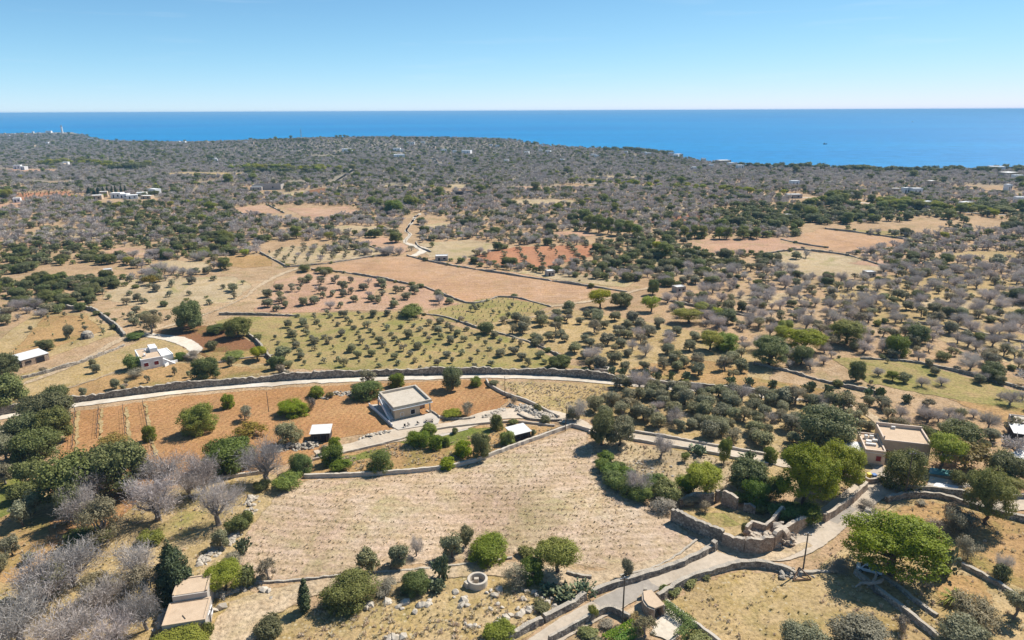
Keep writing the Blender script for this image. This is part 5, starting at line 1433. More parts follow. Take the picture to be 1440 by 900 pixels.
# lighthouse, mast, ship, boat
def on_hill(px, py):
    a, b, c = ray(px, py)
    for t in np.arange(300, 4000, 4.0):
        if CAMH + c * t <= float(height(a * t, b * t)): break
    return a * t, b * t, float(height(a * t, b * t))
x, y, z = on_hill(88, 188.5)
t = thing('lighthouse', 'slender white lighthouse on the left headland above the sea', 'lighthouse', (x, y, z - .5))
MB().lathe([(4.2, 0), (3.6, 6), (2.9, 26), (2.9, 26.3)], 14).build('tower', M['white'], t)
MB().lathe([(3.9, 26.3), (3.9, 27.0), (.02, 27.01)], 14).build('gallery', M['white'], t)
MB().lathe([(1.8, 27), (1.8, 30)], 12).build('lantern', M['glass'], t)
MB().lathe([(2.2, 30), (1.2, 31.2), (.02, 32)], 12).build('dome', M['greyplaster'], t)
x, y, z = on_hill(424, 198)
t = thing('radio_mast', 'thin lattice radio mast on the wooded hill by the sea', 'mast', (x, y, z - .5))
m = MB()
for s in ((-1, -1), (1, -1), (1, 1), (-1, 1)): m.tube([(s[0] * 1.6, s[1] * 1.6, 0), (s[0] * .5, s[1] * .5, 26)], .22, 4)
for i in range(9):
    z0, w0 = i * 2.9, 1.6 - 1.1 * i / 9
    m.tube([(-w0, -w0, z0), (w0, -w0, z0 + 2.9)], .15, 3); m.tube([(w0, w0, z0), (-w0, w0, z0 + 2.9)], .15, 3)
m.build('lattice', M['steel'], t); MB().tube([(0, 0, 25), (0, 0, 32)], .2, 5).build('antenna', M['steel'], t)
x, y = at(788, 160.4, SEA_Z)
t = thing('cargo_ship', 'distant cargo ship on the horizon', 'ship', (x, y, SEA_Z), .1)
L_ = met(788, 160.4, 8)
v = [(-L_ / 2, -9, 9), (L_ / 2 * .85, -9, 9), (L_ / 2, 0, 11), (L_ / 2 * .85, 9, 9), (-L_ / 2, 9, 9), (-L_ / 2 * .96, -7, -2), (L_ / 2 * .8, -7, -2), (L_ / 2 * .92, 0, -2), (L_ / 2 * .8, 7, -2), (-L_ / 2 * .96, 7, -2)]
MB().add(v, [(0, 1, 2, 3, 4), (9, 8, 7, 6, 5), (0, 5, 6, 1), (1, 6, 7, 2), (2, 7, 8, 3), (3, 8, 9, 4), (4, 9, 5, 0)]).build('hull', M['darkwood'], t)
MB().bx(-L_ * .45, -L_ * .33, -7, 7, 9.01, 26).build('bridge', M['greyplaster'], t)
x, y = at(1160, 203, SEA_Z)
t = thing('fishing_boat', 'tiny dark fishing boat on the sea right of centre', 'boat', (x, y, SEA_Z), .2)
v = [(-5, -1.6, 1.6), (4, -1.6, 1.8), (7, 0, 2.3), (4, 1.6, 1.8), (-5, 1.6, 1.6), (-4.6, -1, -.5), (3.6, -1, -.5), (5.6, 0, -.5), (3.6, 1, -.5), (-4.6, 1, -.5)]
MB().add(v, [(0, 1, 2, 3, 4), (9, 8, 7, 6, 5), (0, 5, 6, 1), (1, 6, 7, 2), (2, 7, 8, 3), (3, 8, 9, 4), (4, 9, 5, 0)]).build('hull', M['darkwood'], t)
MB().bx(-3, -.5, -1.1, 1.1, 1.62, 3.8).build('cabin', M['greyplaster'], t)
x, y = at(1283, 171.5, SEA_Z)
t = thing('motor_boat', 'white motor boat trailing a long wake on the far sea', 'boat', (x, y, SEA_Z), math.radians(5))
MB().add([(a * 1.6, b * 1.6, c * 1.6) for a, b, c in v], [(0, 1, 2, 3, 4), (9, 8, 7, 6, 5), (0, 5, 6, 1), (1, 6, 7, 2), (2, 7, 8, 3), (3, 8, 9, 4), (4, 9, 5, 0)]).build('hull', M['enamel'], t)
MB().bx(-4, 0, -1.6, 1.6, 2.8, 4.6).build('cabin', M['enamel'], t)
w_ = MB().add([(-9, -2, .12), (-9, 2, .12), (-230, 9, .12), (-230, -9, .12)], [(0, 1, 2, 3)]).build('wake', M['enamel'])
w_.location = t.location; w_.rotation_euler = t.rotation_euler; tag(w_, kind='structure')
# pale rocks and surf along the far left shore
m = MB()
for i in range(240):
    az = rnd.uniform(COAST_AZ[3], COAST_AZ[9]); r = float(coast_r(az)) + rnd.gauss(4, 5)
    m.rock((r * math.sin(az), r * math.cos(az), -3.5), rnd.uniform(2, 7))
tag(m.build('shore_rocks', M['coastrock']), 'pale limestone rocks along the far left shore', 'rocks', kind='stuff')

# ------------------------------------------------------------------ plants placed one by one (kind, ground point, width, height in the picture, description)
HAND = [
 # the pines, the farm and the ruin on the right
 ('pine', 1254, 808, 116, 80, 'huge umbrella pine shading the van in the bottom right'),
 ('pine', 1386, 737, 64, 74, 'lone umbrella pine on a bare trunk at the right edge'),
 ('pine', 1130, 716, 76, 82, 'big rounded pine above the ruin yard'),
 ('pine', 1174, 690, 72, 66, 'broad pine between the big pine and the farmhouse'),
 ('oak', 1156, 632, 74, 56, 'large dense green tree at the edge of the olive grove'),
 ('oleander', 1277, 694, 56, 58, 'dense dark green tree wrapped round a pole by the farmhouse'),
 ('yellow', 1322, 660, 44, 46, 'bright yellow-green tree right of the farmhouse'),
 ('autumn', 1368, 668, 64, 44, 'olive-brown spreading tree behind the lone pine'),
 ('oak', 1352, 628, 54, 34, 'light green tree behind the yellow-green tree'),
 ('oak', 1412, 672, 46, 36, 'dark tree at the right edge behind the lone pine'),
 ('yellow', 1424, 690, 34, 20, 'yellowish shrub right of the lone pine'),
 ('bush', 1352, 684, 26, 22, 'dark shrub on the farmhouse patio'),
 ('hedgebush', 1108, 738, 44, 32, 'bright green ivy mound on the left of the ruin vaults'),
 ('hedgebush', 1136, 741, 44, 34, 'bright green ivy mound draped over the ruin beside the road'),
 ('hedgebush', 1118, 722, 26, 16, 'green thicket under the big pine behind the ruin'),
 ('yellow', 992, 698, 50, 42, 'bright yellow-green ivy-covered tree at the back of the ruin'),
 ('hedgebush', 968, 694, 34, 28, 'green ivy bush left of the yellow-green ivy tree'),
 ('oak', 1053, 692, 54, 42, 'dark green bushy tree behind the ruined inner wall'),
 ('citrus', 1066, 716, 38, 40, 'round bright green bush on the ruined inner wall'),
 ('bush', 1092, 706, 30, 34, 'dark thicket between ruin and big pine'),
 ('hedgebush', 1040, 708, 22, 16, 'ivy clump trailing over the ruined inner wall'),
 ('olive', 980, 673, 18, 22, 'small olive behind the yellow-green ivy tree'),
 ('dry', 974, 715, 26, 20, 'dry greenish shrub inside the ruin yard, left one'),
 ('dry', 993, 724, 16, 18, 'small grey shrub inside the ruin yard, right one'),
 ('bush', 1072, 724, 16, 14, 'small green shrub by the ruined arch'),
 ('bush', 1047, 754, 9, 18, 'thin dark shrub against the broken room wall of the ruin'),
 ('bush', 940, 708, 42, 32, 'green bush at the left corner of the ruin'),
 ('dry', 933, 724, 34, 24, 'olive-brown bush at the left end of the ruin wall'),
 ('citrus', 1085, 652, 20, 22, 'round green bush by the grove driveway'),
 ('cactus', 1055, 650, 24, 16, 'prickly pear clump by the grove driveway'),
 ('cactus', 984, 642, 24, 16, 'prickly pear clump between the driveway walls'),
 ('lollipop', 1019, 655, 17, 36, 'small yellow-green tree on a thin trunk in the rough grass'),
 ('dead', 929, 645, 30, 34, 'leafless dark shrub tree in the rough grass'),
 ('yellow', 963, 649, 12, 12, 'small yellow-green bush in the rough grass'),
 ('dry', 1225, 722, 28, 18, 'dry grey shrub by the roadside rubble heap'),
 ('cactus', 1332, 815, 48, 46, 'big prickly pear beside the huge umbrella pine'),
 ('dry', 1318, 752, 26, 24, 'dry grey shrub right of the huge umbrella pine'),
 ('olive', 1352, 750, 40, 32, 'grey-green shrub tree in the shade of the lone pine'),
 ('dry', 1338, 735, 20, 28, 'dead grey shrub under the lone pine'),
 ('dry', 1366, 792, 30, 34, 'dry shrub on the orange field above the big prickly pear'),
 ('dead', 1408, 806, 24, 28, 'bare shrub on the orange field at the right'),
 ('bush', 1412, 822, 22, 26, 'dark green shrub below the bare shrub on the orange field'),
 ('palmlike', 1350, 857, 40, 28, 'palm-like tufted plant in the lower right corner'),
 ('yolive', 1368, 880, 66, 42, 'wide grey olive below the palm-like plant'),
 ('yolive', 1425, 870, 36, 38, 'grey olive with slim trunk in the lower right corner'),
 ('olive', 1128, 915, 60, 40, 'olive tree cut by the bottom edge, left of the pair'),
 ('olive', 1212, 906, 78, 42, 'wide olive tree at the bottom edge, right of the pair'),
 ('olive', 1352, 915, 62, 42, 'olive at the bottom edge below the wide grey olive'),
 ('dry', 1272, 892, 20, 24, 'dark shrub at the bottom edge by the straight wall'),
 ('dry', 1183, 808, 32, 18, 'low dry shrub at the edge of the huge pine shadow'),
 ('dry', 1306, 830, 14, 12, 'small dry shrub in the huge pine shadow'),
 ('dry', 1298, 712, 16, 8, 'small dry tuft on the curved wall'),
 # lower centre
 ('fig', 487, 862, 68, 54, 'big bright green fig in the lower centre'),
 ('cypress', 429, 858, 19, 42, 'single small dark cypress beside the pale yard'),
 ('bush', 374, 902, 42, 32, 'green shrub at the bottom edge left of the cypress'),
 ('yolive', 378, 814, 28, 26, 'sparse little tree above the cottage yard'),
 ('carob', 584, 838, 42, 34, 'rounded dark green bush between fig and well'),
 ('cactus', 622, 818, 22, 34, 'tall tree-like prickly pear left of the well'),
 ('cactus', 616, 836, 22, 20, 'low prickly pear clump left of the well'),
 ('dry', 540, 840, 36, 26, 'dry reeds between fig and dark bush'),
 ('olive', 518, 804, 30, 30, 'small olive above the track wall, leftmost of the row'),
 ('olive', 563, 795, 28, 28, 'small olive above the track wall, second of the row'),
 ('dead', 586, 782, 20, 26, 'greyish bare little tree above the small track olives'),
 ('olive', 635, 784, 28, 30, 'small olive above the track wall, left of the big bush'),
 ('olive', 655, 769, 18, 28, 'slim olive behind the big citrus bush'),
 ('citrus', 686, 792, 58, 40, 'big green citrus bush above the track near the well'),
 ('bush', 741, 786, 26, 18, 'small dark bush between citrus bush and yellow bush'),
 ('yellow', 784, 805, 58, 46, 'big yellow-green bush beside the track'),
 ('dry', 726, 830, 40, 36, 'olive-brown bush right of the well'),
 ('citrus', 749, 824, 32, 36, 'dark green rounded bush right of the well'),
 ('cactus', 795, 848, 40, 26, 'prickly pear clump above the road wall, middle one'),
 ('cactus', 820, 843, 34, 26, 'prickly pear clump above the road wall, right one'),
 ('cactus', 772, 838, 26, 18, 'prickly pear clump above the road wall, left one'),
 ('olive', 880, 811, 17, 24, 'tiny olive at the edge of the dirt track'),
 ('fig', 703, 904, 46, 32, 'bright green shrub at the bottom edge among white rocks'),
 ('bush', 762, 862, 26, 12, 'low green weeds on the bank above the road wall'),
 ('yellow', 834, 870, 14, 16, 'small yellow bush on the garden wall by the road'),
 ('dry', 852, 885, 24, 14, 'grey lavender cushion in the roadside garden'),
 ('dry', 868, 893, 20, 12, 'silver cushion plant in the roadside garden'),
 ('bush', 826, 898, 26, 14, 'green shrub in the left corner of the roadside garden'),
 ('olive', 838, 910, 26, 12, 'low grey-green shrub at the bottom of the roadside garden'),
 ('yolive', 908, 896, 30, 26, 'small leafy tree beside the paved patio'),
 ('autumn', 893, 876, 22, 14, 'pinkish flowering shrub at the pole in the garden'),
 ('hedgebush', 935, 838, 16, 14, 'green climber behind the curved shelter'),
 ('bush', 948, 838, 22, 14, 'green shrub along the wall right of the curved shelter'),
 ('bush', 970, 826, 22, 12, 'low green shrub on the wall above the paddock'),
 ('bush', 990, 815, 18, 10, 'low creeper on the wall near the gate pillar'),
 ('bush', 985, 908, 30, 18, 'round shrub at the bottom end of the clipped hedge'),
 # lower left
 ('conifer', 252, 838, 50, 70, 'tall dark conifer beside the cream cottage'),
 ('lollipop', 313, 840, 50, 48, 'rounded lime-green pine beside the cottage'),
 ('bush', 345, 828, 28, 30, 'dark green bush right of the rounded lime-green pine'),
 ('lollipop', 240, 948, 84, 54, 'bright yellow-green dome of a pine at the bottom edge'),
 ('bush', 292, 898, 14, 22, 'small green bush at the corner of the cream cottage'),
 ('cactus', 338, 783, 28, 24, 'round prickly pear in the grass above the lime-green pine'),
 ('dry', 326, 800, 26, 22, 'dry brown bush above the lime-green pine'),
 ('fig', 208, 768, 32, 22, 'bright yellow-green bush in the dry grass on the left'),
 ('hedgebush', 328, 752, 32, 26, 'yellow-green bush left of the rubble wall'),
 ('bush', 346, 742, 20, 24, 'grey-green bush at the rubble wall'),
 ('olive', 310, 770, 22, 24, 'small grey-green bush below the yellow-green bush'),
 ('oak', 170, 692, 80, 66, 'large dark holm oak below the red field, right half of the pair'),
 ('oak', 105, 704, 82, 66, 'large dark holm oak below the red field, left half of the pair'),
 ('carob', 315, 668, 70, 52, 'dense round dark carob at the edge of the red field'),
 ('dead', 226, 686, 66, 50, 'bare dead olive at the right of the holm oak pair'),
 ('dead', 222, 731, 76, 62, 'big bare dead olive with thick dark trunk'),
 ('dead', 140, 706, 62, 56, 'bare dead olive in front of the holm oak pair'),
 ('dead', 118, 742, 62, 56, 'bare dead olive left of the one with ivy trunk'),
 ('yolive', 150, 762, 52, 58, 'half dead olive with leafy trunk in the dry grass'),
 ('dead', 288, 692, 50, 54, 'bare dead olive below the dense round carob'),
 ('dead', 270, 700, 46, 44, 'smaller bare dead olive beside the one below the carob'),
 ('dead', 308, 738, 60, 62, 'bare dead olive with green shoots on its trunk'),
 ('dead', 376, 676, 60, 56, 'dark dead olive right of the dense round carob'),
 ('hedgebush', 404, 690, 44, 26, 'green bushes at the left end of the field wall'),
 ('bush', 365, 692, 26, 16, 'small bush at the top of the rubble wall'),
 ('bush', 96, 742, 34, 56, 'dark green shrub between the dead olives and the red patch'),
 ('bush', 112, 775, 60, 30, 'olive-green spreading shrub below the dead olives'),
 ('dead', 62, 852, 84, 70, 'large bare dead thicket at the left, nearest the edge'),
 ('dead', 108, 822, 76, 62, 'large bare dead tree in the middle of the lower left grove'),
 ('dead', 198, 822, 62, 60, 'bare dead tree left of the tall conifer'),
 ('yolive', 205, 840, 48, 44, 'dark sparse olive left of the tall conifer'),
 ('yolive', 68, 846, 60, 48, 'dark sparse olive inside the dead thicket'),
 ('dead', 150, 866, 62, 54, 'bare dead tree left of the cream cottage'),
 ('yolive', 150, 850, 60, 44, 'green sparse tree left of the cream cottage'),
 ('dead', 30, 908, 86, 66, 'bare dead tree in the bottom left corner'),
 ('dead', 100, 918, 82, 64, 'bare dead tree on the bottom edge, second from the corner'),
 ('dead', 160, 914, 74, 60, 'bare dead tree on the bottom edge, third from the corner'),
 ('dead', 206, 886, 48, 56, 'bare dead tree beside the cottage wall'),
 ('bush', 5, 860, 22, 18, 'small green bush at the left edge'),
 ('olive', 33, 740, 26, 34, 'small olive on the red patch at the left'),
 ('olive', 48, 722, 26, 30, 'small olive with slim trunk at the left'),
 ('olive', 18, 780, 22, 26, 'small grey olive low on the left edge'),
 ('olive', 3, 803, 22, 24, 'small grey olive cut by the left edge'),
 ('bush', 26, 708, 34, 28, 'dark green bush on the left bank'),
 ('bush', 40, 688, 42, 38, 'green bush below the holm oak clump'),
 ('yolive', 8, 680, 24, 30, 'grey sparse tree at the left edge below the oaks'),
 ('oak', 84, 578, 34, 34, 'holm oak at the lane end, topmost of the left clump'),
 ('oak', 65, 600, 62, 44, 'holm oak with broad crown in the left clump'),
 ('oak', 38, 622, 48, 40, 'holm oak on the left of the clump'),
 ('oak', 78, 622, 44, 46, 'holm oak on the right of the clump by the red field'),
 ('oak', 55, 652, 62, 46, 'lowest holm oak of the left clump'),
 ('olive', 10, 650, 38, 38, 'grey-green tree left of the holm oak clump'),
 ('oak', 10, 574, 56, 44, 'holm oak at the left edge above the lane'),
 ('oak', 10, 530, 32, 32, 'dark tree at the left edge beside the barn'),
 # red fields and the central plot
 ('fig', 279, 612, 43, 44, 'tall bright green fig on the red field'),
 ('fig', 319, 575, 17, 20, 'small green tree near the lane on the red field'),
 ('yolive', 345, 591, 18, 20, 'thin sparse tree on the red field'),
 ('fig', 410, 587, 40, 24, 'spreading green fig on the red field'),
 ('dry', 437, 578, 12, 18, 'dry bush right of the spreading fig'),
 ('fig', 443, 560, 22, 16, 'green bush at the upper end of the red field'),
 ('autumn', 350, 617, 44, 22, 'yellow-brown shrub on the red field right of the fig'),
 ('autumn', 153, 630, 40, 20, 'yellow-brown shrub above the holm oak pair'),
 ('fig', 208, 622, 17, 22, 'small green tree among the vine rows'),
 ('olive', 409, 624, 34, 30, 'grey-green tree above the long stone heap'),
 ('citrus', 514, 563, 42, 28, 'dark green fig left of the house roof'),
 ('yolive', 518, 540, 22, 20, 'small tree by the lane left of the house'),
 ('fig', 557, 546, 22, 20, 'green tree by the lane above the house roof'),
 ('oak', 637, 547, 28, 30, 'dark green tree by the lane right of the house'),
 ('fig', 669, 544, 16, 14, 'small green tree by the lane near the curved wall'),
 ('dry', 657, 586, 16, 20, 'brownish bush on the red field right of the house'),
 ('yellow', 637, 586, 26, 9, 'low yellow-green shrub on the red field right of the house'),
 ('citrus', 421, 668, 32, 30, 'round green citrus at the left end of the kitchen garden'),
 ('citrus', 533, 667, 33, 32, 'round green bush by the field wall in the kitchen garden'),
 ('hedgebush', 478, 666, 26, 20, 'bright shrub left in the kitchen garden'),
 ('citrus', 465, 656, 28, 28, 'dark grey-green bush left in the kitchen garden'),
 ('dry', 454, 640, 12, 14, 'brown shrub beside the shed'),
 ('fig', 470, 634, 18, 18, 'green bush right of the shed'),
 ('oak', 678, 645, 26, 34, 'dark upright tree at the field wall'),
 ('citrus', 588, 630, 30, 24, 'dark leafy tree in the kitchen garden below the terrace'),
 ('fig', 602, 612, 22, 16, 'light bush just below the terrace'),
 ('citrus', 612, 634, 18, 20, 'small round tree in the kitchen garden, middle of three'),
 ('citrus', 627, 629, 12, 14, 'smallest round tree in the kitchen garden'),
 ('fig', 651, 643, 25, 22, 'light green tree left of the dark upright tree'),
 ('fig', 629, 660, 23, 16, 'bright bush against the field wall'),
 ('fig', 699, 606, 17, 22, 'small tree at the driveway wall'),
 ('fig', 714, 627, 20, 20, 'light green tree left of the pale-roofed shed'),
 ('bush', 639, 611, 10, 9, 'small round bush beside the lower terrace'),
 ('bush', 750, 614, 8, 10, 'small bush right of the pale-roofed shed'),
 ('dry', 722, 570, 10, 12, 'dry bush at the upper end of the driveway wall'),
 ('bush', 757, 580, 12, 12, 'bush growing on the pale stone heap'),
 ('dead', 812, 590, 32, 28, 'grey bare tree at the gate'),
 ('olive', 806, 592, 16, 18, 'small olive at the gate'),
 ('oak', 846, 626, 36, 44, 'dark green tree at the upper corner of the stubble field'),
 ('olive', 872, 626, 40, 36, 'grey-green olive beside the dark corner tree'),
 # the white house plot
 ('oak', 288, 534, 34, 30, 'dark round tree before the long wall near the white house'),
 ('hedgebush', 186, 522, 26, 22, 'green bush at the left corner of the white house'),
 ('dry', 190, 532, 26, 16, 'brown bush in front of the white house'),
 ('oak', 336, 474, 34, 26, 'green bushy tree at the top of the dark soil plot'),
 ('oak', 306, 468, 28, 12, 'low green tree on the dark soil plot'),
 ('hedgebush', 187, 478, 26, 12, 'flat green tree at the lane above the white house'),
 ('yolive', 213, 470, 24, 28, 'light feathery tree beside the lane'),
 ('oak', 270, 462, 42, 38, 'big grey-green tree by the lane behind the dark soil'),
 ('fig', 325, 507, 28, 10, 'low green bush on the orange soil'),
 ('yellow', 362, 506, 24, 18, 'yellow bush at the straight wall'),
 ('oak', 391, 519, 18, 18, 'dark bush at the lower end of the straight wall'),
 ('olive', 398, 506, 20, 18, 'grey-green bush above the lower end of the straight wall'),
 ('citrus', 251, 508, 18, 12, 'green shrub at the terrace of the white house'),
 ('dry', 268, 508, 24, 14, 'dry shrub right of the white house'),
 ('bush', 296, 494, 14, 14, 'small bush on the dark soil plot'),
 ('olive', 326, 515, 10, 14, 'small tree before the long wall right of the round tree'),
 ('yolive', 246, 528, 9, 12, 'tiny tree in front of the white house, right one'),
 ('yolive', 208, 538, 8, 10, 'tiny tree in front of the white house, middle one'),
 ('olive', 163, 547, 13, 14, 'small tree on the dry slope left of the white house'),
 ('olive', 117, 557, 9, 12, 'tiny tree on the dry slope far left'),
 ('olive', 136, 524, 12, 12, 'small tree on the dry slope above the path'),
 ('olive', 130, 515, 10, 10, 'tiny tree on the dry slope by the lane'),
 ('olive', 98, 476, 16, 18, 'largest olive in the sapling plot'),
 ('oak', 66, 492, 22, 14, 'dark bush behind the stone barn'),
 # landmarks of the middle distance
 ('hedgebush', 576, 447, 36, 18, 'big round bush on the overgrown orchard wall'),
 ('bush', 684, 471, 22, 18, 'dark round bush at the corner of the green orchard'),
 ('oak', 787, 516, 30, 16, 'dark green bush in the grove behind the long wall'),
 ('yellow', 844, 433, 30, 24, 'yellow-green tree at the corner of the large brown field'),
 ('oak', 872, 432, 28, 20, 'dark tree right of the yellow-green tree at the field corner'),
 ('yellow', 916, 438, 24, 20, 'yellow-green tree along the tan path'),
 ('yellow', 968, 455, 36, 20, 'wide yellow-green tree in the middle of the grove'),
 ('yellow', 984, 440, 22, 14, 'smaller yellow-green tree behind the wide one'),
 ('oak', 918, 414, 14, 20, 'dark upright tree beside the tan path'),
 ('yellow', 998, 492, 30, 24, 'bright green tree in the dead olive grove, left of the pair'),
 ('fig', 1024, 494, 34, 26, 'bright green tree in the dead olive grove, right of the pair'),
 ('pine2', 1080, 513, 46, 38, 'tall green pine in the dead olive grove with broad shadow'),
 ('lollipop', 1136, 498, 48, 34, 'bright green pine in the grove on the right'),
 ('pine2', 1190, 483, 42, 32, 'dark green round pine in the grove on the right'),
 ('oak', 1126, 513, 28, 26, 'grey-green tree below the bright green pine'),
 ('oak', 1290, 482, 28, 24, 'dark tree among dead olives far right'),
 ('fig', 1266, 503, 32, 30, 'light green tree among dead olives far right'),
 ('oak', 1043, 438, 13, 14, 'dark upright shrub among dead olives'),
 ('pine', 1254, 536, 17, 14, 'small flat-topped tree on the green clearing'),
 ('oak', 1203, 536, 22, 28, 'green tree at the left edge of the green clearing'),
 ('fig', 232, 364, 22, 14, 'bright green tree in the upper left thicket'),
 ('autumn', 209, 402, 20, 14, 'yellowish tree in the pale clearing on the left'),
 ('yellow', 345, 360, 12, 9, 'yellow-green bush beside the orange plot'),
 ('fig', 327, 357, 14, 9, 'green bush beside the orange plot'),
 ('fig', 552, 300, 30, 18, 'bright green tree right of the twin pale fields'),
 ('fig', 575, 292, 22, 16, 'green tree behind the bright green one'),
 ('bush', 427, 383, 18, 11, 'dark bush at the left end of the large brown field'),
 ('bush', 457, 385, 22, 10, 'long green bush on the near wall of the brown field'),
 ('oak', 527, 334, 16, 11, 'dark bush above the tilled strip, left one'),
 ('oak', 557, 341, 18, 14, 'dark bush above the tilled strip, right one'),
]
for k in HAND:
    putpx(k[0], k[1], k[2], k[3], k[5], k[4])
# the pines edging the red orchard and the field on the right
for i, (px, py, w, h) in enumerate(((828, 324, 16, 22), (842, 327, 18, 24), (855, 329, 16, 23), (869, 331, 18, 22), (884, 331, 16, 20), (897, 334, 16, 18))):
    putpx('pine2', px, py, w, 'tall pine with bare trunk beyond the red orchard, ' + nth(i + 1) + ' from left in the row', h, 'row of pines beyond the red orchard')
for i, (px, py, w, h) in enumerate(((962, 334, 14, 16), (977, 335, 14, 18), (988, 335, 12, 17), (1012, 336, 14, 16), (1022, 336, 14, 16), (1045, 336, 18, 18), (1064, 336, 12, 16), (1078, 334, 12, 9))):
    putpx('pine2', px, py, w, 'dark tree on the top edge of the pinkish field, ' + nth(i + 1) + ' from left', h, 'dark trees along the pinkish field')
for i, (px, py, w, h) in enumerate(((1138, 291, 14, 12), (1146, 290, 13, 12), (1155, 288, 14, 13), (1166, 287, 16, 18), (1174, 290, 18, 16), (1184, 288, 16, 16), (1194, 292, 12, 10), (1204, 292, 12, 10), (1224, 288, 14, 14), (1222, 296, 14, 9), (1240, 295, 14, 12), (1256, 294, 9, 11), (1272, 295, 18, 14), (1287, 296, 16, 14), (1300, 296, 16, 12), (1320, 297, 18, 13), (1350, 300, 14, 14), (1410, 300, 22, 10))):
    putpx('pine2' if i % 3 else 'pine', px, py, w, 'pine of the far wood by the coast road, ' + nth(i + 1) + ' from left', h, 'pines by the coast road')
for i, px in enumerate((125, 133, 139, 146, 152, 158, 164, 171, 177)):
    putpx('conifer' if i < 3 else 'cypress', px, 275.5 - (i > 2) * 2.0, 6.5 if i < 3 else 4, 'dark conifer behind the white complex, ' + nth(i + 1) + ' from left', 12 - (i == 1) * 4, 'dark conifers behind the white complex')
for i, (px, py) in enumerate(((823, 530), (862, 529), (876, 530), (892, 531), (910, 532), (925, 536), (944, 535), (966, 536), (1030, 543), (1054, 544), (1088, 548), (1134, 553), (1142, 550), (1165, 554), (1192, 562), (1222, 560), (1240, 558), (1276, 568))):
    putpx('cactus', px, py, 13, 'dark prickly pear along the long wall, ' + nth(i + 1) + ' from left', 13, 'prickly pears along the long wall')
for i, (px, py, w) in enumerate(((853, 652, 22), (848, 664, 24), (858, 672, 28), (860, 685, 28), (872, 692, 30), (885, 702, 30), (900, 708, 32), (905, 698, 30), (920, 692, 34), (880, 678, 26), (870, 664, 20))):
    putpx('hedgebush', px, py, w, 'dense green bush edging the stubble field, ' + nth(i + 1) + ' along the line', w * .78, 'bushes edging the stubble field')
putpx('dead', 898, 694, 42, 'rounded bare grey thicket among the field-edge bushes', 32)

# clipped hedges of the roadside garden
def hedge(px, w, h, label):
    C = G(px); P = []
    g = np.random.default_rng(len(label)); n = 0
    ox, oy = C[0]; PP = []; AA = []; BB = []; T = []
    for (ax, ay), (bx, by) in zip(C[:-1], C[1:]):
        L = math.hypot(bx - ax, by - ay); k = int(L * 260)
        t = g.random(k); side = g.integers(0, 3, k)
        u = np.where(side == 0, -w / 2, np.where(side == 1, w / 2, (g.random(k) - .5) * w)); zz = np.where(side == 2, h, g.random(k) * h)
        nx, ny = -(by - ay) / L, (bx - ax) / L
        p = np.stack([ax + (bx - ax) * t + nx * u - ox, ay + (by - ay) * t + ny * u - oy, zz], 1) + g.normal(size=(k, 3)) * .05
        nr = np.stack([np.where(side == 2, 0, np.sign(u) * nx), np.where(side == 2, 0, np.sign(u) * ny), np.where(side == 2, 1.0, .2)], 1) + g.normal(size=(k, 3)) * .4
        nr /= np.linalg.norm(nr, axis=1)[:, None]
        A = np.cross(nr, g.normal(size=(k, 3))); A /= np.linalg.norm(A, axis=1)[:, None]; B = np.cross(nr, A)
        PP.append(p); AA.append(A * .09); BB.append(B * .07); T.append(g.random(k))
    me = quads_mesh('clipped_hedge', np.concatenate(PP), np.concatenate(AA), np.concatenate(BB), np.concatenate(T), M['l_hedge'])
    o = link(bpy.data.objects.new('clipped_hedge', me)); o.location = (ox, oy, 0); tag(o, label, 'hedge')
hedge([(932, 855), (946, 865), (974, 884), (952, 902)], 1.5, 1.5, 'clipped green hedge bent around the paved patio')
hedge([(892, 882), (872, 892), (850, 904)], 1.3, 1.2, 'clipped hedge left of the patio, upper row')
hedge([(902, 888), (886, 896), (866, 908)], 1.2, 1.1, 'clipped hedge left of the patio, lower row')

# ------------------------------------------------------------------ groves and scrub
def inpoly(P, X, Y):
    P = np.asarray(P); c = np.zeros(X.shape, bool); j = len(P) - 1
    for i in range(len(P)):
        xi, yi = P[i]; xj, yj = P[j]
        k = ((yi > Y) != (yj > Y)) & (X < (xj - xi) * (Y - yi) / (yj - yi + 1e-12) + xi)
        c ^= k; j = i
    return c
def segd(P, X, Y):
    d = np.full(X.shape, 1e9)
    for (ax, ay), (bx, by) in zip(P[:-1], P[1:]):
        dx, dy = bx - ax, by - ay; L2 = dx * dx + dy * dy + 1e-9
        t = np.clip(((X - ax) * dx + (Y - ay) * dy) / L2, 0, 1)
        d = np.minimum(d, np.hypot(X - ax - t * dx, Y - ay - t * dy))
    return d
def clear(X, Y, own=1.3):
    ok = np.ones(X.shape, bool)
    for P, w in ROADS: ok &= segd(P, X, Y) > w + own
    for P, w in WALLS: ok &= segd(P, X, Y) > w + own * .5
    for x, y, r in KEEP: ok &= np.hypot(X - x, Y - y) > r + own
    return ok
CELL = {}
def cell_add(x, y, r): CELL.setdefault((int(x // 8), int(y // 8)), []).append((x, y, r))
def free(x, y, r, tight=.8):
    i, j = int(x // 8), int(y // 8)
    for a in (-1, 0, 1):
        for b in (-1, 0, 1):
            for q in CELL.get((i + a, j + b), ()):
                if (q[0] - x) ** 2 + (q[1] - y) ** 2 < ((q[2] + r) * tight) ** 2: return False
    return True
for q in TREES: cell_add(*q)
AUTO = []         # dicts: kind, x, y, W, H, region
def pick(g, mix):
    k = list(mix); p = np.array([mix[q] for q in k], float); return k[g.choice(len(k), p=p / p.sum())]
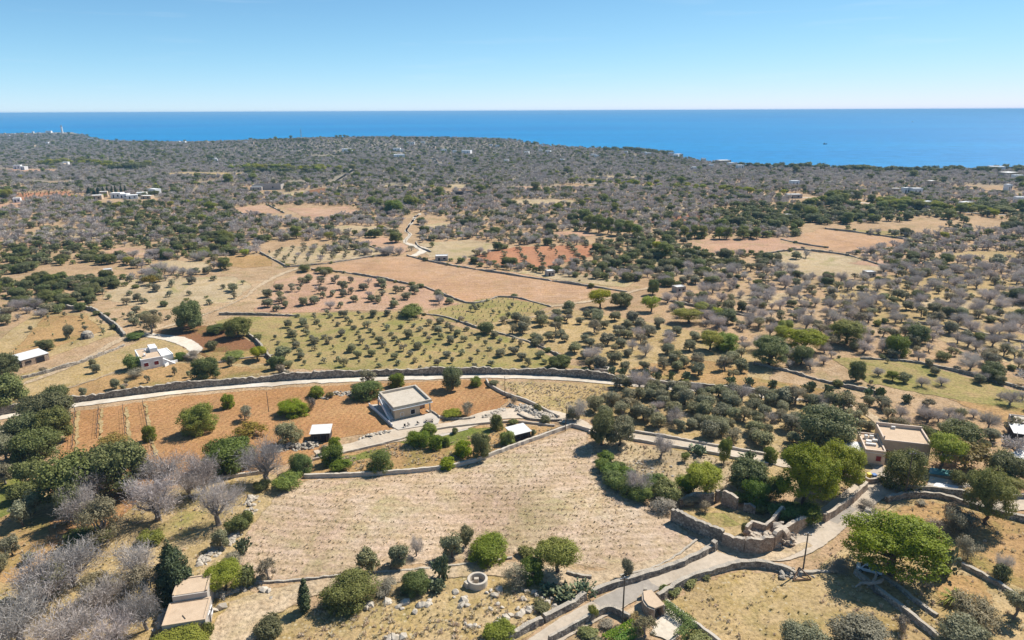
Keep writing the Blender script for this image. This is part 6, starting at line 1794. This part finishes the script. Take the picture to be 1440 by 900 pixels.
SIZE = {'olive': (2.8, 5.3), 'dead': (3.0, 6.8), 'bush': (1.4, 4.6), 'young': (1.5, 2.6), 'yolive': (3.2, 5.0), 'oak': (3.8, 8.6), 'fig': (2.5, 5), 'citrus': (2.2, 4), 'dry': (1.2, 2.8), 'shoots': (.7, 1.2), 'yellow': (3.5, 6), 'pine2': (6, 10), 'hedgebush': (1.8, 3.6), 'cactus': (2, 3.5), 'autumn': (2.5, 4), 'cypress': (1.6, 2.4)}
def grove(region, px, spacing, mix, rows=None, drop=.12, size=1.0, tight=.75, seed=None, jit=.35, own=1.3):
    P = np.array(G(px)); g = np.random.default_rng(seed if seed is not None else len(AUTO) + 7)
    x0, y0 = P.min(0); x1, y1 = P.max(0); c = (P.min(0) + P.max(0)) / 2; R = math.hypot(x1 - x0, y1 - y0) / 2
    a = math.radians(rows if rows is not None else 20)
    sx, sy = spacing if hasattr(spacing, '__len__') else (spacing, spacing)
    U, W_ = np.meshgrid(np.arange(-R, R, sx), np.arange(-R, R, sy))
    U = U + (np.arange(U.shape[0])[:, None] % 2) * sx * (.5 if rows is None else 0)
    j = jit if rows is None else jit * .2
    U = U + g.normal(size=U.shape) * sx * j; W_ = W_ + g.normal(size=U.shape) * sy * j
    X = (c[0] + U * math.cos(a) - W_ * math.sin(a)).ravel(); Y = (c[1] + U * math.sin(a) + W_ * math.cos(a)).ravel()
    k = inpoly(P, X, Y) & (g.random(X.shape) > drop) & clear(X, Y, own)
    for x, y in zip(X[k], Y[k]):
        kd = pick(g, mix); lo, hi = SIZE[kd]; w = (lo + (hi - lo) * g.random() ** 1.2) * size
        if not free(x, y, w * .5, tight): continue
        cell_add(x, y, w * .5)
        nw, nh = KIND[kd][:2]
        AUTO.append(dict(kind=kd, x=x, y=y, W=w, H=nh * w / nw * g.uniform(.88, 1.15), region=region))
exec_order = []
grove('the grassy orchard', [(386, 518), (374, 490), (412, 442), (560, 440), (640, 458), (730, 480), (800, 512), (780, 518), (560, 520)], (5.6, 6.4), dict(olive=5, young=2, yolive=1), rows=24, drop=.05, size=.66, seed=3)
grove('the pinkish olive slope', [(360, 440), (388, 397), (440, 386), (540, 397), (648, 430), (590, 436), (420, 440)], 8.0, dict(olive=6, yolive=3, dead=.7, young=1), drop=.12, size=.86, seed=4)
grove('the small sapling plot', [(604, 437), (650, 429), (700, 418), (770, 430), (738, 446), (670, 456)], (5.5, 2.6), dict(young=1, shoots=6), rows=75, drop=.05, size=.8, seed=5, own=.5)
grove('the almond orchard', [(372, 357), (402, 348), (500, 344), (552, 353), (500, 362), (410, 373)], (6.5, 5.5), dict(yolive=5, dead=2, young=3), rows=10, drop=.08, size=.72, seed=6)
grove('the red orchard', [(658, 366), (674, 359), (722, 348), (832, 345), (836, 360), (760, 377), (690, 371)], (10.5, 5.5), dict(olive=5, young=2, yolive=1), rows=4, drop=.08, size=.75, seed=7)
grove('the walled sapling plot', [(10, 505), (58, 444), (125, 444), (160, 468), (60, 498)], (5.5, 5.5), dict(young=2, shoots=4, bush=1), rows=35, drop=.2, size=.8, seed=8)
grove('the pale left clearing', [(144, 420), (172, 394), (330, 389), (354, 402), (330, 425), (212, 440)], 10, dict(olive=5, yolive=1, bush=1, young=1), drop=.2, size=.85, seed=9)
grove('the lane orchard', [(165, 440), (215, 436), (250, 452), (200, 470), (185, 468)], (6, 5), dict(olive=5, young=1), rows=60, drop=.05, size=.8, seed=10)
grove('grove behind the long wall', [(670, 462), (790, 434), (900, 452), (1000, 472), (1100, 505), (1060, 545), (960, 538), (880, 528), (800, 522), (760, 492)], 6.4, dict(olive=7, yolive=2, dead=1.2, oak=.15), drop=.08, size=1.0, seed=11)
grove('olive grove by the driveway', [(815, 590), (840, 566), (900, 548), (980, 556), (1100, 566), (1180, 590), (1120, 640), (1080, 640), (1000, 622), (900, 606), (850, 600)], 4.6, dict(olive=8, yolive=1.6, dead=.8), drop=.03, size=1.05, tight=.5, seed=12)
grove('scrub behind the farmhouse', [(1110, 556), (1200, 566), (1270, 570), (1350, 582), (1440, 606), (1520, 640), (1440, 650), (1330, 622), (1200, 618), (1150, 606)], 4.6, dict(dead=5, yolive=3, olive=3, bush=2, fig=.3), drop=.06, tight=.5, seed=13)
grove('the green clearing', [(1175, 512), (1212, 505), (1300, 514), (1400, 540), (1480, 572), (1470, 610), (1340, 565), (1220, 545)], 9.5, dict(olive=3, bush=3, dead=2, young=1), drop=.3, size=.72, seed=14)
grove('the right dead grove', [(930, 425), (1000, 405), (1150, 395), (1300, 382), (1480, 380), (1500, 560), (1400, 535), (1300, 510), (1200, 500), (1170, 515), (1150, 540), (1090, 515), (1040, 480), (960, 455)], 5.6, dict(dead=7, yolive=1.6, olive=.8, bush=1.2, oak=.15, yellow=.1), drop=.05, tight=.55, seed=15)
grove('slope by the green clearing', [(1440, 590), (1400, 560), (1480, 560), (1520, 640)], 7, dict(dead=2, oak=1, bush=1), drop=.1, seed=16)
grove('the left bank', [(-40, 560), (0, 600), (40, 660), (20, 720), (-60, 720)], 6, dict(bush=3, olive=3, dry=1), drop=.2, seed=17)
grove('the lower left grove', [(-60, 740), (15, 760), (20, 800), (10, 900), (-60, 920)], 6, dict(dead=5, yolive=1, bush=1), drop=.1, seed=18)
grove('dry slope before white house', [(100, 560), (240, 525), (380, 518), (300, 535), (160, 560)], 7, dict(young=2, shoots=2, dry=1), drop=.5, size=.8, seed=19)
grove('red patch on the left', [(-40, 800), (-40, 700), (60, 715), (80, 760), (40, 810)], 7.5, dict(olive=3, bush=1, young=1), drop=.3, size=.7, seed=20)
grove('field corner by the lane', [(560, 538), (520, 540), (470, 552), (460, 560), (560, 548)], 5, dict(bush=2, dry=1, autumn=.5), drop=.3, size=.7, seed=21)
grove('pale clearing on the right', [(1060, 362), (1116, 355), (1200, 363), (1250, 377), (1214, 390), (1130, 386), (1080, 371)], 22, dict(dead=2, bush=1, olive=1), drop=.4, seed=22)
grove('clearing beyond the white bend', [(592, 343), (660, 338), (715, 345), (650, 365), (604, 362)], 20, dict(olive=2, bush=1), drop=.3, size=.8, seed=23)
grove('strip above the brown field', [(700, 382), (770, 382), (900, 398), (880, 404), (780, 392)], 9, dict(olive=3, dead=2, bush=2), drop=.2, size=.85, seed=24)
grove('the far vineyard rows', [(22, 272), (96, 270), (112, 276), (34, 282)], (11, 5), dict(young=1), rows=80, drop=.05, size=.8, seed=25, own=.2)
grove('strip above right brown field', [(1155, 319), (1250, 325), (1340, 339), (1300, 338), (1220, 328)], 15, dict(dead=2, bush=2), drop=.1, seed=26)
# a loose row of olives on the near side of the lane
gL = np.random.default_rng(31)
for x0_ in np.arange(872, 1200, 6.5):
    y0_ = float(np.interp(x0_, [800, 880, 960, 1060, 1200], [533.5, 541, 548, 556, 570]))
    x, y = at(x0_ + gL.normal() * 2, y0_ + 4.5 + gL.random() * 4); kd = 'olive' if gL.random() < .7 else ('dead' if gL.random() < .5 else 'yolive')
    w_ = gL.uniform(3.4, 5.4)
    if free(x, y, w_ * .5, .45):
        cell_add(x, y, w_ * .5); nw, nh = KIND[kd][:2]
        AUTO.append(dict(kind=kd, x=x, y=y, W=w_, H=nh * w_ / nw * 1.1, region='lane-side olive row'))
# shrubs and weeds that grow along the field walls
gE = np.random.default_rng(9)
for P, w in WALLS:
    if P[:, 1].mean() < 150: continue
    L = np.concatenate([[0], np.cumsum(np.hypot(*np.diff(P, axis=0).T))]); s0 = gE.uniform(2, 14)
    while s0 < L[-1]:
        x, y = np.interp(s0, L, P[:, 0]), np.interp(s0, L, P[:, 1])
        kd = 'bush' if gE.random() < .6 else ('dry' if gE.random() < .6 else 'olive')
        wd_ = gE.uniform(1.2, 3.4) * (1.2 if kd == 'olive' else 1); y += gE.choice([-1, 1]) * (w + wd_ * .3)
        if all(np.hypot(x - a, y - b) > r + 1 for a, b, r in KEEP) and all(segd(Q, np.array([x]), np.array([y]))[0] > hw + .6 for Q, hw in ROADS) and free(x, y, wd_ * .5, .8):
            cell_add(x, y, wd_ * .5); nw, nh = KIND[kd][:2]
            AUTO.append(dict(kind=kd, x=x, y=y, W=wd_, H=nh * wd_ / nw * gE.uniform(.8, 1.2), region='the field wall margins'))
        s0 += gE.exponential(9) + 3
OPEN = [np.array(G(p)) for p in ([(440, 379), (520, 362), (585, 361), (690, 377), (872, 409), (790, 430), (700, 417), (600, 404)], [(962, 341), (1000, 335), (1120, 334), (1150, 322), (1292, 339), (1190, 357), (1090, 357), (990, 357)],
        [(322, 293), (372, 288), (490, 290), (516, 300), (440, 311), (342, 303)], [(306, 372), (322, 360), (385, 358), (386, 374), (340, 378)], [(496, 338), (540, 332), (575, 345), (568, 358), (530, 350)], [(300, 452), (325, 445), (420, 446), (400, 480), (350, 478)],
        [(395, 271), (458, 264), (462, 272), (398, 277)], [(-40, 292), (30, 284), (30, 292), (-40, 302)], [(125, 283), (150, 277), (225, 277), (228, 284), (150, 288)], [(590, 343), (660, 337), (720, 345), (650, 366), (600, 362)],
        [(1055, 358), (1115, 352), (1205, 361), (1255, 376), (1215, 391), (1130, 388)], [(560, 450), (600, 437), (700, 416), (775, 430), (740, 447), (670, 458)], [(18, 272), (98, 269), (118, 276), (30, 283)], [(660, 366), (720, 347), (836, 344), (838, 360), (760, 378)], [(346, 262), (398, 262), (398, 272), (346, 272)])]
OPEN += [np.array(g_) for g_ in FIELDS[-25::2]]
# everything else from the middle distance to the shore: one wide jittered spread whose mix follows the picture's belts
gW = np.random.default_rng(77)
def vnoise(X, Y, s, seed):
    g = np.random.default_rng(seed); T = g.random((64, 64))
    x, y = X / s, Y / s; i, j = np.floor(x).astype(int), np.floor(y).astype(int); fx, fy = x - i, y - j
    fx = fx * fx * (3 - 2 * fx); fy = fy * fy * (3 - 2 * fy)
    q = lambda a, b: T[a % 64, b % 64]
    return (q(i, j) * (1 - fx) + q(i + 1, j) * fx) * (1 - fy) + (q(i, j + 1) * (1 - fx) + q(i + 1, j + 1) * fx) * fy
def wild():
    XS = []; YS = []
    r = 215.0
    while r < 3050:
        sp = 5.6 if r < 420 else (6.0 if r < 800 else (6.6 if r < 1300 else 8.5))
        n = int(1.62 * r / sp)
        az = (np.arange(n) + gW.random()) / n * 1.62 - .81 + gW.normal(size=n) * .25 * sp / r
        rr = r + gW.normal(size=n) * sp * .28
        XS.append(rr * np.sin(az)); YS.append(rr * np.cos(az)); r += sp * .9
    X = np.concatenate(XS); Y = np.concatenate(YS)
    Rr = np.hypot(X, Y); az = np.arctan2(X, Y)
    k = Rr < coast_r(az) - 4
    Z = height(X, Y)
    dz = Z - CAMH; zc = Y * math.cos(TH) - dz * math.sin(TH); yc = Y * math.sin(TH) + dz * math.cos(TH)
    PX, PY = 720 + F * X / zc, 450 - F * yc / zc
    # near limit of the wild belt, in the picture
    lim = np.interp(PX, [-200, 0, 130, 160, 300, 330, 390, 440, 900, 930, 1500], [470, 455, 432, 405, 384, 378, 352, 352, 400, 404, 384])
    k &= PY < lim
    for P in OPEN: k &= ~inpoly(P, X, Y)
    for P, w in ROADS: k &= segd(P, X, Y) > w + 2.5
    for x, y, r in KEEP: k &= np.hypot(X - x, Y - y) > r + 2
    n1 = vnoise(X, Y, 70, 1); n2 = vnoise(X, Y, 28, 2); n3 = vnoise(X, Y, 160, 3)
    gap = (.62 * n1 + .38 * n2)
    dens = np.where(PY > 300, .33, np.where(PY > 250, .25, .20))
    k &= (gap > dens) & (gW.random(X.shape) > .07)
    out = []
    for x, y, px, py, a, b, c, z in zip(X[k], Y[k], PX[k], PY[k], n1[k], n2[k], n3[k], Z[k]):
        ev = .16 + .35 * max(0, c - .5)
        if px < 170 and 345 < py < 430: ev = .85
        elif 150 < px < 325 and 285 < py < 360: ev = .62
        elif px > 1000 and 292 < py < 325: ev = .75
        elif px > 1080 and 268 < py < 292: ev = .3
        elif 820 < px < 1080 and 335 < py < 380: ev = .6
        elif 640 < px < 860 and 268 < py < 330: ev = .28
        elif 380 < px < 720 and py < 290: ev = .36
        elif py < 232: ev = .36
        elif px > 1000 and py > 340: ev = .12
        elif px < 330 and 300 < py < 345: ev = .12
        ol = .22 if py > 300 else .16
        if 700 < px < 1000 and 330 < py < 400: ol = .45
        q = gW.random()
        if q < ev: kd = 'bush' if gW.random() < .35 else ('oak' if gW.random() < .93 else ('yellow' if gW.random() < .6 else 'pine2'))
        elif q < ev + ol: kd = 'olive' if gW.random() < .6 else 'yolive'
        else: kd = 'dead'
        lo, hi = SIZE[kd]; w = lo + (hi - lo) * gW.random() ** 1.2
        if kd == 'oak': w *= .85
        if kd == 'bush': w *= 1.15
        if py > 330 and not free(x, y, w * .5, .45): continue
        nw, nh = KIND[kd][:2]
        AUTO.append(dict(kind=kd, x=x, y=y, z=z, W=w, H=nh * w / nw * gW.uniform(.85, 1.1), region=None, px=px, py=py))
wild()
# belts of taller trees that stand out in the far wood
def belt(pts, n, kind, W, spread):
    C = smooth(G(pts), 6)
    for _ in range(n):
        k = gW.random() * (len(C) - 1); p = C[int(k)]; x, y = p.x + gW.normal() * spread, p.y + gW.normal() * spread
        w = W * gW.uniform(.7, 1.25); nw, nh = KIND[kind][:2]
        AUTO.append(dict(kind=kind, x=x, y=y, z=float(height(x, y)), W=w, H=nh * w / nw, region=None, px=to_px(x, y)[0], py=to_px(x, y)[1]))
belt([(340, 238), (400, 240), (470, 241)], 60, 'yellow', 8, 12); belt([(60, 232), (110, 231), (180, 236)], 40, 'yellow', 9, 14)
belt([(340, 242), (400, 244), (470, 245)], 30, 'oak', 9, 8); belt([(150, 240), (180, 240), (200, 239)], 16, 'oak', 12, 6)
belt([(820, 257), (900, 262), (1000, 268), (1100, 275)], 50, 'yellow', 6, 7); belt([(1240, 288), (1340, 297), (1440, 303)], 40, 'yellow', 7, 7)
belt([(1070, 236), (1130, 237), (1160, 238)], 40, 'oak', 9, 8); belt([(1200, 240), (1290, 242), (1440, 240)], 90, 'oak', 9, 10)
belt([(0, 282), (14, 283)], 6, 'yellow', 11, 4); belt([(860, 214), (910, 217), (930, 219)], 40, 'oak', 9, 14); belt([(380, 203), (400, 205), (430, 206)], 40, 'oak', 7, 16)
belt([(1000, 320), (1100, 315), (1250, 310), (1440, 325)], 60, 'oak', 7, 12)

# ------------------------------------------------------------------ turn the spread into things: the nearest of each kind one by one, the far rest as one mass per kind
def zone(t):
    if t['region']: return t['region']
    px, py = t['px'], t['py']
    v = 'the near' if py > 372 else ('the middle' if py > 330 else 'the far')
    h = 'left scrub' if px < 360 else ('central scrub' if px < 720 else ('right-centre scrub' if px < 1050 else 'right scrub'))
    return v + ' ' + h
PHR = {'olive': 'silvery olive', 'yolive': 'sparse greyish olive', 'young': 'young olive', 'dead': 'bare dead olive', 'oak': 'dark evergreen tree', 'bush': 'green shrub', 'fig': 'bright green tree',
       'yellow': 'yellow-green tree', 'pine2': 'green pine', 'dry': 'dry shrub', 'shoots': 'sapling', 'hedgebush': 'leafy shrub', 'autumn': 'brownish shrub', 'citrus': 'round green tree', 'cypress': 'dark cypress', 'conifer': 'dark conifer'}
CAPN = {'olive': 300, 'yolive': 220, 'young': 150, 'dead': 300, 'oak': 220, 'bush': 200, 'yellow': 120, 'pine2': 60, 'shoots': 200}
NHAND = {}
for k in HAND: NHAND[k[0]] = NHAND.get(k[0], 0) + 1
by = {}
for t in AUTO:
    t.setdefault('z', 0.0)
    t['show'] = t['W'] / math.hypot(t['x'], t['y'], CAMH)
    u = t['x'] / max(t['y'], 1)
    t['in'] = abs(u) < .80
    by.setdefault(t['kind'], []).append(t)
SOLO = []; MASS = {}
for kd, L in by.items():
    L.sort(key=lambda t: -t['show'] if t['in'] else 1)
    n = CAPN.get(kd, 100) - NHAND.get(kd, 0)
    n = min(n, sum(1 for t in L if t['in'] and t['show'] * F > 5.0))
    SOLO += L[:n]
    if len(L) > n: MASS[kd] = L[n:]
grp = {}
for t in SOLO: grp.setdefault((zone(t), t['kind']), []).append(t)
for (zn, kd), L in grp.items():
    L.sort(key=lambda t: t['y'])
    nrow = max(1, round(math.sqrt(len(L) / 1.6))); per = math.ceil(len(L) / nrow)
    ws = sorted(t['W'] for t in L); lo, hi = ws[len(ws) // 3], ws[2 * len(ws) // 3]
    for r in range(nrow):
        row = sorted(L[r * per:(r + 1) * per], key=lambda t: t['x'])
        for i, t in enumerate(row):
            sz = 'small ' if t['W'] < lo else ('large ' if t['W'] > hi else '')
            lb = sz + PHR[kd] + ' in ' + zn
            if len(row) > 1: lb += ', ' + nth(i + 1) + ' from left'
            if nrow > 1: lb += (' in ' if len(row) > 1 else ', ') + ('front row' if r == 0 else nth(r + 1) + ' row')
            put(kd, t['x'], t['y'], t['W'], t['H'], lb, PHR[kd] + 's in ' + zn, z=t['z'])

MNAME = {'olive': 'far_olive_trees', 'yolive': 'far_sparse_olives', 'young': 'far_young_trees', 'dead': 'far_dead_olives', 'oak': 'far_evergreen_wood', 'bush': 'far_scrub', 'fig': 'far_green_trees', 'yellow': 'far_yellow_green_trees', 'pine2': 'far_pines', 'shoots': 'far_saplings', 'dry': 'far_dry_shrubs', 'hedgebush': 'far_leafy_shrubs', 'autumn': 'far_brown_shrubs', 'cypress': 'far_cypresses', 'conifer': 'far_conifers', 'citrus': 'far_round_trees'}
def mass(kd, L, lab=None):
    nv = 4
    protos = [plant(kd, 40 + i, 1)[0] for i in range(nv)]
    dm = [dims(p) for p in protos]; nw, nh = sum(d[0] for d in dm) / nv, sum(d[1] for d in dm) / nv
    n = len(L)
    me = bpy.data.meshes.new(MNAME[kd]); me.vertices.add(n)
    me.vertices.foreach_set('co', np.array([(t['x'], t['y'], t['z']) for t in L], np.float32).ravel())
    for nm, typ, val in (('sc', 'FLOAT_VECTOR', np.array([(t['W'] / nw * u_, t['W'] / nw / u_, t['H'] / nh) for t, u_ in zip(L, gW.uniform(.82, 1.2, n))], np.float32).ravel()),
                         ('rz', 'FLOAT', gW.random(n).astype(np.float32) * 6.283), ('pick', 'INT', gW.integers(0, nv, n).astype(np.int32))):
        a = me.attributes.new(nm, typ, 'POINT'); a.data.foreach_set('vector' if typ == 'FLOAT_VECTOR' else 'value', val)
    o = link(bpy.data.objects.new(MNAME[kd], me))
    tag(o, lab or ('far wood of ' + PHR[kd] + 's covering the plain towards the sea' if n > 30 else 'few far ' + PHR[kd] + 's in the plain'), 'plants', kind='stuff')
    ng = bpy.data.node_groups.new('scatter_' + kd, 'GeometryNodeTree')
    ng.interface.new_socket('Geometry', in_out='INPUT', socket_type='NodeSocketGeometry'); ng.interface.new_socket('Geometry', in_out='OUTPUT', socket_type='NodeSocketGeometry')
    gi = ng.nodes.new('NodeGroupInput'); go = ng.nodes.new('NodeGroupOutput'); jn = ng.nodes.new('GeometryNodeJoinGeometry')
    def na(name, typ):
        q = ng.nodes.new('GeometryNodeInputNamedAttribute'); q.data_type = typ; q.inputs['Name'].default_value = name; return q.outputs['Attribute']
    comb = ng.nodes.new('ShaderNodeCombineXYZ'); ng.links.new(na('rz', 'FLOAT'), comb.inputs['Z'])
    sc_, pk = na('sc', 'FLOAT_VECTOR'), na('pick', 'INT')
    for i, p in enumerate(protos):
        po = bpy.data.objects.new('proto_' + kd, p)
        oi = ng.nodes.new('GeometryNodeObjectInfo'); oi.inputs['Object'].default_value = po; oi.inputs['As Instance'].default_value = True
        cmp_ = ng.nodes.new('FunctionNodeCompare'); cmp_.data_type = 'INT'; cmp_.operation = 'EQUAL'
        ng.links.new(pk, cmp_.inputs[2]); cmp_.inputs[3].default_value = i
        ip = ng.nodes.new('GeometryNodeInstanceOnPoints')
        ng.links.new(gi.outputs[0], ip.inputs['Points']); ng.links.new(cmp_.outputs[0], ip.inputs['Selection']); ng.links.new(oi.outputs['Geometry'], ip.inputs['Instance'])
        ng.links.new(comb.outputs[0], ip.inputs['Rotation']); ng.links.new(sc_, ip.inputs['Scale'])
        ng.links.new(ip.outputs[0], jn.inputs[0])
    ng.links.new(jn.outputs[0], go.inputs[0])
    md = o.modifiers.new('scatter', 'NODES'); md.node_group = ng
for kd, L in MASS.items(): mass(kd, L)
print('trees one by one', len(SOLO), 'mass', {k: len(v) for k, v in MASS.items()}, 'auto', len(AUTO))

# ------------------------------------------------------------------ weeds and straw tufts on the near fields
def tuft_proto(kind, seed):
    g = np.random.default_rng(seed); n = 26
    a = g.random(n) * 6.283; e = .5 + .9 * g.random(n); L = .16 + .22 * g.random(n)
    d = np.stack([np.cos(a) * np.cos(e), np.sin(a) * np.cos(e), np.sin(e)], 1)
    P = d * (L * .5)[:, None] + g.normal(size=(n, 3)) * np.array([.12, .12, 0]) ; P[:, 2] = np.abs(P[:, 2])
    s_ = np.stack([-np.sin(a), np.cos(a), a * 0], 1)
    return quads_mesh(kind, P, d * (L * .5)[:, None], s_ * .035, g.random(n), M[kind])
M['weed'] = leaf_mat('field_weeds', (.10, .085, .03), (.20, .17, .06), .2)
M['strawtuft'] = leaf_mat('straw_tufts', (.52, .40, .25), (.74, .62, .43), .2)
KIND['weed'] = (.6, .3, 'weed', 'weed'); KIND['strawtuft'] = (.6, .3, 'straw', 'straw')
PHR['weed'] = 'dark weed'; PHR['strawtuft'] = 'pale straw tuft'
MNAME['weed'] = 'field_weeds'; MNAME['strawtuft'] = 'straw_tufts'
_plant = plant
def plant(kind, seed, lod=0):
    return (tuft_proto(kind, seed), None) if kind in ('weed', 'strawtuft') else _plant(kind, seed, lod)
def tufts(px, n, kind, lo, hi, cl=.5, seed=1, rows=None):
    P = np.array(G(px)); g = np.random.default_rng(seed); x0, y0 = P.min(0); x1, y1 = P.max(0)
    X = x0 + (x1 - x0) * g.random(n * 6); Y = y0 + (y1 - y0) * g.random(n * 6)
    d = .6 * vnoise(X, Y, 9, seed) + .4 * vnoise(X, Y, 2.5, seed + 1)
    k = inpoly(P, X, Y) & (d > cl + .12 * g.normal(size=X.shape)) & clear(X, Y, .3)
    if rows:      # weeds stand between the tractor lines
        k &= np.abs((np.hypot((X + 8) * .5, Y - 190) / 2.3) % 1.0 - rows) < .36
    X, Y = X[k][:n], Y[k][:n]
    return [dict(x=x, y=y, z=.05, W=w, H=w * .55) for x, y, w in zip(X, Y, lo + (hi - lo) * g.random(len(X)) ** 2)]
ST = [(432, 676), (520, 673), (640, 660), (720, 633), (802, 606), (824, 610), (850, 660), (880, 695), (930, 720), (978, 757), (900, 800), (830, 796), (740, 780), (640, 788), (500, 804), (366, 814), (330, 800), (350, 740), (395, 690)]
NEAR = [[(-60, 930), (-60, 700), (60, 690), (200, 700), (330, 680), (360, 700), (330, 790), (330, 840), (300, 930)], [(380, 930), (470, 830), (560, 815), (760, 812), (820, 840), (700, 930)],
        [(1010, 930), (935, 850), (1040, 800), (1130, 812), (1200, 740), (1300, 705), (1500, 750), (1500, 930)], [(850, 605), (1000, 640), (1080, 665), (1000, 700), (880, 700)], [(694, 537), (885, 546), (850, 590), (806, 592), (742, 565)],
        [(440, 640), (560, 622), (790, 602), (718, 630), (520, 667)]]
mass('weed', tufts(ST, 160, 'weed', .2, .6, .54, 3, .5) + sum([tufts(p, 170, 'weed', .2, .75, .58, 10 + i) for i, p in enumerate(NEAR)], []))
mass('strawtuft', tufts(ST, 2200, 'strawtuft', .2, .6, .40, 5, .3) + sum([tufts(p, 600, 'strawtuft', .3, 1.1, .45, 30 + i) for i, p in enumerate(NEAR)], []))

# ------------------------------------------------------------------ air
_t = NT('air')
_v = _t.n('VolumePrincipled')
_v.inputs['Color'].default_value = (.30, .64, 1.0, 1)
_v.inputs['Density'].default_value = 9.0e-5
_v.inputs['Anisotropy'].default_value = 0.0
_t.l(_v.outputs[0], _t.o.inputs['Volume'])
hz = MB().bx(-40000, 40000, -3000, 39000, -12.0, 86.0).build('haze', _t.m)
tag(hz, kind='stuff')
